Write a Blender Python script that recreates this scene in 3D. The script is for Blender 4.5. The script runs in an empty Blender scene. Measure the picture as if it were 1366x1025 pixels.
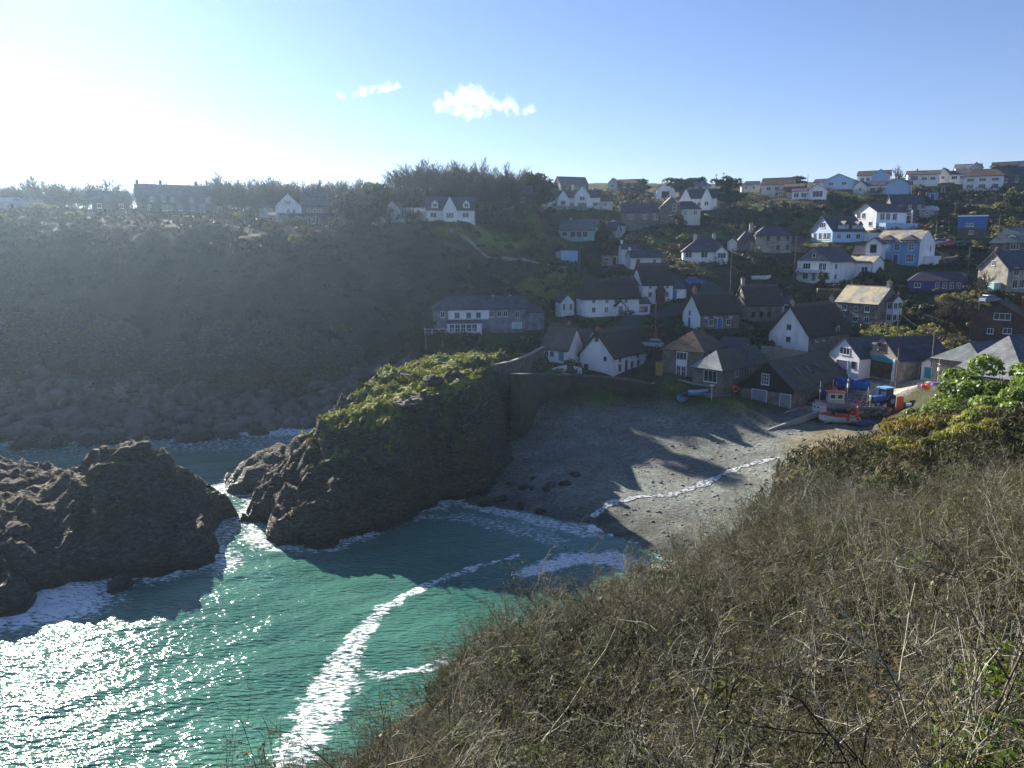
import bpy, math, random
import numpy as np
from mathutils import Vector, Matrix
R = math.radians
S = bpy.context.scene
COL = S.collection
random.seed(7)
rng = np.random.default_rng(7)

# ------------------------------------------------------------ camera
F, CU, CV, PITCH, CAMZ = 1024.0, 683.0, 512.0, R(10), 30.0
cam = bpy.data.objects.new('camera', bpy.data.cameras.new('camera'))
COL.objects.link(cam)
cam.location = (0, 0, CAMZ)
cam.rotation_euler = (R(90) - PITCH, 0, 0)
cam.data.sensor_width = 36
cam.data.lens = 36 * F / 1366
cam.data.clip_start = 0.1
cam.data.clip_end = 20000
S.camera = cam
cp, sp = math.cos(PITCH), math.sin(PITCH)

def P(u, v, Y=None, z=None):
    """the world point seen at a spot of the survey photo, at forward distance Y or at height z"""
    a, d = (u - CU) / F, (v - CV) / F
    dy, dz = cp - d * sp, -sp - d * cp
    s = Y / dy if Y is not None else (z - CAMZ) / dz
    return Vector((a * s, dy * s, CAMZ + dz * s))

def proj(p):
    x, y, z = p[0], p[1], p[2] - CAMZ
    f = y * cp - z * sp
    return CU + F * x / f, CV - F * (y * sp + z * cp) / f

# ------------------------------------------------------------ noise in numpy
_perm = np.random.default_rng(3).permutation(512).astype(np.int64)
_perm = np.concatenate([_perm, _perm, _perm])
_ang = np.random.default_rng(4).random(512) * 2 * np.pi

def pnoise(x, y, seed=0):
    x = np.asarray(x, float) + seed * 17.31; y = np.asarray(y, float) + seed * 9.77
    xi, yi = np.floor(x).astype(np.int64), np.floor(y).astype(np.int64)
    fx, fy = x - xi, y - yi
    def g(ix, iy, dx, dy):
        h = _ang[_perm[(_perm[ix & 511] + (iy & 511))] & 511]
        return np.cos(h) * dx + np.sin(h) * dy
    u = fx * fx * fx * (fx * (fx * 6 - 15) + 10); w = fy * fy * fy * (fy * (fy * 6 - 15) + 10)
    a = g(xi, yi, fx, fy); b = g(xi + 1, yi, fx - 1, fy)
    c = g(xi, yi + 1, fx, fy - 1); d = g(xi + 1, yi + 1, fx - 1, fy - 1)
    return ((a + (b - a) * u) * (1 - w) + (c + (d - c) * u) * w) * 1.5

def fbm(x, y, o=4, seed=0, ridged=False):
    s, a, t = 0, 1.0, 0
    for k in range(o):
        n = pnoise(x * 2 ** k, y * 2 ** k, seed + k)
        if ridged: n = 1 - 2 * np.abs(n)
        s = s + a * n; t += a; a *= .5
    return s / t

def smooth(a, b, x):
    t = np.clip((np.asarray(x, float) - a) / (b - a), 0, 1)
    return t * t * (3 - 2 * t)

class RBF:
    def __init__(self, pts, lam=0.5):
        p = np.array(pts, float)
        self.p = p[:, :2]
        n = len(p)
        K = self.k(self.p, self.p) + np.eye(n) * lam
        Q = np.c_[np.ones(n), self.p]
        A = np.block([[K, Q], [Q.T, np.zeros((3, 3))]])
        self.w = np.linalg.lstsq(A, np.r_[p[:, 2], 0, 0, 0], rcond=None)[0]
    @staticmethod
    def k(a, b):
        d = np.sqrt(((a[:, None, :] - b[None]) ** 2).sum(-1) + 1.0)
        return -d
    def __call__(self, x, y):
        sh = np.shape(x); q = np.c_[np.ravel(x), np.ravel(y)]
        out = np.empty(len(q))
        for i in range(0, len(q), 20000):
            c = q[i:i + 20000]
            out[i:i + 20000] = self.k(c, self.p) @ self.w[:-3] + self.w[-3] + c @ self.w[-2:]
        return out.reshape(sh)

def poly_dist(x, y, poly, closed=True):
    """signed distance to a polygon (positive inside), or plain distance to a polyline"""
    x = np.asarray(x, float); y = np.asarray(y, float)
    n = len(poly); d = np.full(x.shape, 1e9); ins = np.zeros(x.shape, bool)
    for i in range(n if closed else n - 1):
        ax, ay = poly[i][:2]; bx, by = poly[(i + 1) % n][:2]
        ex, ey = bx - ax, by - ay
        t = np.clip(((x - ax) * ex + (y - ay) * ey) / max(ex * ex + ey * ey, 1e-9), 0, 1)
        d = np.minimum(d, np.hypot(x - ax - t * ex, y - ay - t * ey))
        if closed:
            c = (ay > y) != (by > y)
            ins ^= c & (x < ex * (y - ay) / (ey if abs(ey) > 1e-9 else 1e-9) + ax)
    return np.where(ins, d, -d) if closed else d

# ------------------------------------------------------------ objects
def tag(o, label=None, cat=None, group=None, kind=None):
    if label: o['label'] = label
    if cat: o['category'] = cat
    if group: o['group'] = group
    if kind: o['kind'] = kind
    return o

def empty(name, loc, rz=0):
    o = bpy.data.objects.new(name, None)
    o.empty_display_size = .5
    COL.objects.link(o); o.location = loc; o.rotation_euler = (0, 0, rz)
    return o

def link(name, me, parent=None, loc=None, rz=0):
    o = bpy.data.objects.new(name, me); COL.objects.link(o)
    if parent is not None: o.parent = parent
    if loc is not None: o.location = loc
    if rz: o.rotation_euler = (0, 0, rz)
    return o

def copy_tree(o, parent=None):
    c = o.copy(); COL.objects.link(c); c.parent = parent
    for ch in list(o.children): copy_tree(ch, c)
    return c

class MB:
    """collects faces (with a material slot each) and builds one mesh object"""
    def __init__(s): s.v, s.f, s.m, s.mats = [], [], [], []
    def slot(s, m):
        if m not in s.mats: s.mats.append(m)
        return s.mats.index(m)
    def add(s, vs, fs, m, T=None):
        b = len(s.v); k = s.slot(m)
        s.v += [tuple(T @ Vector(q)) if T else tuple(q) for q in vs]
        s.f += [tuple(b + i for i in f) for f in fs]; s.m += [k] * len(fs)
    def box(s, x0, x1, y0, y1, z0, z1, m, T=None):
        s.add([(x0,y0,z0),(x1,y0,z0),(x1,y1,z0),(x0,y1,z0),(x0,y0,z1),(x1,y0,z1),(x1,y1,z1),(x0,y1,z1)],
              [(3,2,1,0),(4,5,6,7),(0,1,5,4),(1,2,6,5),(2,3,7,6),(3,0,4,7)], m, T)
    def tube(s, pts, r, m, n=8, cap=True):
        pts = [Vector(p) for p in pts]
        rr = r if isinstance(r, (list, tuple)) else [r] * len(pts)
        vs, fs = [], []
        for i, p in enumerate(pts):
            t = (pts[min(i + 1, len(pts) - 1)] - pts[max(i - 1, 0)]).normalized()
            a = t.cross(Vector((0, 0, 1)) if abs(t.z) < .9 else Vector((1, 0, 0))).normalized(); b = t.cross(a)
            for k in range(n):
                q = 2 * math.pi * k / n
                vs.append(p + (a * math.cos(q) + b * math.sin(q)) * rr[i])
        for i in range(len(pts) - 1):
            for k in range(n):
                fs.append((i*n+k, i*n+(k+1) % n, (i+1)*n+(k+1) % n, (i+1)*n+k))
        if cap:
            fs.append(tuple(range(n))[::-1]); fs.append(tuple((len(pts)-1)*n + k for k in range(n)))
        s.add(vs, fs, m)
    def ball(s, c, r, m, n=10, k=6, sq=(1, 1, 1)):
        vs = [(c[0], c[1], c[2] - r * sq[2])]; fs = []
        for i in range(1, k):
            a = -math.pi/2 + math.pi * i / k
            for j in range(n):
                q = 2*math.pi*j/n
                vs.append((c[0]+r*sq[0]*math.cos(a)*math.cos(q), c[1]+r*sq[1]*math.cos(a)*math.sin(q), c[2]+r*sq[2]*math.sin(a)))
        vs.append((c[0], c[1], c[2] + r * sq[2]))
        for j in range(n): fs.append((0, 1+(j+1) % n, 1+j))
        for i in range(k-2):
            for j in range(n):
                fs.append((1+i*n+j, 1+i*n+(j+1) % n, 1+(i+1)*n+(j+1) % n, 1+(i+1)*n+j))
        t = len(vs)-1
        for j in range(n): fs.append((t, 1+(k-2)*n+j, 1+(k-2)*n+(j+1) % n))
        s.add(vs, fs, m)
    def mesh(s, name, shade=False):
        me = bpy.data.meshes.new(name)
        me.from_pydata(s.v, [], s.f)
        for m in s.mats: me.materials.append(m)
        me.polygons.foreach_set('material_index', s.m)
        if shade: me.polygons.foreach_set('use_smooth', [True] * len(s.f))
        me.update()
        return me
    def build(s, name, parent=None, loc=None, rz=0, shade=False):
        return link(name, s.mesh(name, shade), parent, loc, rz)

def np_mesh(name, V, Fq, mat, cols=None, smooth_=True, attrs=None):
    """mesh from arrays: V (n,3), Fq (m,4) or (m,3); cols (n,3) per vertex colours"""
    V = np.asarray(V, np.float32); Fq = np.asarray(Fq, np.int32); k = Fq.shape[1]; m = len(Fq)
    me = bpy.data.meshes.new(name)
    me.vertices.add(len(V)); me.vertices.foreach_set('co', V.ravel())
    me.loops.add(m * k); me.loops.foreach_set('vertex_index', Fq.ravel())
    me.polygons.add(m)
    me.polygons.foreach_set('loop_start', np.arange(m, dtype=np.int32) * k)
    me.polygons.foreach_set('loop_total', np.full(m, k, np.int32))
    if smooth_: me.polygons.foreach_set('use_smooth', np.ones(m, bool))
    me.materials.append(mat)
    if cols is not None:
        a = me.color_attributes.new('Col', 'FLOAT_COLOR', 'POINT')
        a.data.foreach_set('color', np.c_[cols, np.ones(len(cols))].astype(np.float32).ravel())
    for nm, arr in (attrs or {}).items():
        a = me.attributes.new(nm, 'FLOAT', 'POINT')
        a.data.foreach_set('value', np.asarray(arr, np.float32).ravel())
    me.update(calc_edges=True)
    return me

def grid_faces(ny, nx):
    i = np.arange(ny * nx).reshape(ny, nx)
    return np.stack([i[:-1, :-1], i[:-1, 1:], i[1:, 1:], i[1:, :-1]], -1).reshape(-1, 4)

# ------------------------------------------------------------ materials
def newmat(name):
    m = bpy.data.materials.new(name); m.use_nodes = True
    nt = m.node_tree
    return m, nt, nt.nodes, nt.links, nt.nodes['Principled BSDF']

def noise_node(nt, scale, detail=4, rough=.55, vec=None, stretch=None):
    N, L = nt.nodes, nt.links
    n = N.new('ShaderNodeTexNoise'); n.inputs['Scale'].default_value = scale
    n.inputs['Detail'].default_value = detail; n.inputs['Roughness'].default_value = rough
    if vec is None:
        vec = N.new('ShaderNodeNewGeometry').outputs['Position']
    if stretch:
        mp = N.new('ShaderNodeMapping'); mp.inputs['Scale'].default_value = stretch[0]
        mp.inputs['Rotation'].default_value = stretch[1]
        L.new(vec, mp.inputs['Vector']); vec = mp.outputs['Vector']
    L.new(vec, n.inputs['Vector'])
    return n

def ramp(nt, src, stops):
    r = nt.nodes.new('ShaderNodeValToRGB')
    e = r.color_ramp.elements
    while len(e) < len(stops): e.new(.5)
    for q, (p, c) in zip(e, stops):
        q.position = p; q.color = (*c, 1) if len(c) == 3 else c
    nt.links.new(src, r.inputs['Fac'])
    return r

def mixc(nt, fac, a, b, mode='MIX'):
    m = nt.nodes.new('ShaderNodeMix'); m.data_type = 'RGBA'; m.blend_type = mode
    for sock, val in ((m.inputs[0], fac), (m.inputs[6], a), (m.inputs[7], b)):
        if hasattr(val, 'node'): nt.links.new(val, sock)
        elif isinstance(val, (int, float)): sock.default_value = val
        else: sock.default_value = (*val, 1)
    return m.outputs[2]

_M = {}
def M(name, c1, c2=None, scale=1.0, rough=.8, bump=0.0, bscale=None, detail=5, stretch=None, trans=0, lo=.35, hi=.65, spec=.3, metal=0):
    """plain procedural material: two tones mixed by world noise, optional bump and translucency"""
    if name in _M: return _M[name]
    m, nt, N, L, b = newmat(name)
    c2 = c2 or tuple(x * .75 for x in c1)
    n = noise_node(nt, scale, detail, stretch=stretch)
    r = ramp(nt, n.outputs['Fac'], [(lo, c1), (hi, c2)])
    col = r.outputs['Color']
    L.new(col, b.inputs['Base Color'])
    b.inputs['Roughness'].default_value = rough; b.inputs['Metallic'].default_value = metal
    b.inputs['Specular IOR Level'].default_value = spec
    if bump:
        n2 = noise_node(nt, bscale or scale * 6, 4, stretch=stretch)
        bp = N.new('ShaderNodeBump'); bp.inputs['Strength'].default_value = min(1, bump); bp.inputs['Distance'].default_value = .1 * max(1, bump)
        L.new(n2.outputs['Fac'], bp.inputs['Height']); L.new(bp.outputs['Normal'], b.inputs['Normal'])
    if trans:
        t = N.new('ShaderNodeBsdfTranslucent'); L.new(col, t.inputs['Color'])
        mx = N.new('ShaderNodeMixShader'); mx.inputs[0].default_value = trans
        L.new(b.outputs[0], mx.inputs[1]); L.new(t.outputs[0], mx.inputs[2])
        L.new(mx.outputs[0], N['Material Output'].inputs['Surface'])
    _M[name] = m
    return m

def leafmat(name, c1, c2, trans=.35, var=.5, rough=.6, attr=False):
    """foliage: two tones by fine noise, brightness varies from plant to plant, lets light through"""
    if name in _M: return _M[name]
    m, nt, N, L, b = newmat(name)
    n = noise_node(nt, 1.3, 3)
    r = ramp(nt, n.outputs['Fac'], [(.35, c1), (.68, c2)])
    oi = N.new('ShaderNodeObjectInfo')
    mr = N.new('ShaderNodeMapRange'); mr.inputs['To Min'].default_value = 1 - var; mr.inputs['To Max'].default_value = 1 + var
    L.new(oi.outputs['Random'], mr.inputs['Value'])
    col = mixc(nt, 1.0, r.outputs['Color'], mr.outputs[0], 'MULTIPLY')
    if attr:
        at = N.new('ShaderNodeAttribute'); at.attribute_name = 'Col'
        col = mixc(nt, 1.0, at.outputs['Color'], ramp(nt, n.outputs['Fac'], [(.3, (.75,)*3), (.7, (1.3,)*3)]).outputs['Color'], 'MULTIPLY')
    L.new(col, b.inputs['Base Color']); b.inputs['Roughness'].default_value = rough
    b.inputs['Specular IOR Level'].default_value = .25
    t = N.new('ShaderNodeBsdfTranslucent'); L.new(col, t.inputs['Color'])
    mx = N.new('ShaderNodeMixShader'); mx.inputs[0].default_value = trans
    L.new(b.outputs[0], mx.inputs[1]); L.new(t.outputs[0], mx.inputs[2])
    L.new(mx.outputs[0], N['Material Output'].inputs['Surface'])
    _M[name] = m
    return m

def brick_like(name, c1, c2, mortar, bw, bh, rough=.85, bump=.4, blot=None):
    """coursed stone or slates, laid out in the object's own metres (generated from world position by face direction)"""
    if name in _M: return _M[name]
    m, nt, N, L, b = newmat(name)
    tc = N.new('ShaderNodeTexCoord'); sx = N.new('ShaderNodeSeparateXYZ'); L.new(tc.outputs['Object'], sx.inputs[0])
    ad = N.new('ShaderNodeMath'); ad.operation = 'ADD'
    L.new(sx.outputs['X'], ad.inputs[0]); L.new(sx.outputs['Y'], ad.inputs[1])
    cb = N.new('ShaderNodeCombineXYZ'); L.new(ad.outputs[0], cb.inputs['X']); L.new(sx.outputs['Z'], cb.inputs['Y'])
    br = N.new('ShaderNodeTexBrick'); L.new(cb.outputs[0], br.inputs['Vector'])
    br.inputs['Scale'].default_value = 1; br.inputs['Brick Width'].default_value = bw; br.inputs['Row Height'].default_value = bh
    br.inputs['Mortar Size'].default_value = .015; br.inputs['Color1'].default_value = (*c1, 1)
    br.inputs['Color2'].default_value = (*c2, 1); br.inputs['Mortar'].default_value = (*mortar, 1)
    n = noise_node(nt, .9, 6)
    col = mixc(nt, 1, br.outputs['Color'], ramp(nt, n.outputs['Fac'], [(.3, (.6,)*3), (.7, (1.35,)*3)]).outputs['Color'], 'MULTIPLY')
    if blot:
        n3 = noise_node(nt, .5, 6)
        col = mixc(nt, ramp(nt, n3.outputs['Fac'], [(.48, (0,)*3), (.62, (1,)*3)]).outputs['Color'], col, blot)
    L.new(col, b.inputs['Base Color']); b.inputs['Roughness'].default_value = rough
    b.inputs['Specular IOR Level'].default_value = .3
    n2 = noise_node(nt, 9, 3)
    bp = N.new('ShaderNodeBump'); bp.inputs['Strength'].default_value = bump; bp.inputs['Distance'].default_value = .08
    L.new(n2.outputs['Fac'], bp.inputs['Height']); L.new(bp.outputs['Normal'], b.inputs['Normal'])
    _M[name] = m
    return m

white = M('white_render', (.88, .88, .87), (.68, .68, .66), .55, .85, .25, 4, 7, stretch=((1.4, 1.4, .5), (0, 0, 0)), lo=.42, hi=.74)
cream = M('cream_render', (.72, .69, .6), (.6, .57, .5), .7, .85, .2, 4)
palegrey = M('pale_grey_render', (.5, .5, .48), (.4, .4, .39), .7, .85, .2, 4)
bluewash = M('blue_wash', (.2, .36, .62), (.16, .3, .53), .7, .8, .2, 4)
skyblue = M('sky_blue_paint', (.4, .58, .78), (.33, .5, .7), .7, .7)
aqua = M('aqua_paint', (.4, .62, .6), (.33, .54, .53), .7, .75, .2, 4)
navy = M('purple_paint', (.09, .07, .25), (.07, .055, .19), .8, .7)
cladblue = M('bright_blue_cladding', (.05, .16, .45), (.045, .13, .38), .8, .6)
stone = brick_like('rubble_stone', (.24, .2, .17), (.15, .13, .115), (.2, .18, .155), .55, .28)
stonelight = brick_like('pale_stone', (.4, .36, .3), (.28, .25, .21), (.36, .33, .29), .6, .3)
stonedark = brick_like('dark_stone', (.13, .115, .105), (.085, .075, .07), (.12, .11, .1), .5, .25)
slatehung = brick_like('slate_hanging', (.24, .27, .31), (.19, .21, .25), (.12, .13, .145), .4, .2)
brownhung = brick_like('brown_tile_hanging', (.14, .085, .06), (.1, .06, .045), (.06, .04, .03), .4, .2)
slate = brick_like('slate_roof', (.085, .095, .125), (.06, .068, .09), (.04, .045, .055), .45, .22, .55)
slatepurple = brick_like('purple_slate_roof', (.085, .07, .1), (.06, .05, .075), (.035, .03, .04), .45, .22, .6)
slatelichen_sunlit = brick_like('lichened_and_sunlit_slate_roof', (.33, .31, .26), (.24, .23, .2), (.17, .16, .14), .5, .25, .8, .4, (.42, .36, .22))  # lichened slates; also roof slopes painted pale as sunlit
slategreen = brick_like('mossy_slate_roof', (.085, .085, .08), (.06, .062, .06), (.035, .035, .035), .5, .22, .7, .4, (.085, .085, .04))
slatesunlit = brick_like('sunlit_slate_roof', (.3, .31, .31), (.24, .25, .25), (.17, .18, .18), .5, .25, .5)  # paler slate for hip ends, with the sunlight put into the colour
slategreygreen = brick_like('grey_green_slate_roof', (.2, .23, .22), (.15, .175, .17), (.1, .11, .11), .45, .22, .6)
browntile = brick_like('brown_tile_roof', (.15, .095, .065), (.11, .07, .05), (.06, .04, .03), .4, .25, .8)
whiteroof = M('pale_felt_roof', (.5, .5, .48), (.4, .4, .39), 1.2, .8)
thatch = M('old_thatch', (.072, .058, .05), (.045, .037, .034), 1.5, .95, .9, 9, stretch=((1, 1, .25), (0, 0, 0)))
thatchgrey = M('weathered_grey_thatch', (.17, .155, .13), (.1, .09, .075), 1.2, .95, .9, 9, stretch=((1, 1, .25), (0, 0, 0)))
thatchridge = M('thatch_ridge', (.12, .1, .085), (.08, .065, .055), 3, .95, .6)
frame_w = M('white_window_frame', (.75, .76, .76), (.68, .69, .7), 2, .5)
blackwood = M('tarred_boards', (.022, .019, .017), (.014, .012, .011), 2, .75, .4, 8, stretch=((6, 6, .3), (0, 0, 0)))
darkwood = M('dark_timber', (.06, .042, .03), (.04, .028, .02), 2, .8, .3)
paleconc = M('pale_concrete', (.4, .38, .34), (.3, .285, .26), .6, .9, .3, 5)
brick = M('red_brick', (.24, .1, .065), (.17, .075, .05), 3, .85, .3)
turq = M('turquoise_paint', (.02, .33, .36), (.018, .28, .31), 1, .5)
bluepaint = M('blue_door_paint', (.06, .16, .42), (.05, .13, .36), 2, .45)
greypaint = M('grey_blue_paint', (.22, .27, .34), (.17, .21, .27), 1, .6)
metal = M('galvanised_metal', (.45, .46, .47), (.36, .37, .38), 3, .45, metal=.6)
polewood = M('weathered_pole', (.2, .16, .12), (.13, .105, .08), 3, .9, .4, 12, stretch=((4, 4, .3), (0, 0, 0)))
rubber = M('black_rubber', (.02, .02, .021), (.014, .014, .015), 4, .8)
redp = M('red_paint', (.55, .04, .03), (.46, .032, .026), 2, .45)
orangep = M('orange_plastic', (.75, .14, .03), (.65, .11, .025), 3, .5)
pinkp = M('pink_buoy_plastic', (.75, .08, .22), (.65, .07, .18), 3, .45)
yellowp = M('yellow_paint', (.6, .42, .03), (.5, .34, .03), 2, .5)
bluep = M('blue_gloss_paint', (.03, .14, .48), (.025, .11, .4), 2, .35)
lblue = M('light_blue_paint', (.16, .42, .68), (.13, .36, .6), 2, .45)
darkblue = M('dark_blue_fabric', (.03, .035, .16), (.022, .027, .12), 3, .8, .3)
greyhull = M('white_hull_paint', (.72, .74, .75), (.62, .64, .65), 1.4, .35)
rope = M('pot_netting', (.22, .2, .17), (.08, .075, .07), 6, .9)
def glassmat():
    m, nt, N, L, b = newmat('window_glass')
    b.inputs['Base Color'].default_value = (.018, .024, .034, 1); b.inputs['Roughness'].default_value = .08
    b.inputs['Specular IOR Level'].default_value = .6
    return m
glass = glassmat()
# ------------------------------------------------------------ houses
CTRL = []          # ground control points (x, y, z) gathered while building
FOOT = []          # footprints (x, y, radius) kept free of plants
REFS = []          # (x, y, phrase) for naming plants by what they stand beside
_win = {}

def win_mesh(w, h, nv, nh, fm):
    k = (round(w, 2), round(h, 2), nv, nh, fm.name)
    if k not in _win:
        b = MB(); t = .09
        b.box(-w/2, w/2, -.05, .0, 0, t, fm); b.box(-w/2, w/2, -.05, .0, h - t, h, fm)
        b.box(-w/2, -w/2 + t, -.048, .0, t, h - t, fm); b.box(w/2 - t, w/2, -.048, .0, t, h - t, fm)
        for i in range(1, nv): x = -w/2 + w*i/nv; b.box(x - .035, x + .035, -.044, 0, t, h - t, fm)
        for i in range(1, nh): z = h*i/nh; b.box(-w/2 + t, w/2 - t, -.04, 0, z - .03, z + .03, fm)
        b.box(-w/2 - .06, w/2 + .06, -.1, .0, -.08, 0, fm)
        b.box(-w/2 + t, w/2 - t, -.025, .01, t, h - t, glass)
        _win[k] = b.mesh('window')
    return _win[k]

class House:
    def __init__(s, label, ref, u, v, Y, yaw=0, name='house', cat='house', group=None, ctrl=True):
        p = P(u, v, Y); s.p, s.yaw, s.Y = p, R(yaw) - math.atan2(p.x, p.y), Y   # yaw is measured from facing the viewpoint
        s.root = empty(name, p, s.yaw); tag(s.root, label, cat, group)
        s.b = []; s.ctrl = ctrl; s.ref = ref; s.roofs = []
        if ref: REFS.append((p.x, p.y, ref))
    def w(s, x, y, z=0):
        c, q = math.cos(s.yaw), math.sin(s.yaw)
        return (s.p.x + c*x - q*y, s.p.y + q*x + c*y, s.p.z + z)
    def block(s, x0, x1, y0, y1, eave, rise, axis='x', wall=None, roof=None, ov=.3, th=.14, il=0, ir=0, z0=0, kind='gable', base=None, og=None, wn='wall', rn='roof'):
        wall = wall or white; roof = roof or slate
        base = (-3.0 if z0 == 0 else 0) if base is None else base
        og = ov if og is None else og
        sw = (lambda a, b_, c: (a, b_, c)) if axis == 'x' else (lambda a, b_, c: (b_, a, c))
        X0, X1, Y0, Y1 = (x0, x1, y0, y1) if axis == 'x' else (y0, y1, x0, x1)
        yc = (Y0 + Y1)/2; zb, ze = z0 + base, z0 + eave
        m = MB(); fl = axis != 'x'
        def add(mb, vs, fs, mt):
            mb.add([sw(*q) for q in vs], [f[::-1] if fl else f for f in fs], mt)
        vs = [(X0,Y0,zb),(X1,Y0,zb),(X1,Y1,zb),(X0,Y1,zb),(X0,Y0,ze),(X1,Y0,ze),(X1,Y1,ze),(X0,Y1,ze)]
        fs = [(3,2,1,0),(0,1,5,4),(2,3,7,6),(1,2,6,5),(3,0,4,7)]
        if kind == 'gable':
            if not ir: vs.append((X1, yc, ze + rise + .02)); fs.append((5,6,len(vs)-1))
            if not il: vs.append((X0, yc, ze + rise + .02)); fs.append((7,4,len(vs)-1))
        elif kind == 'mono':   # high at Y1
            vs[6] = (X1,Y1,ze+rise); vs[7] = (X0,Y1,ze+rise)
        else: fs.append((4,5,6,7))
        add(m, vs, fs, wall)
        wo = m.build(wn, s.root)
        r = MB()
        if kind == 'gable':
            sl = rise/max(yc - Y0, .1); d = ov*sl
            tl = [(X0-(ov if il else og),Y0-ov,ze-d+th),(X1+(ov if ir else og),Y0-ov,ze-d+th),(X1+(ov if ir else og),Y1+ov,ze-d+th),(X0-(ov if il else og),Y1+ov,ze-d+th),
                  (X0+il if il else X0-og, yc, ze+rise+th),(X1-ir if ir else X1+og, yc, ze+rise+th)]
            lo = [(a, b_, c-th) for a, b_, c in tl]
            top = [(0,1,5,4),(2,3,4,5)] + ([(3,0,4)] if il else []) + ([(1,2,5)] if ir else [])
            fs = top + [tuple(i+6 for i in f[::-1]) for f in top]
            def rim(i, j): fs.append((i+6, j+6, j, i))
            rim(0,1); rim(2,3)
            if il: rim(3,0)
            else: rim(4,0); rim(3,4)
            if ir: rim(1,2)
            else: rim(1,5); rim(5,2)
            add(r, tl + lo, fs, roof)
        elif kind == 'mono':
            sl = rise/(Y1-Y0)
            tl = [(X0-og,Y0-ov,ze-ov*sl+th),(X1+og,Y0-ov,ze-ov*sl+th),(X1+og,Y1+.05,ze+rise+th),(X0-og,Y1+.05,ze+rise+th)]
            lo = [(a,b_,c-th) for a,b_,c in tl]
            add(r, tl+lo, [(0,1,2,3),(7,6,5,4),(4,5,1,0),(5,6,2,1),(6,7,3,2),(7,4,0,3)], roof)
        else:
            add(r, [(X0-ov,Y0-ov,ze),(X1+ov,Y0-ov,ze),(X1+ov,Y1+ov,ze),(X0-ov,Y1+ov,ze),(X0-ov,Y0-ov,ze+.2),(X1+ov,Y0-ov,ze+.2),(X1+ov,Y1+ov,ze+.2),(X0-ov,Y1+ov,ze+.2)],
                [(3,2,1,0),(4,5,6,7),(0,1,5,4),(1,2,6,5),(2,3,7,6),(3,0,4,7)], roof)
        ro = r.build(rn, s.root); s.roofs.append(ro)
        if kind == 'gable' and roof in (thatch, thatchgrey):
            c = MB(); a0 = X0+il if il else X0-og; a1 = X1-ir if ir else X1+og
            n = 12; vs2, fs2 = [], []
            for k in range(n+1):
                x = a0 + (a1-a0)*k/n
                e = .38 + .1*(k % 2)
                zt = ze+rise+th
                vs2 += [(x, yc-e, zt-e*sl+.03),(x, yc, zt+.12),(x, yc+e, zt-e*sl+.03)]
            for k in range(n):
                for q in (0, 1):
                    fs2.append((3*k+q, 3*k+3+q, 3*k+4+q, 3*k+1+q))
            add(c, vs2, fs2, thatchridge); c.build('ridge_cap', ro)
        elif kind == 'gable':
            c = MB(); a0 = X0+il if il else X0-og; a1 = X1-ir if ir else X1+og
            zt = ze+rise+th
            add(c, [(a0,yc-.14,zt-.14*sl+.02),(a1,yc-.14,zt-.14*sl+.02),(a1,yc,zt+.07),(a0,yc,zt+.07),(a1,yc+.14,zt-.14*sl+.02),(a0,yc+.14,zt-.14*sl+.02)],
                [(0,1,2,3),(3,2,4,5)], M('ridge_tiles', (.12,.1,.1), (.09,.075,.075), 2)); c.build('ridge_tiles', ro)
        if kind == 'gable' and s.Y < 205 and roof not in (thatch, thatchgrey):
            gm = M('gutter_grey', (.09, .09, .095), (.06, .06, .065), 2, .5); gb = MB(); sl_ = rise/max(yc - Y0, .1); zg = ze - ov*sl_
            for yy in (Y0 - ov - .09, Y1 + ov + .01): add(gb, [(X0,yy,zg-.02),(X1,yy,zg-.02),(X1,yy+.08,zg-.02),(X0,yy+.08,zg-.02),(X0,yy,zg+.07),(X1,yy,zg+.07),(X1,yy+.08,zg+.07),(X0,yy+.08,zg+.07)], [(3,2,1,0),(4,5,6,7),(0,1,5,4),(1,2,6,5),(2,3,7,6),(3,0,4,7)], gm)
            gb.build('gutter', ro)
            if z0 == 0 and eave > 2:
                dp = MB(); q = [sw(X1 - .12, Y0 - .07, zz) for zz in (-.4, ze - .05)]; dp.tube(q, .045, gm, 6); dp.build('downpipe', s.root)
        s.b.append((x0, x1, y0, y1))
        if s.ctrl and z0 == 0 and (x1-x0)*(y1-y0) > 5:
            for x, y in ((x0,y0),(x1,y0),(x1,y1),(x0,y1)):
                q = s.w(x, y); CTRL.append((q[0], q[1], s.p.z - .1))
        q = s.w((x0+x1)/2, (y0+y1)/2); FOOT.append((q[0], q[1], math.hypot(x1-x0, y1-y0)/2 + .2))
        q = s.w((x0+x1)/2, y0 - 3); FOOT.append((q[0], q[1], min(6, (x1-x0)*.45)))
        return ro
    def win(s, face, at, z, w=1.0, h=1.2, nv=2, nh=1, bi=0, fm=None, d=0):
        x0, x1, y0, y1 = s.b[bi]; fm = fm or frame_w
        me = win_mesh(w, h, nv, nh, fm)
        loc, rz = {'f': ((at, y0 - .005 - d, z), 0), 'r': ((x1 + .005 + d, at, z), R(90)), 'l': ((x0 - .005 - d, at, z), R(-90)), 'b': ((at, y1 + .005, z), R(180))}[face]
        return link('window', me, s.root, loc, rz)
    def wins(s, face, ats, z, **k):
        for a in ats: s.win(face, a, z, **k)
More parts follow.
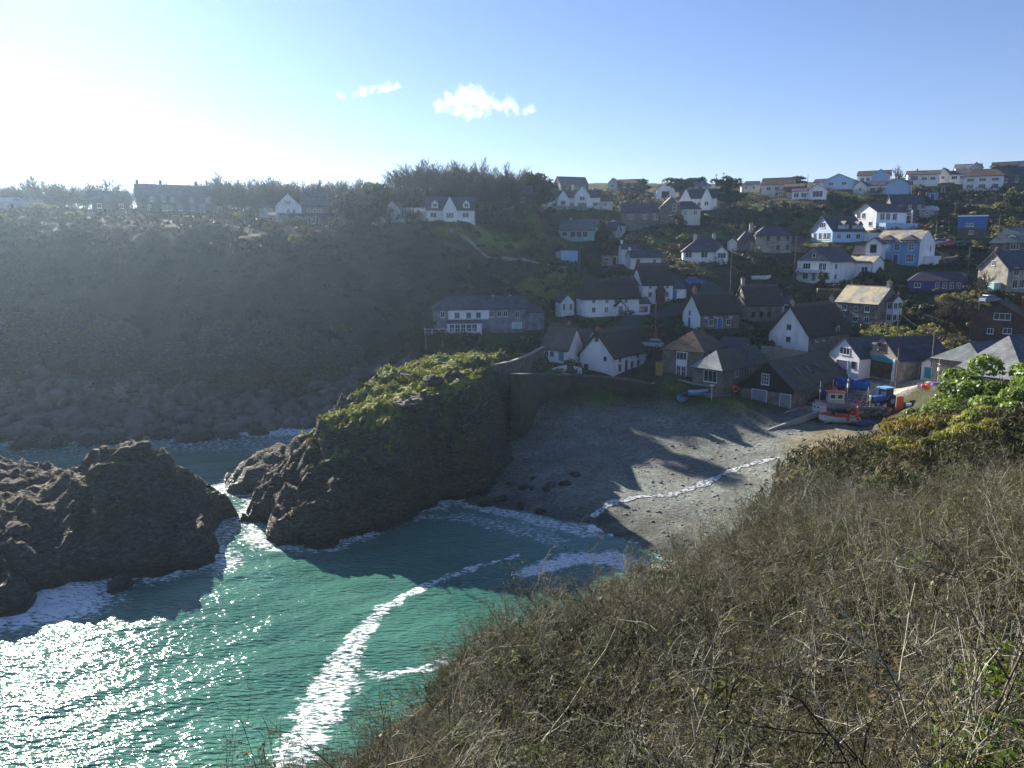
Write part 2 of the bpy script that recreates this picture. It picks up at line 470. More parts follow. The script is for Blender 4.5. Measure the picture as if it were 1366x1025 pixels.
    def door(s, face, at, mat=None, w=.95, h=2.05, bi=0, z=0, name='door'):
        x0, x1, y0, y1 = s.b[bi]
        b = MB(); mt = mat or bluepaint
        b.box(-w/2, w/2, -.06, .0, 0, h, mt); b.box(-w/2-.1, -w/2, -.09, 0, 0, h+.1, frame_w); b.box(w/2, w/2+.1, -.09, 0, 0, h+.1, frame_w)
        b.box(-w/2, w/2, -.09, 0, h, h+.1, frame_w)
        loc, rz = {'f': ((at, y0 - .005, z), 0), 'r': ((x1 + .005, at, z), R(90)), 'l': ((x0 - .005, at, z), R(-90))}[face]
        b.build(name, s.root, loc, rz)
    def chim(s, x, y, z, h=1.2, w=.6, mat=None, ri=0):
        b = MB(); mt = mat or brick
        b.box(x-w/2, x+w/2, y-w*.4, y+w*.4, z-1.2, z+h, mt); b.box(x-w/2-.06, x+w/2+.06, y-w*.4-.06, y+w*.4+.06, z+h, z+h+.12, mt)
        pots = MB()
        for q in ((-.14, .14) if w > .5 else (0,)):
            pots.tube([(x+q, y, z+h+.1), (x+q, y, z+h+.5)], [.11, .085], M('terracotta_pot', (.36,.15,.08), (.28,.11,.06), 4), 7)
        o = b.build('chimney', s.roofs[ri])
        pots.build('chimney_pot', s.root)
    def dormer(s, x, y0, y1, z, w=1.5, h=1.1, rise=.8, wall=None, roof=None, axis='f'):
        """gabled dormer whose window faces -y (axis 'f') or +x ('r')"""
        wall = wall or white; roof = roof or slate
        b = MB()
        vs = [(-w/2,0,0),(w/2,0,0),(w/2,y1-y0,0),(-w/2,y1-y0,0),(-w/2,0,h),(w/2,0,h),(w/2,y1-y0,h),(-w/2,y1-y0,h),(0,0,h+rise),(0,y1-y0,h+rise)]
        b.add(vs, [(0,1,5,4),(1,2,6,5),(3,0,4,7),(4,5,8)], wall)
        o = .18; sl = rise/(w/2)
        for sg in (-1, 1):
            q = [(sg*(w/2+o), -o, h-o*sl+.03), (0,-o,h+rise+.03), (0,y1-y0,h+rise+.03), (sg*(w/2+o), y1-y0, h-o*sl+.03)]
            q2 = [(a,c,e+.08) for a,c,e in q]
            b.add(q+q2, [(0,1,2,3),(7,6,5,4),(0,4,5,1),(3,2,6,7),(0,3,7,4)], roof)
        loc, rz = ((x, y0, z), 0) if axis == 'f' else ((y0, x, z), R(90))
        d = b.build('dormer', s.root, loc, rz)
        link('window', win_mesh(w*.68, h*.85, 2, 1, frame_w), d, (0, -.01, h*.15))
    def part(s, name, mb, parent=None, shade=False): return mb.build(name, parent or s.root, shade=shade)
    def skylight(s, x, y, z, w, l, ang, rz=0):
        b = MB(); b.box(-w/2, w/2, -l/2, l/2, 0, .06, M('skylight_frame', (.1,.1,.11), (.08,.08,.09), 3, .5)); b.box(-w/2+.1, w/2-.1, -l/2+.1, l/2-.1, .06, .075, glass)
        o = b.build('skylight', s.root, (x, y, z)); o.rotation_euler = (ang, 0, rz)

# ---- the far headland, seen from the north
h = House('long low dark house at the far edge of the headland, half lost behind bare trees', 'the low house at the headland edge', 24, 284, 205)
h.block(-8, 6, 0, 6, 2.6, 1.4, wall=palegrey, roof=whiteroof); h.wins('f', [-5, -1.5, 3], .9, w=1.5)
h = House('dark stone house behind bare trees on the headland, beside the long terrace', 'the dark stone house on the headland', 148, 283, 202)
h.block(-4.2, 4.2, 0, 6.5, 3, 2.4, wall=stonedark); h.wins('f', [-2.5, 2.5], 1); h.chim(-3.7, 3.2, 5.4, .9)
h = House('long dark terrace with four chimneys and a slate roof on the headland', 'the long terrace', 183, 282, 200, 0, 'terrace_house')
h.block(0, 21.4, 0, 7.5, 4.3, 2.7, wall=stonedark); h.wins('f', [3.6, 6.4, 8.4, 13, 17, 19.8], 2.7, w=.9, h=1.1, nh=2)
h.wins('f', [2.9, 13.2, 19.8], .5, w=.9, h=1.2, nh=2); h.win('f', 7, .4, 2.4, 1.2, 4)
for x in (.5, 6, 14.6, 20.8): h.chim(x, 3.7, 7, .9, .7, stonedark)
h.block(8.9, 11.7, -1.6, 0, 2, 1.2, 'y', stonedark, slate); h.wins('f', [10.2], .4, w=.9, bi=1); h.door('f', 15.5, greypaint)
h = House('white gabled house joined to a stone house with lean-to on the headland', 'the white gabled house on the headland', 368, 299, 190)
h.block(0, 6.2, 0, 9, 4.3, 3, 'y', white, slate); h.block(6.2, 13.2, .4, 8.4, 4.6, 3.4, 'x', stone, slate); h.block(13.15, 17, 1, 8, 1.8, 2.3, 'y', stone, slate, kind='gable')
h.win('f', 2.9, 4.7, 1.5, 1, 3); h.wins('f', [3.1, 4.4], 2.6, w=.7, h=1.1); h.wins('f', [7.9, 9.3, 10.6], 2.3, w=.8, h=1.5, bi=1, nh=2); h.win('f', 15, .6, 1.5, 1.1, 2, bi=2)
h.block(-1.4, 13.4, -1.7, .3, 2, .7, 'x', stone, slate, kind='mono', wn='bay_wall', rn='bay_roof'); h.wins('f', [.5, 2.2, 5.2, 7.6], .5, w=1.3, h=1.3, bi=3); h.win('f', 9.3, .3, 1.6, 1.6, 2, bi=3)
h.chim(12.8, 4.4, 8, .9, .7, ri=1); h.chim(6.4, 4.4, 7.6, .7, .6, ri=1)
h = House('low grey outhouse in bare scrub behind the white gabled headland house', None, 345, 288, 200, name='outhouse')
h.block(0, 4.4, 0, 4, 2.2, 1, wall=palegrey); h.win('f', 2, .8)
h = House('white gable end half hidden by bushes at the foot of the wood', 'the lone white gable below the wood', 508, 296, 185, -12)
h.block(0, 5.6, 0, 8, 2, 3, 'y', white, slate); h.win('f', 2.8, 2.2, .9, .9)
h = House('white cottage with two dormers, blue slate roof and a glazed lean-to', 'the white dormer cottage', 569, 294, 184)
h.block(0, 11.4, 0, 7, 2.5, 3, 'x', white, slate, .2); h.block(3.9, 7, -1.6, 3.5, 2.6, 2.9, 'y', white, slate, .15); h.block(-5, -.01, 1, 6, 2.1, .9, 'x', white, whiteroof)
h.dormer(2, .3, 3.2, 2.9); h.dormer(9.4, .3, 3.2, 2.9); h.win('f', 5.4, .5, 1.8, 1.3, 3, bi=1); h.wins('f', [1.6, 9.2], .7, w=1.6); h.wins('f', [-4, -2.6, -1.2], .5, w=1.2, h=1.3, bi=2)
h = House('dark stone house with a purple slate roof under the bare wood', 'the dark house under the wood', 666, 274, 202)
h.block(0, 8.4, 0, 6, 2.8, 2.2, 'x', stonedark, slatepurple); h.wins('f', [2, 6], .8); h.win('f', 2.2, 3.2, .8, .8, d=-.3)
# ---- upper slopes
h = House('long white house with several gables and slate roofs high on the slope', 'the long white many-gabled house', 716, 279, 238, -8)
h.block(0, 19, 0, 7, 3.4, 2.2, 'x', white, slatepurple, .25); h.block(.6, 4.2, -1, 4, 3.3, 2, 'y', white, slatepurple, .15); h.block(6.6, 9.6, -1, 4, 3.4, 2.1, 'y', white, slatepurple, .15)
h.block(11.6, 16, -1.2, 5, 4, 2.6, 'y', white, slatelichen_sunlit, .15); h.wins('f', [2.4], 1.2, w=1.4, bi=1); h.wins('f', [8.1], 1.2, w=1.4, bi=2); h.wins('f', [13.8], 2.4, w=1.6, bi=3); h.win('f', 13.8, .3, 2.6, 1.5, 4, bi=3)  # one gable's roof painted paler than its neighbours, as sunlit
h.wins('f', [5.4, 10.6, 17.6], .7, w=1.3); h.chim(10.4, 3.5, 5.8, 1.4, .6, cream); h.block(19, 22.5, 1, 6, 2.4, 1.8, 'x', cream, browntile); h.win('f', 20.6, .7, bi=4)
h = House('big dark barn-like house with a sloping roof on the skyline', 'the dark barn on the skyline', 748, 254, 290, 22)
h.block(0, 11, 0, 7, 2.2, 3, 'x', stonedark, slate); h.wins('f', [3, 6, 9], .7, w=1.4)
h = House('low skyline bungalow with a pale gable among pines', 'the skyline bungalow', 822, 253, 290, -15)
h.block(0, 9, 0, 6, 2.2, 1.5, 'x', stonedark, browntile); h.block(-3, .5, -.6, 4, 2.4, 1.7, 'y', palegrey, slatelichen_sunlit); h.wins('f', [3, 6], .8); h.win('f', -1.3, .8, bi=1)
h = House('stone bungalow with a long purple slate roof and white windows', 'the purple-roofed stone bungalow', 829, 297, 225)
h.block(0, 11.6, 0, 6.5, 3, 2.4, 'x', stone, slatepurple); h.wins('f', [2.6, 6.7], 1.1, w=1.6, h=1.2); h.win('f', 9.6, .8, 1.6, 1.8, 2); h.chim(7.8, 3.2, 5.4, .8)
h = House('tall stone gable house with a pale lit roof and a white side wing', 'the tall stone gable house', 880, 299, 222, 5)
h.block(0, 6, 0, 9, 4.7, 2.8, 'y', stone, slatelichen_sunlit); h.block(6, 11.4, 1.5, 7.5, 4.4, 2, 'x', cream, slatepurple, ir=2)
h.win('f', 4, 3.7, 1.1, 2, 1, 2); h.win('f', 4, 1.4, 1.4, 1.3, 2, 2); h.win('f', 7.2, 2.6, .8, 1.2, bi=1); h.win('f', 10, 2.6, 1.1, 1.3, bi=1); h.chim(3, 8.6, 7.6, .8)
h = House('white house with two steep gables and a blue slate roof', 'the twin-gabled white house', 906, 280, 240, -6)
h.block(0, 11, 0, 7, 3.4, 2.8, 'x', white, slate, .2); h.block(.4, 3.4, -1, 4, 3.4, 2.9, 'y', white, slate, .15); h.block(6.6, 9.6, -1, 4, 3.4, 3, 'y', white, slate, .15)
h.win('f', 1.9, 1.2, 1.2, 1.2, bi=1); h.win('f', 8.1, 1.2, 1.2, 1.2, bi=2); h.wins('f', [4.5, 5.8], 1); h.chim(5.5, 3.5, 6.3, .8)
h = House('white gabled garage with a dark open doorway on the skyline', 'the white garage', 876, 264, 275, 8, 'garage', 'garage')
h.block(0, 6.2, 0, 7, 2.8, 2.5, 'y', white, slatepurple); h.door('f', 3, blackwood, 2.6, 2.3, name='garage_door')
h = House('pale low roofed bungalow on the skyline behind the twin-gabled house', None, 905, 257, 282, 0)
h.block(0, 11, 0, 6, 2.4, 1.8, 'x', palegrey, slategreygreen, ir=2); h.wins('f', [2, 5, 8], .8)
h = House('aqua painted bungalow with a glazed front and grey roof', 'the aqua bungalow', 745, 319, 215, -22, 'bungalow')
h.block(0, 10.3, 0, 7.2, 2.5, 2.9, 'x', aqua, slategreygreen, .35); h.wins('f', [4.2, 6, 7.8], .5, w=1.5, h=1.6, nv=3); h.wins('f', [1.8], .8, w=1.4); h.wins('r', [2.6, 4.8], .7, w=1.1, h=1.3)
h.chim(2.2, 3.6, 5.2, .5, .5, cream); h.block(9, 14, 7.4, 12, 2.4, 2.2, 'x', palegrey, slatepurple, .25)
h = House('pale blue flat roofed shed below the aqua bungalow', 'the pale blue shed', 748, 348, 195, 26, 'shed', 'shed')
h.block(0, 4.8, 0, 3.4, 2.6, .1, 'x', skyblue, slatepurple, .15, kind='flat'); h.door('l', 1.6, white, 1.5, 2.1, name='shed_door')
h = House('small stone outhouse with a dark flat roof beside parked cars', 'the stone outhouse', 802, 353, 192, 0, 'outhouse', 'shed')
h.block(0, 4.2, 0, 4, 2.3, .1, 'x', stonelight, blackwood, .35, kind='flat'); h.win('f', 1.3, .9, 1.2, .8); h.door('f', 3.2, darkwood, .9, 1.9)
h = House('small white cottage with purple slate roof stepped up in two blocks', 'the stepped white cottage', 841, 357, 180, 12)
h.block(0, 7.3, 0, 5, 2.4, 1.5, 'x', cream, slatepurple, .2); h.block(-1, 3.4, 4.95, 9.5, 4.3, 1.3, 'x', white, slatepurple, .2)
h.wins('f', [1.9, 5.6], .8, w=.8, h=1.2); h.win('f', 3.8, .4, .8, .5); h.chim(-.8, 7, 5.6, .7, .5, white, 1); h.chim(.2, 2.5, 3.8, .7, .5, white)
h = House('white bungalow with a dark hipped roof and two chimneys', 'the dark hipped bungalow', 911, 347, 185, 2, 'bungalow')
h.block(0, 10.4, 0, 9, 2.2, 3, 'x', white, slatepurple, .4, il=3.6, ir=3.6); h.wins('f', [1.3, 4.9], .6, w=1.5, h=1.4); h.block(7.6, 10, -1.1, .5, 2.1, 1, 'y', white, slatepurple, .2); h.win('f', 8.8, .5, 1.9, 1.3, 3, bi=1)
h.chim(2.9, 4.5, 5.2, .8, .7, palegrey); h.chim(7.3, 4.5, 5.2, .9, .7, palegrey)
# ---- thatched cottages
h = House('long white thatched cottage with a hipped end, blue windows and a small thatched porch', 'the long white thatched cottage', 781, 422, 155, 18, 'thatched_cottage', 'cottage')
h.block(0, 11.4, 0, 6.4, 3.7, 3.3, 'x', white, thatch, .35, .4, il=1.3)
h.wins('f', [1.7, 4.5, 6.4, 8.6], 2.6, w=.75, h=.85); h.wins('f', [1.7, 4.4], .75, w=.85, h=1.1); h.win('f', 8.8, .6, 1, 1.3)
h.wins('l', [2.8], 2.3, w=.8, h=1.2); h.wins('l', [3], .3, w=.8, h=1.1)
h.block(6.1, 8, -1.2, .1, 2.1, .9, 'y', white, thatch, .2, .2, wn='porch', rn='porch_roof'); h.door('f', 7, greypaint, bi=1)
h.block(11.3, 14.2, .6, 5.4, 2.4, 1, 'x', white, slate, .2); h.win('f', 12.7, .7, 1.8, 1.1, 3, bi=2, fm=bluepaint)
h.block(-3.8, -1, 4.6, 9, 2.6, 1.5, 'y', white, slatepurple, .15); h.wins('f', [-3.2, -1.7], .9, w=.6, h=1.4, bi=3)
h.block(9.3, 12.2, 4.6, 10, 4.6, 1.8, 'y', white, slate, .2)
h.chim(11.1, 3.2, 7, .6, .6)
h = House('white thatched cottage with a red gabled porch and slate extension', 'the white cottage with the gabled porch', 857, 400, 163, 24, 'thatched_cottage', 'cottage')
h.block(0, 6.9, 0, 6.2, 3.3, 3.9, 'x', white, thatch, .3, .4); h.wins('f', [1.7, 5.6], 2.3, w=.7, h=.8); h.wins('f', [1.7, 5.6], .5, w=.9, h=1.2)
h.block(3, 4.6, -1.2, .1, 2, 1.2, 'y', M('porch_red', (.16,.05,.04), (.12,.04,.03), 2), browntile, .15, wn='porch', rn='porch_roof'); h.chim(.1, 3.1, 7.3, .8, .6)
h.block(6.85, 10.4, .5, 6, 2.3, 1.6, 'x', white, slate, .2, ir=1); h.door('f', 7.6, bluepaint, bi=2)
h.block(-3.2, -.02, 2, 7.5, 3.2, 1.5, 'x', white, slate, .2); h.wins('f', [-1.8], .5, w=1, h=1.1, bi=3)
h = House('white thatched cottage with weathered grey thatch and a turquoise door by the green point', 'the grey thatched cottage', 757, 482, 130, -30, 'thatched_cottage', 'cottage')
h.block(-5, 0, 0, 5.6, 2.1, 3.5, 'x', white, thatchgrey, .35, .45); h.wins('f', [-4.2, -3.1], .5, w=.8, h=1.1); h.door('f', -1.2, turq); h.win('f', -1.2, 2.1, .7, .3, 1)
h.block(-5, 0.5, 5.5, 10, 2.2, 2.6, 'x', white, slate, .2); h.chim(-1.4, 2.8, 5.3, .8, .6, ri=0)
h = House('large white thatched cottage with a wide gable end above the beach wall', 'the large thatched cottage', 818, 500, 128, 61, 'thatched_cottage', 'cottage')
h.block(0, 12, 0, 6.6, 3.0, 3.8, 'x', white, thatch, .35, .45); h.wins('f', [2.2, 8.6], 2, w=.75, h=.9, fm=greypaint); h.wins('f', [2.2, 6.6, 9], .4, w=.9, h=1.2, fm=greypaint); h.door('f', 4.4, darkwood)
h.win('l', 1.6, 2.3, .6, .7, 1, fm=greypaint); h.door('l', 5.3, darkwood, .8, 1.4); h.chim(.3, 3.3, 6.6, .9, .8)
h.block(11.9, 15, .6, 5.5, 2.4, 2.2, 'x', white, browntile, .2); h.door('f', 13.4, blackwood, 1.0, 1.6, bi=1)
h = House('stone cottage under dark thatch with a white gable end and a blue door', 'the blue-doored stone cottage', 934, 439, 146, 32, 'thatched_cottage', 'cottage')
h.block(0, 8.7, 0, 6.5, 2.9, 3.5, 'x', stone, thatch, .3, .4)
b = MB(); b.add([(-.03,.02,-2),(-.03,6.5,-2),(-.03,6.5,2.85),(-.03,3.25,6.3),(-.03,.02,2.85)], [(0,4,3,2,1)], white); h.part('limewashed_gable', b)
h.wins('l', [3.9], 2.4, w=.6, h=.9, fm=greypaint, d=.04); h.door('l', 3.9, bluepaint, .8, 1.9); h.wins('f', [2.3, 6.2], .6, w=1, h=1.2); h.door('f', 4.2, bluep, 1.0, 2); h.wins('f', [1.2, 3.2, 6.6], 2.1, w=.7, h=.7); h.chim(.4, 3.2, 6.4, 1.2, .7, M('pink_brick', (.36,.19,.14), (.28,.14,.1), 3))
h = House('dark stone cottage under thatch with a tall chimney behind the blue-doored cottage', 'the tall-chimneyed stone cottage', 996, 426, 158, 25, 'thatched_cottage', 'cottage')
h.block(0, 7.6, 0, 6.3, 3, 3.6, 'x', stone, thatch, .3, .4); h.wins('f', [1.4, 3.1, 4.8], .5, w=.7, h=1.1, fm=darkwood); h.chim(.2, 3.1, 6.5, 1.6, .7, stonelight)
h = House('tiny white hut with a grey roof between two thatched cottages', None, 1040, 419, 166, 10, 'hut', 'hut')
h.block(0, 2.6, 0, 3, 2.4, 1.4, 'x', white, slate, .15); h.win('f', 1.3, 1, .7, .8, fm=darkwood); h.chim(.2, 1.5, 3.6, .6, .4, cream)
h = House('large dark thatched house with a tall white gable end and two small windows', 'the tall white thatched gable', 1078, 467, 136, 60, 'thatched_cottage', 'cottage')
h.block(0, 14.6, 0, 8, 2.5, 5.0, 'x', stone, thatch, .35, .45)
b = MB(); b.add([(-.03,.02,-2),(-.03,8,-2),(-.03,8,2.5),(-.03,4,7.4),(-.03,.02,2.5)], [(0,4,3,2,1)], white); h.part('limewashed_gable', b)
h.win('l', 4, 3.4, .9, .9, d=.04, fm=greypaint); h.win('l', 4, 1.2, .9, .9, d=.04, fm=greypaint); h.dormer(9.6, -.1, 3, 2.4, 1.5, 1.3, .8, stone, thatch); h.wins('f', [2.6, 5], 1.3, w=.8, h=.9)
h.chim(.5, 4, 7.5, .9, .7, stonelight); h.chim(14.1, 4, 7.5, 1.1, .7, stonelight)
# ---- by the beach head
h = House('long slate roofed house with a white band and a deck on posts', 'the long house with the deck', 580, 442, 150, 3, 'long_house')
h.block(0, 18.2, 0, 7, 4.4, 2.1, 'x', slatehung, slate, .3, il=2.9); h.block(18.15, 22, .5, 7.5, 3.6, 2, 'x', slatehung, slatepurple, .3, ir=3.2)
b = MB(); b.box(2.7, 10.7, -.16, -.03, 2.3, 4.05, white); h.part('white_band', b)
h.wins('f', [1.6, 11.3, 12.8, 14], 2.7, w=.9, h=1.2); h.wins('f', [4.4, 6.7, 8.6], 2.5, w=1, h=1.2, d=.15, fm=aqua); h.win('f', 16.4, 2.5, 1, 1.2, fm=aqua)
h.block(2.4, 9, -2.2, -.02, 1.7, .4, 'x', white, slate, .1, kind='mono', wn='sunroom', rn='sunroom_roof'); h.wins('f', [3.2, 4.3, 5.4, 6.5, 7.6], .1, w=1, h=1.5, bi=2)
b = MB(); b.box(-2.2, 8.6, -5, -2.2, -.35, -.1, darkwood)
for x, y in ((-2, -4.8), (1.2, -4.8), (4.6, -4.8), (8.3, -4.8)): b.box(x-.15, x+.15, y-.15, y+.15, -4.2, -.35, polewood)
h.part('deck', b)
b = MB()
for x in np.linspace(-2.1, 8.5, 9): b.box(x-.04, x+.04, -4.95, -4.87, -.1, .95, frame_w)
b.box(-2.1, 8.5, -4.96, -4.86, .95, 1.03, frame_w); b.box(-2.1, 8.5, -4.94, -4.88, .4, .45, frame_w)
b.box(-2.2, -2.1, -4.9, -2.2, .95, 1.03, frame_w); h.part('deck_rail', b)
b = MB(); b.box(10.9, 17.8, -.8, -.02, -4.6, .3, stone); h.part('stone_base', b)
h.door('f', 16.3, aqua, 1.8, 1.4, z=.1, name='garage_door')
for x in (12, 15.5): h.chim(x, 3.5, 6.3, .3, .3, white)
h.skylight(16.6, 1.6, 5.62, 1, 1.1, R(28))
h = House('square stone house with a brown hipped roof and a tall white bay', 'the stone house with the white bay', 937, 503, 124, -22)
h.block(-7.2, 0, 0, 9.5, 4.2, 2.8, 'y', stone, browntile, .3, il=3.6, ir=2.5); b = MB(); b.box(-4.6, -2.7, -.25, -.02, -.3, 4.0, white); h.part('bay_panel', b)
h.wins('f', [-3.65], 2.6, w=1.8, h=1.3, nv=3, d=.26); h.wins('f', [-4.1, -3.2], -.2, w=.8, h=1.8, nv=2, nh=2, d=.26); h.wins('r', [2, 4, 6], 2.6, w=.8)
h.block(-1, 3.2, 9, 14, 3, 2.4, 'x', stone, slatepurple)
h = House('low stone store with a pale hipped slate end and a white framed window', 'the low pale-hipped store', 962, 515, 119, -35, 'stone_store', 'store')
h.block(-5.6, 0, 0, 13, 2.6, 2.5, 'y', stone, slategreen, .3, il=2.3); b = MB()
s_ = 2.5/2.8; b.add([(-5.92,-.32,2.47),(.32,-.32,2.47),(-2.8,2.25,5.2)], [(0,1,2)], slatesunlit)
b.add([(-5.95,-.35,2.5),(.35,-.35,2.5),(-2.8,2.27,5.24)], [(0,1,2)], slatesunlit); h.part('hip_slates', b); h.win('f', -2.1, .4, 2.5, 1.9, 3); h.wins('r', [4, 8], 1)  # left hip plane overlaid in paler slate to look sunlit
h = House('big mossy slate roofed boat shed with a tarred black gable and three skylights', 'the big boat shed', 1058, 545, 113, 64, 'boat_shed', 'boat shed')
h.block(0, 18.6, 0, 9, 2.9, 3.7, 'x', stone, slategreen, .4, og=.35)
b = MB(); b.add([(-.06,0,2.1),(-.06,9,2.1),(-.06,9,2.75),(-.06,4.5,6.45),(-.06,0,2.75)], [(0,4,3,2,1)], blackwood); h.part('tarred_gable', b)
h.win('l', 4.7, 3.1, 1.3, 1.7, 3, 3, d=.08); h.door('l', 5.6, greypaint, 2.4, 2.1, name='shed_door'); h.door('l', 1.3, M('grey_boards', (.3,.29,.27), (.2,.19,.18), 2), 1.6, 2.0, name='shed_door')
for x in (5.2, 8.6, 12): h.skylight(x, 2.2, 4.93, .7, 1.5, R(39))
b = MB(); b.box(14.5, 18, -.2, -.05, .3, 2.5, blackwood); h.part('opening_shutter', b)
h = House('white gabled boathouse with a blue slate roof and a triple window', 'the white boathouse', 1145, 500, 124, -40, 'boathouse', 'boathouse')
h.block(-6.2, 0, 0, 9, 2.8, 2.8, 'y', white, slate, .25, og=.2); h.win('f', -3, 3.0, 2, 1.2, 3); h.win('f', -1.1, 1, .8, 1.1, fm=darkwood); h.door('f', -3.4, navy, 2.2, 2, name='boat_door')
h.dormer(4, -1.2, -2.6, 3.6, 1.3, .9, .5, slate, slate, 'r')
h = House('stone boathouse with a turquoise beam over a wide brown shutter', 'the turquoise-beamed boathouse', 1197, 508, 120, -42, 'boathouse', 'boathouse')
h.block(-6.8, 0, 0, 11, 3.3, 3.1, 'y', stonelight, slatepurple, .25, og=.15); h.win('f', -3.4, 4.2, 1.6, 1.4, 3, 2, fm=darkwood)
b = MB(); b.box(-5.8, -1, -.14, -.02, 2.7, 3.4, turq); h.part('beam', b); b = MB(); b.box(-5.8, -1, -.06, -.01, 0, 2.7, brownhung); h.part('shutter', b)
b = MB(); b.box(-6.15, -5.8, -.16, -.02, -.3, 3.4, frame_w); b.box(-1, -.65, -.16, -.02, -.3, 3.4, frame_w); h.part('door_post', b)
h.door('r', 5, darkwood); h.skylight(-1.4, 3.5, 4.9, .8, 2.2, 0, 0); h.skylight(-1.4, 7.5, 4.9, .8, 2.2, 0, 0)
for o in list(h.root.children):
    if o.name.startswith('skylight'): o.rotation_euler = (0, R(42), 0)
h = House('little white kiosk with a turquoise front beside the tall pole', 'the little kiosk', 1228, 503, 119, -20, 'kiosk', 'kiosk')
h.block(0, 1.9, 0, 4, 2.3, .7, 'y', white, slategreygreen, .35); h.door('f', 1, turq, 1.0, 1.7)
h = House('low grey building with a pale hipped roof behind the yard wall', 'the low hipped store', 1242, 507, 111, -30, 'stone_store', 'store')
h.block(0, 7.2, 0, 12, 3.4, 2.2, 'y', stone, slate, .3, il=2.6); b = MB(); b.add([(-.35,-.35,3.32),(7.55,-.35,3.32),(3.6,2.55,5.78)], [(0,1,2)], slategreygreen); h.part('hip_slates', b); h.win('f', 4.8, 1.4, 1.8, .8, 2, fm=darkwood)
h = House('big slate roofed building with a hip tinted silver as if sunlit, rising behind the green bushes', 'the silver-roofed building', 1266, 529, 95, -27, 'stone_building', 'building')
h.block(0, 8.4, 0, 18, 3.4, 4.3, 'y', stonelight, slate, .35, il=4.4); b = MB(); b.add([(-.4,-.4,3.2),(8.8,-.4,3.2),(4.2,4.35,7.9)], [(0,1,2)], slatesunlit); h.part('hip_slates', b); h.win('r', 8, 1)  # hip triangle coloured lighter than the roof, as the sun would light it
h.block(9, 14, 12, 20, 5, 2.6, 'y', stone, slate)
h = House('brown tile hung house with a wide white window at the village edge', 'the brown tile-hung house', 1291, 452, 140, -10)
h.block(0, 8.6, 0, 8, 4.2, 2.6, 'y', brownhung, browntile, .3, og=.4); h.win('f', 5, 3.8, 2.6, 1.2, 3); h.win('f', 3.4, 1.2, 1, 1); h.win('f', 6, 1.4, 1.4, 1); h.win('l', 1.5, 1, .9, 1.2)
h.block(8.55, 14, 1, 8, 3.4, 2.2, 'x', brownhung, browntile); h.wins('f', [10, 12], 2, w=1, h=1.2, bi=1); h.chim(7, 7.4, 6.4, .9, .7)
h = House('stone house with a pale lichened roof and a white two storey bay', 'the pale-roofed stone house', 1170, 430, 152, -35)
h.block(-10, 0, 0, 7, 3.6, 3.2, 'x', stone, slatelichen_sunlit, .2, .14, og=.1); h.wins('f', [-7.8, -2.4], 1.9, w=1.2, h=1.3); h.win('f', -5, 2, .9, .9, fm=aqua); h.wins('f', [-8, -5, -2.4], -.3, w=1.1, h=1.2); h.chim(-.4, 3.5, 6.6, 1.3, .8, stonelight)
h.block(-.02, 1.4, 2.6, 5.4, 4.2, 1, 'x', frame_w, slate, .2, og=.1, wn='bay', rn='bay_roof'); h.wins('r', [3.3, 4.7], 2.6, w=1.2, h=1.3, bi=1); h.wins('r', [3.3, 4.7], .3, w=1.2, h=1.3, bi=1); h.win('f', .7, 2.6, 1, 1.3, bi=1); h.win('f', .7, .3, 1, 1.3, bi=1)
h.chim(-.2, 6.4, 5, .5, .4, ri=1)
h = House('white two storey house with a dark slate hung gable and a balcony', 'the white house with the dark gable', 1107, 375, 176, -33)
h.block(-8.8, 0, 0, 9.4, 4.5, 3.1, 'y', white, slatepurple, .35)
b = MB(); b.add([(-8.6,-.06,4.45),(-.2,-.06,4.45),(-4.4,-.06,7.45)], [(0,1,2)], slatehung); h.part('slate_gable', b); h.win('f', -4.4, 5.3, .8, .9, 1, d=.06)
h.wins('f', [-6.2], 2.6, w=2, h=1.4, nv=3); h.wins('f', [-2.6, -1.6], 2.4, w=.9, h=1.7); h.wins('f', [-6.4, -2.2], .3, w=1.4, h=1.3); h.wins('r', [2], 2.7); h.win('r', 2, .4)
b = MB(); b.box(-8.4, -.4, -1.1, 0, 1.75, 1.9, paleconc); b.box(-8.4, -.4, -1.1, -1.04, 1.9, 2.6, frame_w); h.part('balcony', b); h.door('f', -4.2, greypaint, 1, 1.7)
h.block(-2, 4.5, 9.3, 14, 4.2, 1.4, 'x', white, slatelichen_sunlit, .25); h.win('f', 2.6, 1.4, 1.6, 1.8, 2, bi=1); h.chim(-4.4, 6, 7.6, .9, .7)
h = House('pale blue dormer chalet with a steep dark roof reaching low', 'the pale blue chalet', 1110, 321, 200, -50, 'chalet')
h.block(-8, 0, 0, 10, 2.6, 3.6, 'y', skyblue, slatepurple, .35); h.win('f', -4, 3.3, 2.2, 1.4, 3); h.wins('f', [-6.6, -4.6, -2.8, -1.4], .3, w=1.2, h=1.8)
h.dormer(2.6, -.4, -2.6, 3, 1.4, 1.1, .8, white, slatepurple, 'r'); h.dormer(7, -.4, -2.6, 3, 1.4, 1.1, .8, white, slatepurple, 'r'); h.wins('r', [2, 5, 8], .5, w=1.4, h=1.3); h.chim(-7.6, 3, 4.2, 1, .5, cream)
h.block(0.2, 7, 9.9, 13, 1.8, .1, 'x', white, white, .05, kind='flat')
h = House('grey stone house with a hipped roof and big chimney mid slope', 'the hipped stone house', 1007, 335, 195, 10)
h.block(0, 8.8, 0, 7, 3.9, 2.2, 'x', stonelight, slatepurple, .3, il=2.6, ir=2.6); h.wins('f', [3, 5.5, 7.8], 2.5, w=.9, h=1.3, fm=greypaint); h.wins('f', [5.5, 7.8], .3, w=.9, h=1.3, fm=greypaint); h.block(-4, .01, 1, 6.5, 2.6, 2.4, 'x', stonelight, slatepurple, .3, il=2.2)
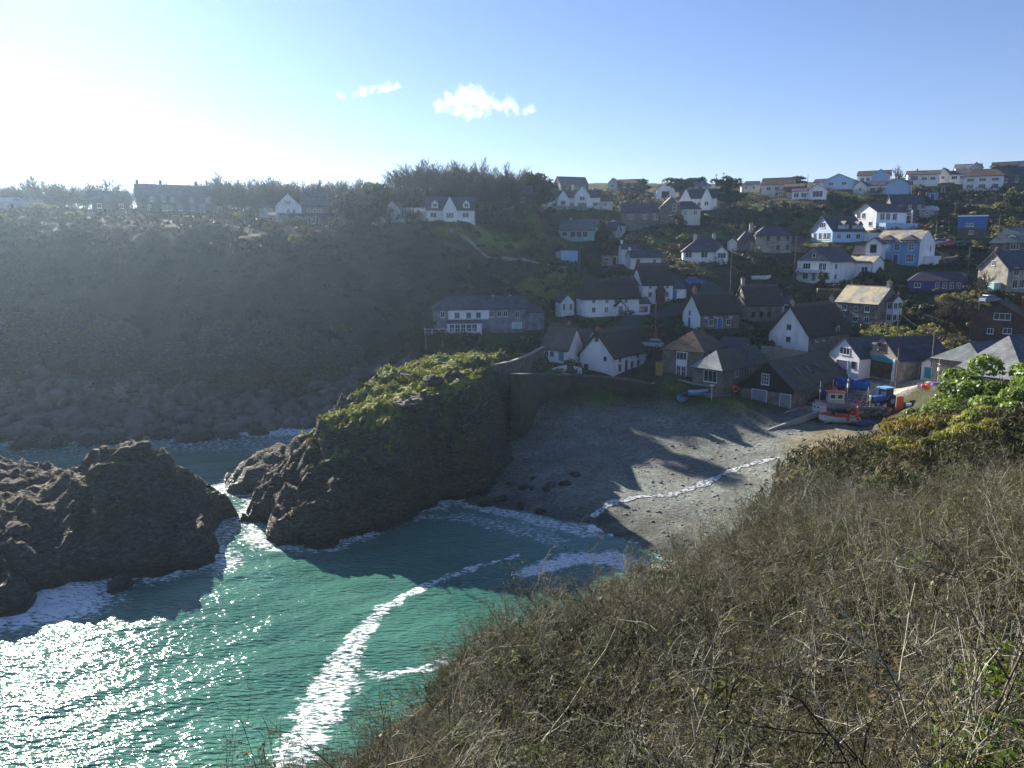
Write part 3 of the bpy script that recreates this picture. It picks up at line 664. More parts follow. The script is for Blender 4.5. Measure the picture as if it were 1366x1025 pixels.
h.win('f', -1.6, 1, .9, 1, bi=1); h.chim(-.6, 3.4, 5.4, 1.4, .9, stonelight); h.block(8.8, 12, 2, 6, 2.2, 1, 'x', stone, slatepurple)
h = House('little cream gabled store beside the hipped stone house', None, 970, 333, 190, -8, 'store', 'store')
h.block(0, 2.2, 0, 3.4, 1.9, .9, 'y', cream, browntile, .15); h.block(2.2, 5, .6, 3.4, 1.6, .1, 'x', stone, browntile, .2, kind='flat'); h.door('f', 1.1, white, .8, 1.5)
h = House('white angular house with a dark roof above a pale blue terrace wall', 'the white house over the terrace', 1168, 305, 212, -45)
h.block(-7.8, 0, 0, 10.6, 4.6, 2.2, 'y', white, slatepurple, .35); h.wins('f', [-6.4, -4.6], 2.9, w=1.2, h=1.5); h.wins('f', [-6.6, -2], .8, w=1.2, h=1.2); h.wins('r', [2, 4, 6.4], 2.4, w=1.6, h=1.8); b = MB(); b.box(0, 3.2, .2, 11.4, -.6, 1.5, skyblue); h.part('terrace_wall', b)
b = MB(); b.box(3, 3.2, 9, 9.4, 1.5, 5, frame_w); h.part('terrace_post', b)
h = House('dark stone house with purple roof behind the terraced white house', 'the dark stone house upslope', 1188, 290, 230, 14)
h.block(0, 9, 0, 6.5, 4, 2.4, 'x', stonedark, slatepurple, .25); h.wins('f', [2, 5, 7.5], 2.4, w=.9); h.wins('f', [2, 5], .5, w=1); h.chim(8.2, 3.2, 6.2, .9, .7); h.block(9, 13, 1, 6, 2, 1.2, 'x', stone, whiteroof)
h = House('blue painted house with a white gable end and two shallow dormers', 'the blue painted house', 1224.5, 352, 178, -22)
h.block(-10.2, 0, 0, 8.6, 5, 2.7, 'x', bluewash, slatelichen_sunlit, .25, og=.1)
b = MB(); b.add([(.03,.02,-2),(.03,8.6,-2),(.03,8.6,4.95),(.03,4.3,7.6),(.03,.02,4.95)], [(0,1,2,3,4)], white); h.part('white_gable', b)
h.wins('f', [-8.6, -5, -1.8], 3.1, w=1.2, h=1.5, nh=2); h.wins('f', [-8.8, -1.9], .4, w=1.8, h=1.8, nv=3, nh=2); h.door('f', -5.1, navy, 1.1, 2.1); h.win('r', 6, 2.8, .8, 1.4, d=.04)
for x in (-7.6, -2.6):
    h.block(x-1.6, x+1.6, -.1, 3.6, .6, .9, 'y', bluewash, slatepurple, .25, z0=4.9, wn='dormer_wall', rn='dormer_roof', il=1.0); h.win('f', x, 5.0, 1.6, .6, 3, bi=len(h.b)-1)
h.chim(-.5, 4.3, 7.4, 1.1, .9, brick); h.block(.1, 2.2, 3, 7, 1.6, .1, 'x', white, white, .05, kind='flat')
h = House('small white gabled porch building beside the blue painted house', None, 1155, 337, 182, -15, 'store', 'store')
h.block(0, 3.3, 0, 4, 2.2, 1.2, 'y', white, slatepurple, .3); h.door('f', 1.6, blackwood, 1.4, 1.9)
h = House('bright blue clad box house with white windows on the upper slope', 'the bright blue house', 1276, 316, 205, 0)
h.block(0, 6.6, 0, 6, 2.2, 0, 'x', stonedark, stonedark, 0, kind='flat'); h.block(.05, 6.6, -.1, 6.1, 2.9, .4, 'x', cladblue, M('blue_roof', (.06,.12,.28), (.045,.1,.23), 1), .2, z0=2.2, base=.02); h.wins('f', [2.2, 3.2], 2.7, w=.8, h=.9, bi=1); h.win('f', 3.2, .7, 1, 1)
h = House('purple bungalow with a dark roof and four white windows in a row', 'the purple bungalow', 1212, 388, 168, 4, 'bungalow')
h.block(0, 10.6, 0, 6, 2.3, 1.7, 'x', navy, slatepurple, .3, il=2.2); h.wins('f', [5.4, 6.8, 8.1, 9.4], .7, w=.75, h=1.3, nh=2); h.wins('f', [1.6], .8, w=1.3, h=1)
h = House('stone house with a grey green hipped roof and one dormer', 'the grey-green-roofed stone house', 1320, 337, 190, -4)
h.block(0, 12, 0, 7.5, 2.6, 3.5, 'x', stone, slategreygreen, .4, il=2.8); h.win('f', 5, .8, 1.8, 1.3, 3); h.win('f', 8, .8, 1.4, 1.2); h.dormer(4.2, 1, 4, 3, 1.7, .9, .7, white, slategreygreen); h.chim(3, 3.7, 5.8, .8, .6)
h = House('stone gable house with a blue slate roof and white bay windows', 'the stone gable house', 1342, 387, 158, 50)
h.block(0, 11, 0, 7, 4.4, 3.3, 'x', stonelight, slate, .35, og=.3); h.win('l', 3.5, 4.9, .8, 1.1, d=0); h.wins('f', [2.2, 5], 2.9, w=1.4, h=1.7); h.wins('f', [2.2, 4, 6], .4, w=1.4, h=1.7); h.win('l', 5.5, .6, 1.2, 1.6); h.chim(.4, 3.5, 7.6, .7, .6)
b = MB(); b.box(-1.9, -.02, 1.2, 3.4, -.4, 1.5, aqua); h.part('tank_shed', b)
h = House('blue grey flat shed on the bank below the white flats', None, 1237, 266, 246, 0, 'shed', 'shed')
h.block(0, 2.9, 0, 3, 2.1, .2, 'x', bluewash, slate, .15, kind='flat'); h.door('f', 1.4, navy, 1, 1.7)
h = House('brown timber shed beside the blue grey flat shed', None, 1251, 257, 254, 6, 'shed', 'shed')
h.block(0, 2.9, 0, 3, 1.9, .9, 'x', darkwood, browntile, .15); h.door('f', 1.4, polewood, 1, 1.7)
h = House('low stone outbuilding with a pale roof beside the dark stone house upslope', None, 1226, 289, 228, 8, 'outhouse', 'shed')
h.block(0, 3.8, 0, 4, 2, 1.1, 'x', stonelight, whiteroof, .2); h.win('f', 1.9, .7, 1, .8)
h = House('dark timber annex behind the white house with the dark gable', None, 1137, 356, 184, -12, 'annex', 'house')
h.block(0, 4.6, 0, 6, 3, 1.9, 'x', darkwood, slatepurple, .25); h.win('f', 1.5, 1, 1, 1.2); h.win('f', 3.2, 1, 1, 1.2)
h = House('low dark bungalow tucked under the brown-tiled cream house', None, 1034, 266, 254, -6, 'bungalow', 'house')
h.block(0, 6, 0, 5, 2.1, 1.1, 'x', stonedark, slatepurple, .25); h.wins('f', [1.6, 4.2], .7, w=1.3, h=1)
h = House('white cottage gable peeping over hedges beside the aqua bungalow', None, 806, 312, 222, -16, 'house')
h.block(0, 5, 0, 4.5, 2.4, 1.8, 'y', cream, slatepurple, .25); h.win('f', 2.5, .8, 1, 1)
# ---- skyline, east end
h = House('dark stone terrace with a steep slate roof at the top of the village', 'the dark terrace at the top', 1331, 252, 262, 0)
h.block(0, 13, 0, 7, 3.8, 3.2, 'x', stonedark, slate, .25); h.wins('f', [2, 5, 8, 11], 2, w=1, h=1.4)
h = House('white block of flats with a brown hipped roof', 'the white flats', 1284, 254, 262, 0)
h.block(0, 11.3, 0, 8, 4.6, 2.2, 'x', white, browntile, .4, il=3, ir=2); h.wins('f', [2, 5.4, 9], 2.8, w=2, h=1, nv=3); h.wins('f', [2, 5.4, 9], .5, w=2, h=1.4, nv=3)
h = House('white upside-down house with a low brown roof on the skyline', 'the low brown-roofed white house', 1210, 248, 270, 4)
h.block(0, 9.6, 0, 7, 3.8, 1.3, 'x', white, browntile, .4); h.win('f', 2, 1.8, 2.2, 1.5, 3); h.wins('f', [5, 7.6], 1.8, w=1.6, h=1); h.chim(3, 3.5, 5, .6, .5)
h = House('white gable chalet stepped beside a dark tiled house on the ridge', 'the stepped chalet', 1249, 243, 276, -12)
h.block(0, 3.8, 0, 7, 2.9, 1.8, 'y', cream, slatepurple, .25); h.block(3.8, 10, .5, 7, 2.4, 1.4, 'x', white, slatepurple, .3); h.win('f', 1.9, 1, 1.2, 1); h.wins('f', [5.4, 8], .7, w=1.8, h=1.2, nv=3, bi=1)
h = House('long white bungalow with a pale blue gable and a sunlit gable', 'the long white bungalow', 1139, 260, 255, -10, 'bungalow')
h.block(0, 16, 0, 6, 2.7, 1.4, 'x', white, slatepurple, .3); h.block(0.2, 4, -2.2, 4, 2.6, 1.6, 'y', white, slatepurple, .25); h.block(9.6, 16, -1.5, 4, 2.9, 1.7, 'y', skyblue, slatepurple, .3); h.wins('f', [5.5, 7.6], .6, w=1.5, h=1.5); h.win('f', 2.1, 1, 1, 1.1, bi=1)
h = House('white house with a pale blue gable stacked behind the long bungalow', None, 1143, 246, 272, -6)
h.block(0, 10, 0, 6, 2.9, 1.6, 'x', white, browntile, .3); h.block(4.6, 10, -1.2, 4, 3, 1.6, 'y', skyblue, slatelichen_sunlit, .3); h.wins('f', [1.6, 3.4], 1, w=1.2, h=1.2)
h = House('pale blue gable bungalow on the skyline above dark hedges', 'the pale blue gable bungalow', 1098, 252, 268, -14, 'bungalow')
h.block(0, 9.4, 0, 8, 2.7, 2, 'y', skyblue, slatelichen_sunlit, .3); h.win('f', 2.4, 1, 1.6, 1.1); h.win('f', 6.6, 1, 1.6, 1.1); h.block(-3.5, 0, 1, 6, 2.3, 1.2, 'x', white, slatepurple, .25)
h = House('low white bungalow with a gable of wide glass over dark hedges', 'the wide-glazed bungalow', 1056, 266, 248, -6, 'bungalow')
h.block(0, 5.2, 0, 6, 2.5, 1, 'x', white, slatepurple, .3); h.block(5, 10, -.8, 6, 2.9, 1.5, 'y', white, slatepurple, .35); h.win('f', 7.6, .5, 3, 1.9, 3, bi=1); h.wins('f', [1.3, 3.5], .6, w=1.5, h=1.4)
h = House('cream house with a wide brown tiled roof on the skyline', 'the brown-tiled cream house', 1015, 258, 262, -10)
h.block(0, 10, 0, 7, 2.8, 2.2, 'x', cream, browntile, .3); h.wins('f', [2.4, 5, 7.6], .9, w=1.4); h.block(8, 14, -5, 0, 1.5, 1, 'x', stonedark, browntile, .3)
h = House('small pale roofed bungalow beside the brown tiled cream house', None, 989, 256, 270, 5, 'bungalow')
h.block(0, 6, 0, 5, 2.2, 1.4, 'x', palegrey, slatelichen_sunlit, .3, il=1.5); h.wins('f', [1.5, 4], .8)
h = House('pale gable house on the ridge above the white flats', None, 1274, 238, 290, 6)
h.block(0, 8.4, 0, 6, 3.4, 1.7, 'x', palegrey, slatelichen_sunlit, .3); h.block(4, 8.4, -1.2, 3, 3.5, 1.9, 'y', palegrey, slatelichen_sunlit, .3); h.wins('f', [2, 6], 1.5, w=1.4)
h = House('dark chalet with a white gable at the eastern end of the ridge', None, 1322, 232, 290, -4)
h.block(0, 16, 0, 6, 2.6, 1.6, 'x', stonedark, slatepurple, .3); h.block(8, 13, -1, 3, 2.8, 1.6, 'y', palegrey, slatepurple, .3); h.wins('f', [3, 6], 1, w=1.4)
# ------------------------------------------------------------ terrain
def C(u, v, Y=None, z=None, dz=0):
    p = P(u, v, Y, z); CTRL.append((p.x, p.y, p.z + dz))
# headland across the cove
for u, v0 in ((-260, 600), (-120, 594), (0, 588), (120, 584), (240, 578), (340, 573), (410, 567)):
    p = P(u, v0, z=0); CTRL.append((p.x, p.y, 0)); CTRL.append((p.x * 1.0, p.y - 8, -3))
    C(u, v0 - 38, p.y + 8); C(u, v0 - 86, p.y + 14)
for u in (-260, -120, 0, 120, 240, 340, 430):
    C(u, 440, 142); C(u, 370, 153); C(u, 318, 165)
for u in (-260, -120, 0, 120, 250, 340): C(u, 286 if u < 200 else (291 if u < 300 else 301), 190); CTRL.append((P(u, 286, 190).x * 1.25, 235, 40)); CTRL.append((P(u, 286, 190).x * 1.7, 330, 34))
for u, v, Y in ((480, 470, 146), (540, 500, 140), (560, 470, 146), (500, 420, 156), (560, 400, 162), (480, 360, 172), (560, 350, 170), (620, 360, 172), (680, 380, 174),
                (480, 302, 180), (560, 303, 180), (640, 312, 185), (700, 345, 184), (740, 380, 172), (720, 440, 152), (640, 470, 146), (690, 470, 142),
                (600, 288, 190), (520, 264, 204), (560, 264, 204), (640, 262, 208), (700, 258, 222), (600, 270, 236), (800, 256, 300), (950, 252, 310), (1100, 248, 300), (1250, 240, 310), (1400, 228, 310), (1550, 220, 310),
                (870, 320, 205), (960, 300, 222), (1050, 290, 225), (930, 372, 172), (1010, 370, 176), (960, 355, 182), (1150, 380, 170), (1090, 395, 162), (1250, 400, 158), (1300, 360, 176),
                (1290, 330, 192), (1260, 280, 235), (1330, 270, 245), (1450, 330, 190), (1450, 420, 150), (1450, 260, 262), (1240, 450, 136), (880, 440, 140), (850, 420, 150), (1000, 440, 140)):
    C(u, v, Y)
for u, v, z in ((620, 668, .1), (700, 682, .1), (760, 694, .1), (830, 716, .1), (905, 745, .1), (1000, 790, .1), (760, 640, 1.5), (900, 655, 1.3), (1000, 680, 1.3), (850, 590, 2.8), (1000, 590, 3.4), (720, 565, 3.2), (860, 540, 4.6),
                (950, 540, 5), (1040, 556, 5.4), (1060, 610, 3.4), (1100, 600, 4.4), (1150, 540, 6.6), (1180, 530, 7), (1240, 516, 8), (1120, 560, 5.8), (1100, 640, 3.4), (1200, 600, 5), (780, 510, 8.4), (740, 505, 8.6),
                (900, 507, 6.4), (960, 525, 5.6), (1150, 512, 7.6), (1200, 512, 7.7), (1366, 600, 6), (1300, 560, 8), (1450, 560, 9), (1450, 500, 12)):
    C(u, v, z=z)
for q in ((-60,60,-4),(-30,60,-4),(-10,60,-4),(-100,60,-5),(-100,92,-4),(-62,104,-3),(-45,103,-3),(-30,70,-3),(-20,112,-2.5),(-14,122,-1),(-150,80,-5),(0,50,-4),(5,78,-1.5),(0,82,-1.2),(20,45,-4),(12,60,-2.5),(30,40,-4),(60,50,-1),(60,75,4),(90,60,4),(-200,100,-4),(-20,96,-2)):
    CTRL.append(q)
for x in (-300, -150, 0, 150, 300):
    CTRL.append((x, 420, 60 if x > -100 else 38)); CTRL.append((x*1.0, 360, 60 if x > -60 else 38))
for y in (120, 200, 280): CTRL.append((260, y, 16 + (y-120)*.25)); CTRL.append((-290, y, 2 if y < 130 else 40))
for q in ((927,378,170),(824,364,185),(1265,328,187),(1284,329,186),(1249,326,188),(869,462,137.5),(1322,403,153),(879,497,124),(874,453,137.8),(1136,521,119),(1247,525,104),(1015,374,173),(1103,531,116.5),
          (1118,570,108.5),(1155,571,106.5),(1199,550,108),(1165,555,108.5),(1090,557,111.5),(981,523,117),(650,348,181),(911,534,119.5),(932,528,119.5),(957,532,118)):
    C(*q, dz=-.05)
base_f = RBF(CTRL, .8)
TX = np.arange(-300, 301, 1.25); TY = np.arange(40, 421, 1.25)
GX, GY = np.meshgrid(TX, TY)
TZ = base_f(GX, GY)
rough = np.ones_like(TZ)
for x, y, r in FOOT: rough = np.minimum(rough, smooth(r, r + 5, np.hypot(GX - x, GY - y)))
beach = smooth(6.8, 4.2, TZ) * smooth(-24, -6, GX - (GY - 110) * -.1) * smooth(150, 134, GY)
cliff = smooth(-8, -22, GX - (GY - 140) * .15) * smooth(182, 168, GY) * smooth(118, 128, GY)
gul = fbm(GX / 14, GY / 40, 4, 11, True)
TZ = TZ + rough * (1 - beach) * (fbm(GX / 16, GY / 16, 4, 2) * 1.5 + fbm(GX / 4, GY / 4, 3, 5) * .45) + cliff * gul * 2.2 * smooth(1, 7, TZ)
shore_rock = cliff * smooth(10.5, 5, TZ) * smooth(-1.5, .5, TZ)
TZ += shore_rock * (fbm(GX / 5, GY / 5, 4, 21, True) * 1.1)
TZ += beach * (fbm(GX / 3, GY / 3, 3, 31) * .12 + fbm(GX / 14, GY / 5, 2, 33) * .25)

def tz(x, y):
    i = min(max((x - TX[0]) / 1.25, 0), len(TX) - 1.001); j = min(max((y - TY[0]) / 1.25, 0), len(TY) - 1.001)
    a, b = int(i), int(j); fx, fy = i - a, j - b
    return float((TZ[b, a]*(1-fx) + TZ[b, a+1]*fx)*(1-fy) + (TZ[b+1, a]*(1-fx) + TZ[b+1, a+1]*fx)*fy)

# ground kinds as real surface colours
n1 = fbm(GX / 9, GY / 9, 4, 41); n2 = fbm(GX / 3.5, GY / 3.5, 3, 42); n3 = fbm(GX / 22, GY / 22, 3, 43)
def c3(*c): return np.array(c)
scrub = c3(.055, .055, .028) + (n1[..., None] * c3(.03, .026, .012)) + (n2[..., None] * c3(.02, .018, .01))
green = c3(.065, .095, .022); brown = c3(.06, .05, .03)
k = smooth(.02, .25, n3)[..., None]; cols = scrub * (1 - k) + green * k * (1 + .5 * n2[..., None]) 
k = smooth(.05, .3, fbm(GX / 12, GY / 12, 3, 44))[..., None]; cols = cols * (1 - k) + brown * k * (1 + .6 * n2[..., None])
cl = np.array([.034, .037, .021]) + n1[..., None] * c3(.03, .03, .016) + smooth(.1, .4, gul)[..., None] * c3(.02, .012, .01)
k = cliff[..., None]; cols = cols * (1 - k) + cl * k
rk = c3(.13, .12, .112) * (1 + .8 * n2[..., None] + .5 * n1[..., None])
k = np.clip(shore_rock * 1.5, 0, 1)[..., None]; cols = cols * (1 - k) + rk * k
pb = c3(.182, .196, .18) * (1 + .35 * n1[..., None] + .25 * n2[..., None])
wet = smooth(1.2, .2, TZ)[..., None]; pb = pb * (1 - .45 * wet)
k = smooth(.05, .3, fbm(GX / 6, GY / 2.5, 3, 51))[..., None] * .5; pb = pb * (1 - k) + c3(.19, .18, .15) * k
k = beach[..., None]; cols = cols * (1 - k) + pb * k
def patch(poly, c, soft=1.2, var=.25):
    global cols
    k = smooth(-soft, soft, poly_dist(GX, GY, poly))[..., None]
    cols = cols * (1 - k) + np.array(c) * (1 + var * n2[..., None]) * k
def pxpoly(pts): return [tuple(P(*q)) for q in pts]
patch(pxpoly([(630,310,186),(668,302,190),(705,306,192),(690,322,186),(640,325,182)]), (.14, .2, .03))
patch(pxpoly([(560,312,178),(610,308,184),(640,318,182),(590,322,178)]), (.09, .13, .03))
patch(pxpoly([(840,322,205),(900,312,212),(985,306,220),(960,325,206),(880,332,200)]), (.08, .13, .03))
patch(pxpoly([(1045,315,205),(1080,295,218),(1085,318,204)]), (.08, .12, .03))
patch(pxpoly([(690,385,172),(740,355,186),(790,362,180),(770,395,166),(720,400,166)]), (.15, .16, .04))
patch(pxpoly([(1180,365,172),(1260,345,180),(1265,372,170),(1180,380,168)]), (.08, .11, .03))
patch(pxpoly([(1060,545,115),(1150,545,111),(1245,520,113),(1240,503,120),(1140,500,124),(1120,515,117)]), (.13, .125, .125), .6, .1)
patch(pxpoly([(1140,512,118),(1240,516,114),(1246,506,118),(1140,501,123)]), (.42, .37, .3), .4, .1)
patch(pxpoly([(1060,640,92),(1050,590,103),(1120,575,106),(1180,600,96),(1180,660,86)]), (.2, .17, .11), 2, .5)

m, nt, N, L, b = newmat('ground')
at = N.new('ShaderNodeAttribute'); at.attribute_name = 'Col'
f1 = noise_node(nt, 2.2, 6, .65); f2 = noise_node(nt, .35, 4)
col = mixc(nt, 1, at.outputs['Color'], ramp(nt, f1.outputs['Fac'], [(.3, (.45,)*3), (.7, (1.6,)*3)]).outputs['Color'], 'MULTIPLY')
col = mixc(nt, 1, col, ramp(nt, f2.outputs['Fac'], [(.3, (.8, .78, .75)), (.7, (1.2, 1.22, 1.15))]).outputs['Color'], 'MULTIPLY')
L.new(col, b.inputs['Base Color']); b.inputs['Roughness'].default_value = .95; b.inputs['Specular IOR Level'].default_value = .15
bp = N.new('ShaderNodeBump'); bp.inputs['Strength'].default_value = 1; bp.inputs['Distance'].default_value = .2
f3 = noise_node(nt, 3.0, 8, .7); L.new(f3.outputs['Fac'], bp.inputs['Height']); L.new(bp.outputs['Normal'], b.inputs['Normal'])
ground_m = m
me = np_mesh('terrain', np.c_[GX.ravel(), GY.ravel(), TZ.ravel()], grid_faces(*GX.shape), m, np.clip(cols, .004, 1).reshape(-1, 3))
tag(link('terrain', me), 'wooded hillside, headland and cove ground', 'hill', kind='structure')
# the country beyond, out to the horizon
V = [(-5000, -5000, -8), (5000, -5000, -8), (5000, 7000, -8), (-5000, 7000, -8)]
b = MB(); b.add(V, [(0, 1, 2, 3)], M('far_ground', (.05, .06, .03), (.04, .045, .025), .02)); o = b.build('ground'); tag(o, kind='structure')

# ------------------------------------------------------------ sea rocks and the green point
def rockmat(name, grass, wetz=1.6):
    m, nt, N, L, b = newmat(name)
    ge = N.new('ShaderNodeNewGeometry'); sx = N.new('ShaderNodeSeparateXYZ'); L.new(ge.outputs['Position'], sx.inputs[0])
    n = noise_node(nt, .55, 8, .65); n2 = noise_node(nt, 1.6, 8, .7, stretch=((1, 1, 3), (R(25), R(30), 0)))
    rockc = ramp(nt, n2.outputs['Fac'], [(.3, (.035, .03, .025)), (.5, (.085, .073, .057)), (.7, (.25, .215, .165))]).outputs['Color']  # palest stop stands for sunlit rock edges, scattered by noise
    lich = ramp(nt, n.outputs['Fac'], [(.5, (0,)*3), (.62, (1,)*3)]).outputs['Color']
    hz = N.new('ShaderNodeMapRange'); L.new(sx.outputs['Z'], hz.inputs['Value']); hz.inputs['From Min'].default_value = 2; hz.inputs['From Max'].default_value = 7
    a = N.new('ShaderNodeMath'); a.operation = 'MULTIPLY'; L.new(hz.outputs[0], a.inputs[0]); L.new(lich, a.inputs[1])
    c = mixc(nt, a.outputs[0], rockc, (.1, .1, .036))
    wz = N.new('ShaderNodeMapRange'); L.new(sx.outputs['Z'], wz.inputs['Value']); wz.inputs['From Min'].default_value = .4; wz.inputs['From Max'].default_value = wetz
    c = mixc(nt, wz.outputs[0], mixc(nt, 1, c, (.4, .36, .36), 'MULTIPLY'), c)
    at = N.new('ShaderNodeAttribute'); at.attribute_name = 'grass'
    g = N.new('ShaderNodeMath'); g.operation = 'ADD'; L.new(at.outputs['Fac'], g.inputs[0])
    nn = noise_node(nt, 1.1, 6, .7); s = N.new('ShaderNodeMath'); s.operation = 'SUBTRACT'; L.new(nn.outputs['Fac'], s.inputs[0]); s.inputs[1].default_value = .5
    L.new(s.outputs[0], g.inputs[1])
    gf = ramp(nt, g.outputs[0], [(.42, (0,)*3), (.58, (1,)*3)]).outputs['Color']
    gn = noise_node(nt, .8, 6, .7)
    gc = ramp(nt, gn.outputs['Fac'], [(.3, (.06, .075, .014)), (.5, (.17, .22, .03)), (.72, (.28, .29, .06))]).outputs['Color']
    c = mixc(nt, gf, c, gc)
    L.new(c, b.inputs['Base Color'])
    rr = N.new('ShaderNodeMapRange'); L.new(sx.outputs['Z'], rr.inputs['Value']); rr.inputs['From Min'].default_value = .5; rr.inputs['From Max'].default_value = 3
    rr.inputs['To Min'].default_value = .45; rr.inputs['To Max'].default_value = .9; L.new(rr.outputs[0], b.inputs['Roughness'])
    b.inputs['Specular IOR Level'].default_value = .35
    bp = N.new('ShaderNodeBump'); bp.inputs['Strength'].default_value = 1; bp.inputs['Distance'].default_value = .7
    nb = noise_node(nt, 1.3, 10, .7, stretch=((1, 1, 2.2), (R(25), R(30), 0)))
    vo = N.new('ShaderNodeTexVoronoi'); vo.feature = 'DISTANCE_TO_EDGE'; vo.inputs['Scale'].default_value = .8
    mpv = N.new('ShaderNodeMapping'); mpv.inputs['Scale'].default_value = (1, 1, 2.4); mpv.inputs['Rotation'].default_value = (R(25), R(30), 0)
    L.new(mixc(nt, .25, ge.outputs['Position'], n.outputs['Color'], 'ADD'), mpv.inputs['Vector']); L.new(mpv.outputs[0], vo.inputs['Vector'])
    cr = N.new('ShaderNodeMapRange'); L.new(vo.outputs['Distance'], cr.inputs['Value']); cr.inputs['From Max'].default_value = .16; cr.inputs['To Max'].default_value = .45
    hs = N.new('ShaderNodeMath'); hs.operation = 'ADD'; L.new(nb.outputs['Fac'], hs.inputs[0]); L.new(cr.outputs[0], hs.inputs[1]); L.new(hs.outputs[0], bp.inputs['Height']); L.new(bp.outputs['Normal'], b.inputs['Normal'])
    return m
rock_m = rockmat('sea_rock', False)
ROCKS = []
def rock_island(name, outline, tops, w, step, seed, amp, power=.55, grass=None, gz=4.0, floor=None, dip=(.35, .2), dn=(5, 2.2)):
    ROCKS.append(outline)
    xs = [p[0] for p in outline]; ys = [p[1] for p in outline]
    X, Y = np.meshgrid(np.arange(min(xs)-4, max(xs)+4, step), np.arange(min(ys)-4, max(ys)+4, step))
    d0 = poly_dist(X, Y, outline); d = d0 + fbm(X/dn[0], Y/dn[0], 4, seed) * dn[1]
    w = w(X, Y) if callable(w) else w
    top = RBF(tops, .3)(X, Y) if len(tops) > 3 else np.full(X.shape, tops[0][2])
    pr = np.clip(d / w, 0, 1) ** power
    fl = floor(X, Y) if floor else 0
    Z = np.where(d > 0, fl + (np.maximum(top, .6) - fl) * pr, d * .8 + fl)
    steep = smooth(.05, .3, pr) * (1 - smooth(.86, 1.0, pr) * (.75 if grass else .2))
    # slanting beds of rock
    bed = X * dip[0] + Y * dip[1]
    Z += steep * amp * (fbm(X/4 + Z*.15, Y/4, 5, seed+3, True) * 1.0 + fbm(bed*1.0 + .4*fbm(X/6, Y/6, 3, seed+9), Z * .25 + (X-Y)*.06, 3, seed+6, True) * .8)
    Z += fbm(X/1.5 + bed*.3, Y/1.5 - bed*.3, 4, seed+5, True) * .42 * amp * smooth(0, .3, pr)
    if grass: Z += smooth(.8, 1, pr) * (fbm(X/5, Y/5, 3, seed+8) * .9 + fbm(X/1.5, Y/1.5, 3, seed+7) * .25)
    gy_, gx_ = np.gradient(Z, step); sl = np.hypot(gx_, gy_)
    g = smooth(1.9, .8, sl) * smooth(gz, gz + 2.5, Z) * (1 if grass else .36)
    # sideways push so faces are broken, not just a height field
    k = .6 * amp * steep
    XX = X + k * fbm(Z/2.5 + X/9, Y/4, 4, seed+12); YY = Y + k * fbm(Z/2.5 + Y/9, X/4, 4, seed+14)
    me = np_mesh(name, np.c_[XX.ravel(), YY.ravel(), Z.ravel()], grid_faces(*X.shape), rock_m, attrs={'grass': g}, smooth_=False)
    return link(name, me), (X, Y, Z)

o, _ = rock_island('sea_rock', [(-28.2,70.5),(-33,67.5),(-38,66.2),(-42,64),(-47,61),(-60,59),(-78,64),(-84,76),(-76,90),(-60,92),(-50,90),(-42,89),(-36,87.5),(-32.3,84.5),(-31.6,80),(-32,76)],
    [(-41,80,8.2),(-38.5,81,7.8),(-36,82,5.6),(-33.5,82.5,2.6),(-44,79.5,7.6),(-46.5,79,5.6),(-50,79.5,3.0),(-54,78,4.2),(-62,78,5.2),(-74,78,5.2),(-38,73,4.2),(-45,70,4.2),(-56,68,3.8),(-40,86,4),(-33,70,1.8),(-31,73,1.6)], 7.5, .35, 61, 1.5, .5)
tag(o, 'big dark rounded rock standing in the sea across the gap from the green point', 'sea rock')
o, _ = rock_island('sea_rock', [(-37.5,94),(-33.5,91.5),(-29.5,92.5),(-25,97),(-25,103),(-31,104),(-36,101)], [(-30,98,4.0),(-27,100,4.2),(-35,96,2),(-33,94,2.2)], 4, .35, 75, .8)
tag(o, 'low dark rock wedge tucked behind the tip of the green point', 'sea rock')
def beach_floor(X, Y): return smooth(-14, 4, X) * smooth(84, 116, Y) * 3.4
tops = [tuple(P(*q)) for q in ((418,578,86.5),(445,566,88),(480,556,89),(520,548,89),(500,512,98),(455,562,89),(478,550,94),(495,522,97),(490,514,101),(560,548,86.5),(600,546,90),(640,528,95),(668,518,98),(600,500,105),(656,500,105),(640,492,110),(720,482,122),(700,490,115),
        (405,612,87),(375,640,84),(350,690,78),(440,640,82),(480,650,81.5),(505,610,83.5),(560,520,97))] + [(8,126,9.2),(2,128,10.5),(-8,124,12),(-16,112,12.5),(-22,101,11)]
o, TOD = rock_island('green_point', [(-26.8,76.3),(-23,74.3),(-18.5,74.6),(-15.8,77.5),(-13.2,82.5),(-10.2,86),(-5.2,89.3),(-3,93),(-1.6,99),(-1.4,106),(-.6,114),(2,122),(13,125),(14,131),(4,137),(-7,134),(-14,124),(-19,113),(-24,103),(-29.5,95),(-31,88),(-29.3,82)],
    tops, lambda X, Y: 5.2 + 8*smooth(-15, -27, X), .32, 88, 2.0, .5, True, 5.5, beach_floor, (.25, .3), (7, 4.5))
o.name = 'rocky_point'; tag(o, 'rocky point with a sunlit grassy top between the two coves', 'headland', kind='structure')
def todz(x, y):
    X, Y, Z = TOD; i = int(round((x - X[0, 0]) / .32)); j = int(round((y - Y[0, 0]) / .32))
    return float(Z[min(max(j, 0), Z.shape[0]-1), min(max(i, 0), Z.shape[1]-1)])
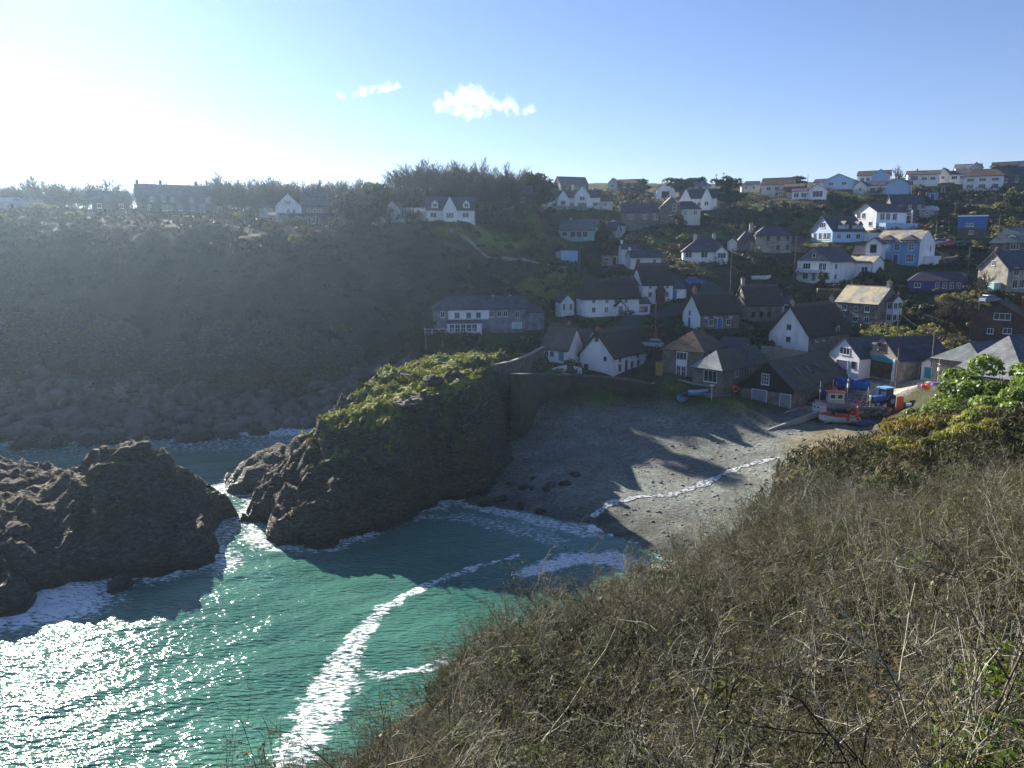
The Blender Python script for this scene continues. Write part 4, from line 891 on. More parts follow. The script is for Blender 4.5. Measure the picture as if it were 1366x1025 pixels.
def rock_lump(name, x, y, z, r, h, seed, label, group=None, cat='rock'):
    n = 14; V, Fc = [], []
    me = bpy.data.meshes.new(name); b = MB(); b.ball((0, 0, 0), 1, rock_m, *((34, 22) if r > 3 else (16, 10)))
    v = np.array(b.v); 
    q = 1 + (.45 if r < 3 else .7) * fbm(v[:,0]*1.7 + v[:,2], v[:,1]*1.7 + v[:,2]*.7, 5, seed, True)
    v = v * q[:, None] * np.array([r, r*.75, h]); a = seed * 1.7
    v = np.c_[v[:,0]*math.cos(a) - v[:,1]*math.sin(a), v[:,0]*math.sin(a) + v[:,1]*math.cos(a), v[:,2]]
    b.v = [tuple(t) for t in v]; o = b.build(name, None, (x, y, z)); tag(o, label, cat, group); return o
k = 0
for u, v, r, h in ((70,592,2.6,1.6),(150,590,1.8,1.0),(118,592,1.5,1.3),(262,585,2.6,1.3),(305,582,1.7,.9),(30,596,1.6,1),(215,584,1.6,1),(183,590,1.2,.8),(345,578,1.4,.9)):
    p = P(u, v, z=0); k += 1; rock_lump('sea_boulder', p.x, p.y, 0, r, h, 100 + k, 'dark wave-washed boulder in the foam under the headland', 'boulders in the surf under the headland', 'boulder')
for u, v, r, h, t in ((160,783,1.1,.9,'dark boulder in the white splash at the foot of the big sea rock'),(245,752,1.9,1.2,'flat dark slab at the seaward foot of the big sea rock'),(18,806,1.8,2.2,'pointed rock beside a white splash at the big sea rock')):
    p = P(u, v, z=0); k += 1; rock_lump('sea_boulder', p.x, p.y, 0, r, h, 100 + k, t, None, 'boulder')
for u, v, r, h, t in ((430,722,1.6,1.6,'dark boulder in shade at the tip of the green point'),(470,700,2.0,2.2,'leaning slab of rock with lit edges at the tip of the green point'),(520,690,1.4,.9,'low boulder in the blue water beside the green point')):
    p = P(u, v, z=.2); k += 1; rock_lump('sea_boulder', p.x, p.y, .2, r, h, 100 + k, t, None, 'boulder')
for i in range(16):
    u = random.uniform(640, 770); v = 668 + random.uniform(-26, 14); p = P(u, v, z=.4); k += 1
    rock_lump('beach_boulder', p.x, p.y, tz(p.x, p.y) + .05, random.uniform(.3, .8), random.uniform(.2, .45), 200 + k, 'dark boulder half in the shaded surf at the beach edge', 'boulders at the shaded beach edge', 'boulder')
# boulder field along the foot of the headland
V, Fc, Cc = [], [], []
b = MB(); b.ball((0,0,0), 1, rock_m, 7, 5); bv = np.array(b.v); quads = [f if len(f) == 4 else (*f, f[2]) for f in b.f]
tri = [(f[0], f[1], f[2]) for f in b.f] + [(f[0], f[2], f[3]) for f in b.f if len(f) == 4]
n_ = 0
for i in range(9000):
    x = random.uniform(-150, 0); y = random.uniform(118, 146); z = tz(x, y)
    if not (-.6 < z < 9.5) or x > -16 + (y - 122) * .3: continue
    if random.random() > .55 - .045 * z: continue
    r = random.choice((.35, .5, .6, .8, 1.1, 1.7)) * random.uniform(.7, 1.2)
    v = bv * (1 + .35 * fbm(bv[:,0]*1.4 + i, bv[:,1]*1.4 + bv[:,2], 2, 7, True))[:, None] * np.array([r, r*random.uniform(.6,1), r*random.uniform(.45,.75)])
    a = random.uniform(0, 6.3); v = np.c_[v[:,0]*math.cos(a) - v[:,1]*math.sin(a), v[:,0]*math.sin(a) + v[:,1]*math.cos(a), v[:,2]]
    V.append(v + np.array([x, y, z + r*.1])); Fc.append(np.array(tri) + n_*len(bv)); n_ += 1
    if n_ > 1500: break
me = np_mesh('boulder_field', np.concatenate(V), np.concatenate(Fc), M('shore_boulders', (.16,.148,.14), (.04,.037,.037), .35, .85, .7, 3), smooth_=False)
tag(link('boulder_field', me), 'grey boulders heaped along the foot of the headland', 'boulders', kind='stuff')
for u, v, Y, r, h in ((300,488,139,5,5),(335,492,139,6,6),(372,488,140,5.5,6.5),(408,494,140,5,5),(150,490,137,5,5),(40,500,136,5,5),(455,500,139,3.5,3.5),(95,470,139,4,5),(230,505,136,4,3.5)):
    p = P(u, v, Y); k += 1; rock_lump('rock_outcrop', p.x, p.y, tz(p.x, p.y) - .8, r, h, 300 + k, 'craggy grey outcrop at the foot of the headland above the boulders', 'outcrops at the foot of the headland')
# loose stones on the beach
V, Fc = [], []; n_ = 0
for i in range(1900):
    x = random.uniform(0, 45); y = random.uniform(70, 122); z = tz(x, y)
    if not (.4 < z < 5.4): continue
    r = random.choice((.06, .08, .1, .14, .2)) * random.uniform(.7, 1.4)
    v = bv * np.array([r, r*.8, r*.55]); V.append(v + np.array([x, y, z])); Fc.append(np.array(tri) + n_*len(bv)); n_ += 1
me = np_mesh('beach_stones', np.concatenate(V), np.concatenate(Fc), M('beach_cobbles', (.27,.26,.23), (.12,.115,.11), 1.1, .9), smooth_=False)
tag(link('beach_stones', me), 'cobbles strewn over the beach', 'stones', kind='stuff')

# ------------------------------------------------------------ sea
sx_ = np.concatenate([[-900, -500, -300, -220], np.arange(-170, 34, .36), [60, 120]]); sy_ = np.concatenate([[-200, -60, 0, 20], np.arange(30, 150, .42) , [170]])
X, Y = np.meshgrid(sx_, sy_)
fade = smooth(-175, -150, X) * smooth(34, 26, X) * smooth(24, 34, Y) * smooth(150, 140, Y)
th = R(24); a1 = X * math.cos(th) + Y * math.sin(th); b1 = -X * math.sin(th) + Y * math.cos(th)
chop = fbm(a1/4.5, b1/1.7, 4, 301) * .17 + fbm(a1/12, b1/5, 2, 305) * .25 + fbm(a1/1.6, b1/.8, 2, 309) * .05
shelter = 1 - .55 * smooth(-18, 0, X) * smooth(40, 60, Y)
foam = np.zeros_like(X)
swash = np.full(X.shape, 1e9)
for poly in ROCKS:
    d = -poly_dist(X, Y, poly); swash = np.minimum(swash, np.where(d > -1.5, np.abs(d), 1e9))
foam = np.maximum(foam, .62 * smooth(4.2, 0, swash + 1.5 * fbm(X/3, Y/3, 3, 320)))
foam = np.maximum(foam, .8 * smooth(9, 0, np.hypot(X + 42, (Y - 62) * 1.5) - 4 ))
foam = np.maximum(foam, .62 * smooth(7, 0, np.hypot(X + 52, (Y - 60) * 1.6) - 3 ))
far = smooth(116, 124, Y + 2.5 * fbm(X/8, Y/8, 3, 330)) * smooth(-10, -25, X); foam = np.maximum(foam, .72 * far)
foam = np.maximum(foam, .6 * smooth(98, 118, Y + 6 * fbm(X/14, Y/6, 3, 333)) * smooth(-10, -25, X) * .8)
def streak(pts, val):
    global foam
    for (u0, v0, w0), (u1, v1, w1) in zip(pts[:-1], pts[1:]):
        p, q = P(u0, v0, z=0), P(u1, v1, z=0); ex, ey = q.x - p.x, q.y - p.y
        t = np.clip(((X - p.x)*ex + (Y - p.y)*ey) / (ex*ex + ey*ey), 0, 1)
        d = np.hypot(X - p.x - t*ex, Y - p.y - t*ey) + .9 * fbm(X/1.4, Y/1.4, 3, 340)
        w = w0 + (w1 - w0) * t
        foam = np.maximum(foam, val * smooth(w, w * .35, d))
streak([(690,741,.35),(640,755,.7),(590,772,.9),(540,795,1.1),(505,815,1.2),(482,845,1.5),(462,875,2.2),(450,905,3.2),(428,945,2.9),(405,990,2.5),(380,1040,1.8)], .645)
streak([(500,900,1.0),(560,892,1.0),(620,880,1.2),(680,862,1.4),(720,840,1.6)], .6)
streak([(560,960,1.0),(620,925,1.2),(670,895,1.4)], .5)
streak([(905,745,2.2),(860,722,2.0),(815,708,1.6),(785,702,1.0)], .85)
streak([(880,765,3.4),(820,745,3.2),(760,745,2.6),(700,765,1.6)], .74)
streak([(620,672,1.6),(680,684,2.2),(740,700,2.4),(790,712,2)], .6)
streak([(560,690,1.2),(620,690,2.8),(690,705,3.2),(740,720,2.6)], .5)
streak([(330,664,.8),(318,690,1.0),(300,720,1.2)], .55)
streak([(310,635,1.4),(300,648,1.6),(330,655,1.2)], .75)
splash = .55 * smooth(5, 0, np.hypot(X + 42, (Y - 63.5) * 1.3))
Z = fade * (chop * shelter + splash * (.5 + .5*fbm(X/1.2, Y/1.2, 3, 350, True)) + .14 * foam * fbm(X/.9, Y/.9, 2, 352)) - .02
shallow = np.maximum(smooth(16, 0, poly_dist(X, Y, [tuple(P(u, v, z=0)) for u, v in ((620,668),(760,694),(905,745),(950,800))], False)), 0)
m, nt, N, L, b = newmat('sea_water')
fa = N.new('ShaderNodeAttribute'); fa.attribute_name = 'foam'; sh = N.new('ShaderNodeAttribute'); sh.attribute_name = 'shallow'
n = noise_node(nt, .09, 4)
wc = ramp(nt, n.outputs['Fac'], [(.35, (.04, .135, .1)), (.65, (.07, .195, .145))]).outputs['Color']
wc = mixc(nt, sh.outputs['Fac'], wc, (.1, .25, .205))
fn = noise_node(nt, 1.9, 8, .72, stretch=((.8, 2.0, 1), (0, 0, R(-24))))
fn2 = noise_node(nt, .5, 5, .6)
ad = N.new('ShaderNodeMath'); ad.operation = 'ADD'; L.new(fa.outputs['Fac'], ad.inputs[0])
mu = N.new('ShaderNodeMath'); mu.operation = 'MULTIPLY_ADD'; L.new(fn.outputs['Fac'], mu.inputs[0]); mu.inputs[1].default_value = 2.4; mu.inputs[2].default_value = -1.2
L.new(mu.outputs[0], ad.inputs[1])
ff = ramp(nt, ad.outputs[0], [(.52, (0,)*3), (.72, (1,)*3)]).outputs['Color']
ml = N.new('ShaderNodeMath'); ml.operation = 'GREATER_THAN'; L.new(fa.outputs['Fac'], ml.inputs[0]); ml.inputs[1].default_value = .04
fm_ = N.new('ShaderNodeMath'); fm_.operation = 'MULTIPLY'; L.new(ff, fm_.inputs[0]); L.new(ml.outputs[0], fm_.inputs[1])
L.new(mixc(nt, fm_.outputs[0], wc, (.8, .83, .85)), b.inputs['Base Color'])
rr = N.new('ShaderNodeMapRange'); L.new(fm_.outputs[0], rr.inputs['Value']); rr.inputs['To Min'].default_value = .105; rr.inputs['To Max'].default_value = .7
L.new(rr.outputs[0], b.inputs['Roughness']); b.inputs['IOR'].default_value = 1.33
b1_ = noise_node(nt, 1.7, 1.6, .5, stretch=((.7, 2.0, 1), (0, 0, R(-24))))
b2_ = noise_node(nt, 6.0, 3, .6, stretch=((.8, 1.6, 1), (0, 0, R(-24))))
s2 = N.new('ShaderNodeMath'); s2.operation = 'MULTIPLY_ADD'; L.new(b2_.outputs['Fac'], s2.inputs[0]); s2.inputs[1].default_value = .03; L.new(b1_.outputs['Fac'], s2.inputs[2])
bp = N.new('ShaderNodeBump'); bp.inputs['Strength'].default_value = 1.0; bp.inputs['Distance'].default_value = .19
L.new(s2.outputs[0], bp.inputs['Height']); L.new(bp.outputs['Normal'], b.inputs['Normal'])
sea_m = m
me = np_mesh('sea', np.c_[X.ravel(), Y.ravel(), Z.ravel()], grid_faces(*X.shape), m, attrs={'foam': foam, 'shallow': shallow})
tag(link('sea', me), 'teal sea water of the cove with foam and sun glitter', 'sea', kind='structure')

# ------------------------------------------------------------ near slope under the viewpoint
def bush_top(lst): return [tuple(P(*q)) for q in lst]
NEAR = bush_top([(380,1025,9),(500,930,13),(600,860,18),(690,785,24),(760,768,30),(850,752,36),(930,725,42),(1000,680,50),(1060,615,60),(1130,590,70),(1180,590,72),(1250,545,70),(1366,485,66),(1500,440,66),
    (683,1025,5.5),(800,900,11),(900,820,18),(1000,760,26),(1100,680,38),(1200,620,48),(1366,580,44),(1000,900,9),(1366,1025,3.4),(1366,800,8),(1366,680,18),(1200,800,12),(1000,1025,4.4),(1200,950,5),(1500,700,16),(1600,600,40),(560,1025,7),(600,960,10),(720,900,13)])
NEAR = [(x, y, z - (1.55 + .028*y if y < 50 else 2.1)) for x, y, z in NEAR] + [(0, 0, 27.6), (3, -8, 29.5), (10, 0, 28.2), (20, 3, 29), (45, 10, 31), (-4, 0, 26), (-8, -8, 27)]
FALL = [(-9, 9, 16), (-12, 15, 8), (-14, 22, 0), (-8, 26, 4), (-6, 34, -1), (-9,18,12), (0, 42, -1), (0, 33, 7), (8, 48, 1), (16, 58, 1), (14, 52, 5), (24, 72, 2), (30, 82, 3.5), (36, 92, 5), (46, 92, 6), (60, 90, 8), (90, 90, 12), (90, 50, 26), (-18, 6, 6), (-20, 0, 8), (-20, -10, 14)]
near_f = RBF(NEAR + FALL, .1)
NX, NY = np.meshgrid(np.arange(-24, 92, .5), np.arange(-10, 100, .5))
NZ = near_f(NX, NY) + fbm(NX/3, NY/3, 4, 401) * .35 + fbm(NX/6, NY/6, 2, 405) * 1.9
def nz(x, y):
    i = int(round((x + 24) / .5)); j = int(round((y + 10) / .5))
    return float(NZ[min(max(j, 0), NZ.shape[0]-1), min(max(i, 0), NZ.shape[1]-1)])
n1 = fbm(NX/2, NY/2, 4, 410)[..., None]; n2 = fbm(NX/.9, NY/.9, 3, 412)[..., None]
cols = c3(.05, .04, .024) * (1 + .6*n1 + .4*n2); k = smooth(0, .3, fbm(NX/5, NY/5, 3, 415))[..., None]
cols = cols*(1-k) + c3(.05, .062, .018) * (1 + .5*n2) * k
me = np_mesh('near_slope', np.c_[NX.ravel(), NY.ravel(), NZ.ravel()], grid_faces(*NX.shape), ground_m, np.clip(cols, .004, 1).reshape(-1, 3))
tag(link('near_slope', me), 'steep scrub slope below the viewpoint', 'hillside', kind='structure')

# ------------------------------------------------------------ walls, roads, slipway, stream
def ribbon(name, pts, w, mat, label=None, cat=None, kind=None, lift=.05, sub=8, zf=tz, jit=0):
    P2 = []
    for a, b_ in zip(pts[:-1], pts[1:]):
        for t in range(sub): P2.append(Vector(a).lerp(Vector(b_), t/sub))
    P2.append(Vector(pts[-1])); V, Fq = [], []
    for i, p in enumerate(P2):
        t = (P2[min(i+1, len(P2)-1)] - P2[max(i-1, 0)]); t.z = 0; t.normalize(); s = Vector((-t.y, t.x, 0))
        ww = w * (1 + jit * float(pnoise(i*.7, 3.3)))
        for q in (-1, -.5, 0, .5, 1):
            x, y = p.x + s.x*q*ww/2, p.y + s.y*q*ww/2; V.append((x, y, zf(x, y) + lift))
    for i in range(len(P2)-1):
        for q in range(4): Fq.append((i*5+q, i*5+q+1, (i+1)*5+q+1, (i+1)*5+q))
    return tag(link(name, np_mesh(name, V, Fq, mat)), label, cat, kind=kind)
def drop(u, v, Y): p = P(u, v, Y); return (p.x, p.y, tz(p.x, p.y))
asphalt = M('asphalt', (.075,.075,.085), (.055,.055,.062), 1.5, .9, .3, 20)
ribbon('road', [drop(*q) for q in ((874,458,138),(846,440,143),(836,428,148),(850,416,153),(880,408,158),(920,398,162),(960,380,171))], 3.6, asphalt, kind='structure', lift=.22)
ribbon('road', [drop(*q) for q in ((790,362,188),(840,362,186),(900,372,175),(945,382,170))], 3.2, asphalt, kind='structure', lift=.2)
ribbon('path', [drop(*q) for q in ((600,348,180),(650,350,181),(700,352,183),(760,358,184))], 1.0, M('pale_path', (.3,.27,.2), (.2,.18,.13), 2), kind='structure', lift=.25)
ribbon('path', [drop(*q) for q in ((560,335,186),(600,330,190),(640,325,196),(690,320,202))], .8, M('pale_path', (.3,.27,.2)), kind='structure', lift=.25)
ribbon('stream', [tuple(P(u, v, z=z)) for u, v, z in ((1040,606,3.6),(988,618,2.9),(940,640,2.2),(890,658,1.5),(850,664,1.1),(815,674,.7),(790,690,.3))], 1.0, M('stream_glitter', (.66,.68,.66), (.16,.17,.155), 2.6, .15, .6, 5, 8, stretch=((1,1,1),(0,0,0)), lo=.45, hi=.55), kind='structure', lift=.05, jit=1.1)  # white flecks paint sun glitter into the stream's colour

def wall_line(name, pts, h, t, mat, capm, label, cat='wall', zf=None, base=-.8, cap=.12):
    """a wall following the ground through points (x, y, ztop or None)"""
    b = MB(); c = MB(); Q = []
    for a, b_ in zip(pts[:-1], pts[1:]):
        n = max(1, int(math.hypot(b_[0]-a[0], b_[1]-a[1]) / 2))
        for i in range(n): Q.append([a[k] + (b_[k]-a[k])*i/n for k in range(3)])
    Q.append(list(pts[-1]))
    vs, cs = [], []
    for i, p in enumerate(Q):
        d = Vector((Q[min(i+1, len(Q)-1)][0]-Q[max(i-1, 0)][0], Q[min(i+1, len(Q)-1)][1]-Q[max(i-1, 0)][1], 0)).normalized(); s = Vector((-d.y, d.x, 0)) * t/2
        zt = p[2] + h
        vs += [(p[0]-s.x, p[1]-s.y, p[2]+base), (p[0]-s.x, p[1]-s.y, zt), (p[0]+s.x, p[1]+s.y, zt), (p[0]+s.x, p[1]+s.y, p[2]+base)]
        s = s * 1.15; cs += [(p[0]-s.x, p[1]-s.y, zt-.03), (p[0]-s.x, p[1]-s.y, zt+cap), (p[0]+s.x, p[1]+s.y, zt+cap), (p[0]+s.x, p[1]+s.y, zt-.03)]
    n = len(Q); fs = []
    for i in range(n-1):
        for k in range(4): fs.append((4*i+k, 4*i+(k+1) % 4, 4*i+4+(k+1) % 4, 4*i+4+k)[::-1])
    fs += [(0, 1, 2, 3), (4*n-1, 4*n-2, 4*n-3, 4*n-4)]
    b.add(vs, fs, mat); c.add(cs, fs, capm)
    o = b.build(name); c.build('coping', o); return tag(o, label, cat)
drystone = M('dry_stone', (.17,.15,.12), (.085,.075,.065), 1.4, .95, 1, 5)
mossstone = M('overgrown_stone', (.085,.08,.05), (.05,.045,.035), .8, .95, 1, 4)
palecap = M('pale_coping', (.38,.35,.27), (.26,.24,.19), 2, .9)  # pale tone for copings, a yard wall and fence rails
pts = [P(u, v, Y) for u, v, Y in ((597,497,112),(640,490,115),(682,482,119),(705,473,123),(724,463,129))]
wall_line('stone_wall', [(p.x, p.y, p.z - 1.5) for p in pts], 1.5, .5, drystone, palecap, 'long stone wall with a pale top climbing from the green point to the cottages', base=-3)
pts = [P(u, v, Y) for u, v, Y in ((688,500,111),(715,499,121),(760,500,124.5),(800,503,125),(850,508,124.5),(866,512,125))]
wall_line('retaining_wall', [(p.x, p.y, p.z - 6) for p in pts], 6, 1.4, mossstone, drystone, 'high overgrown retaining wall at the back of the beach below the cottages', base=-3, cap=.2)
pts = [P(u, v, Y) for u, v, Y in ((736,492,127),(756,487,126.5),(776,492,126))]
wall_line('garden_wall', [(p.x, p.y, p.z - 1.0) for p in pts], 1.0, .35, white, white, 'low white garden wall in front of the grey thatched cottage')
pts = [P(u, v, Y) for u, v, Y in ((866,512,125),(905,506,124),(925,512,122),(968,518,120))]
wall_line('stone_wall', [(p.x, p.y, p.z - 1.6) for p in pts], 1.6, .6, mossstone, paleconc, 'ivy grown wall of the boat bank above the beach', base=-2)
pts = [P(u, v, Y) for u, v, Y in ((1155,288,236),(1200,283,240),(1262,275,246),(1330,262,254))]
wall_line('hedge_bank', [(p.x, p.y, p.z - 1.2) for p in pts], 1.2, .9, mossstone, M('sunlit_grass_top', (.2,.19,.08), (.12,.12,.05), 1.5), 'long hedge bank with a pale grassy top below the white flats', base=-3, cap=.3)  # cap tinted pale as though the sun catches the bank top
pts = [P(u, v, Y) for u, v, Y in ((1090,386,168),(1140,388,167),(1205,382,170))]
wall_line('hedge_bank', [(p.x, p.y, p.z - 1.0) for p in pts], 1.0, 1.1, mossstone, M('sunlit_grass_top', (.2,.19,.08)), 'hedge bank with a lit grassy top behind the pale-roofed stone house', base=-3, cap=.3)
pts = [P(u, v, Y) for u, v, Y in ((1246,348,180),(1262,344,181),(1282,342,182))]
wall_line('stone_wall', [(p.x, p.y, p.z - 2.6) for p in pts], 2.6, .5, drystone, palecap, 'stone car park wall beside the blue painted house', base=-3)
pts = [P(u, v, Y) for u, v, Y in ((548,292,194),(590,293,196),(628,290,199))]
wall_line('garden_wall', [(p.x, p.y, p.z - 1.2) for p in pts], .9, .6, mossstone, mossstone, 'dark garden wall in front of the white dormer cottage', base=-2)
pts = [P(u, v, Y) for u, v, Y in ((1015,462,134),(1040,464,133),(1078,470,132))]
wall_line('garden_wall', [(p.x, p.y, p.z - 1.4) for p in pts], 1.4, .4, palecap, palecap, 'pale yard wall in front of the tall white thatched gable', base=-2)

# slipway: a stone ramp running down from the yard to the beach
a0, a1 = P(1080, 556, 112), P(1013, 578, z=3.6)
d = (a1 - a0); L_ = math.hypot(d.x, d.y); s = Vector((-d.y, d.x, 0)) / L_ * 1.6
b = MB(); vs = []
for t in (0, .45, 1):
    p = a0.lerp(a1, t); zt = a0.z + (3.3 - a0.z) * t + 1.1
    vs += [(p.x-s.x, p.y-s.y, 1), (p.x-s.x, p.y-s.y, zt), (p.x+s.x, p.y+s.y, zt), (p.x+s.x, p.y+s.y, 1)]
b.add(vs, [(4*i+k, 4*i+(k+1) % 4, 4*i+4+(k+1) % 4, 4*i+4+k) for i in (0, 1) for k in range(4)] + [(3,2,1,0), (8,9,10,11)], M('slipway_concrete', (.16,.15,.15), (.1,.095,.1), .8, .85, .3, 5))
o = b.build('slipway'); tag(o, 'sloping concrete slipway with a pale kerb dropping to the beach', 'slipway')
b = MB()
for sg in (-1, 1):
    vs = []
    for t in (0, .45, 1):
        p = a0.lerp(a1, t); zt = a0.z + (3.3 - a0.z) * t + 1.1; q = s * sg; q2 = s * sg * 1.18
        vs += [(p.x+q.x*.96, p.y+q.y*.96, zt-.2), (p.x+q.x*.96, p.y+q.y*.96, zt+.2), (p.x+q2.x, p.y+q2.y, zt+.2), (p.x+q2.x, p.y+q2.y, zt-.6)]
    b.add(vs, [(4*i+k, 4*i+(k+1) % 4, 4*i+4+(k+1) % 4, 4*i+4+k) for i in (0, 1) for k in range(4)] + [(3,2,1,0), (8,9,10,11)], paleconc)
b.build('kerb', o)
# ------------------------------------------------------------ plants
def leaf_cloud(r_, n, size, lobes=7, flat=.75, elong=1.0, up=0.0, seed=0, vertical=False):
    """n leaf-sized quads spread through a lumpy crown of radius 1 * r_; returns V, F"""
    g = np.random.default_rng(seed)
    c = g.normal(0, .42, (lobes, 3)) * [1, 1, flat]; c[:, 2] = np.abs(c[:, 2]) * .9 + .12
    rad = g.uniform(.32, .62, lobes)
    k = g.integers(0, lobes, n)
    d = g.normal(0, 1, (n, 3)); d /= np.linalg.norm(d, axis=1)[:, None]; d[:, 2] = np.where(d[:, 2] < -.35, -d[:, 2], d[:, 2])
    rr = rad[k] * g.uniform(.55, 1.12, n) ** .6
    p = (c[k] + d * rr[:, None] * [1, 1, flat]) * r_
    p[:, 2] = np.maximum(p[:, 2], -.1 * r_)
    nrm = d + g.normal(0, .55, (n, 3)); nrm /= np.linalg.norm(nrm, axis=1)[:, None]
    a = np.cross(nrm, g.normal(0, 1, (n, 3))); a /= np.linalg.norm(a, axis=1)[:, None]
    if up: a = a * (1 - up) + np.array([0, 0, up]); a /= np.linalg.norm(a, axis=1)[:, None]
    b_ = np.cross(nrm, a); s = size * g.uniform(.6, 1.4, n)[:, None]
    V = np.stack([p - a*s*elong, p + b_*s*.5 , p + a*s*elong, p - b_*s*.5], 1).reshape(-1, 3)
    return V, np.arange(4*n).reshape(-1, 4)

def tubes(segs, nside=3):
    """segs: array (n, 8) of x0 y0 z0 x1 y1 z1 r0 r1 -> V, F (open prisms)"""
    s = np.asarray(segs, float); a, b_, r0, r1 = s[:, :3], s[:, 3:6], s[:, 6], s[:, 7]
    d = b_ - a; d /= np.maximum(np.linalg.norm(d, axis=1)[:, None], 1e-6)
    h_ = np.where(np.abs(d[:, 2:]) < .9, [[0, 0, 1.]], [[1., 0, 0]]); u_ = np.cross(d, h_); u_ /= np.linalg.norm(u_, axis=1)[:, None]; w_ = np.cross(d, u_)
    V = []
    for p, r in ((a, r0), (b_, r1)):
        for k in range(nside):
            q = 2*math.pi*k/nside; V.append(p + (u_*math.cos(q) + w_*math.sin(q)) * r[:, None])
    V = np.stack(V, 1).reshape(-1, 3); n = len(s); base = (np.arange(n) * 2*nside)[:, None]
    Fq = np.concatenate([base + np.array([k, (k+1) % nside, nside+(k+1) % nside, nside+k]) for k in range(nside)])
    return V, Fq

def branch_out(rg, segs, p, d, L_, r, level, maxl, kids, bend, spread, nseg=3, grav=0.0, shrink=.55, tint=None, tints=None):
    n = nseg; st = L_/n; pts = [p.copy()]
    for i in range(n):
        d = d + rg.normal(0, bend, 3) + np.array([0, 0, grav]); d = d/np.linalg.norm(d)
        q = p + d*st; ra, rb = r*(1 - .6*i/n), r*(1 - .6*(i+1)/n)
        segs.append((*p, *q, ra, rb)); 
        if tints is not None: tints.append(tint)
        p = q; pts.append(p.copy())
    if level < maxl:
        for j in range(kids[level]):
            t = rg.uniform(.25, 1); i = min(int(t*n), n-1); f = t*n - i; o = pts[i]*(1-f) + pts[i+1]*f
            nd = d + rg.normal(0, spread, 3); nd /= np.linalg.norm(nd)
            tt = tint if tints is None or rg.random() > .25 else rg.choice((0,0,1,1,2,3))
            branch_out(rg, segs, o, nd, L_*shrink*rg.uniform(.6, 1.2), max(r*.5, .0022) if maxl > 2 else r*.5, level+1, maxl, kids, bend, spread, nseg, grav, shrink, tt, tints)

L_dark = leafmat('dark_evergreen_leaves', (.026, .04, .014), (.06, .085, .026), .35, .4)
L_olive = leafmat('olive_scrub_leaves', (.075, .078, .025), (.15, .145, .045), .45, .4)
L_brown = leafmat('brown_winter_scrub', (.05, .036, .022), (.1, .075, .045), .35, .4)
L_yellow = leafmat('yellow_green_leaves', (.14, .155, .025), (.28, .27, .055), .5, .35)
L_bright = leafmat('bright_glossy_leaves', (.12, .18, .035), (.26, .34, .07), .4, .25, .35)
L_gorse = leafmat('gorse_sprays', (.12, .1, .02), (.26, .19, .025), .35, .3)
bark = M('bark', (.085, .065, .05), (.05, .04, .032), 4, .95, .5, 12)
twigm = leafmat('bare_twigs', (.045, .036, .028), (.08, .064, .048), .05, .3, .8)

# ---- bushes on the slopes: one mesh per variant, one object per bush
def bush_protos(name, mat, n, size, count=4, seed=0, flat=.75, elong=1.0, up=0):
    out = []
    for i in range(count):
        V, Fq = leaf_cloud(1, n, size, 6 + i, flat, elong, up, seed + i)
        out.append(np_mesh(name, V, Fq, mat, smooth_=False))
    return out
PB = {'dark': bush_protos('evergreen_bush', L_dark, 420, .15, seed=1), 'olive': bush_protos('scrub_bush', L_olive, 420, .14, seed=11, up=.3), 'brown': bush_protos('winter_bush', L_brown, 420, .12, seed=21, elong=1.6, up=.4),
      'yellow': bush_protos('yellow_bush', L_yellow, 420, .14, seed=31)}
BN = {'dark': ('evergreen_bush', 'dark evergreen bush'), 'olive': ('scrub_bush', 'olive green scrub bush'), 'brown': ('winter_bush', 'brown leafless winter bush'), 'yellow': ('yellow_bush', 'yellow green bush')}
def nearest_ref(x, y):
    d, r = min((math.hypot(x-a, y-b_), t) for a, b_, t in REFS)
    return r, d
def put_bush(kind, x, y, z, r, hz=1.0, label=None, group=None):
    me = random.choice(PB[kind]); o = link(BN[kind][0], me, None, (x, y, z - .15*r)); o.rotation_euler = (0, 0, random.uniform(0, 6.3)); o.scale = (r, r*random.uniform(.85, 1.15), r*hz)
    if label is None:
        ref, d = nearest_ref(x, y)
        rx, ry = next((a, b_) for a, b_, t in REFS if t == ref)
        rel = 'in front of' if y < ry - 3 else ('behind' if y > ry + 3 else 'beside')
        label = f'{BN[kind][1]} {rel} {ref}'; group = f'{BN[kind][1]}es {rel} {ref}'
    tag(o, label, 'bush', group); return o
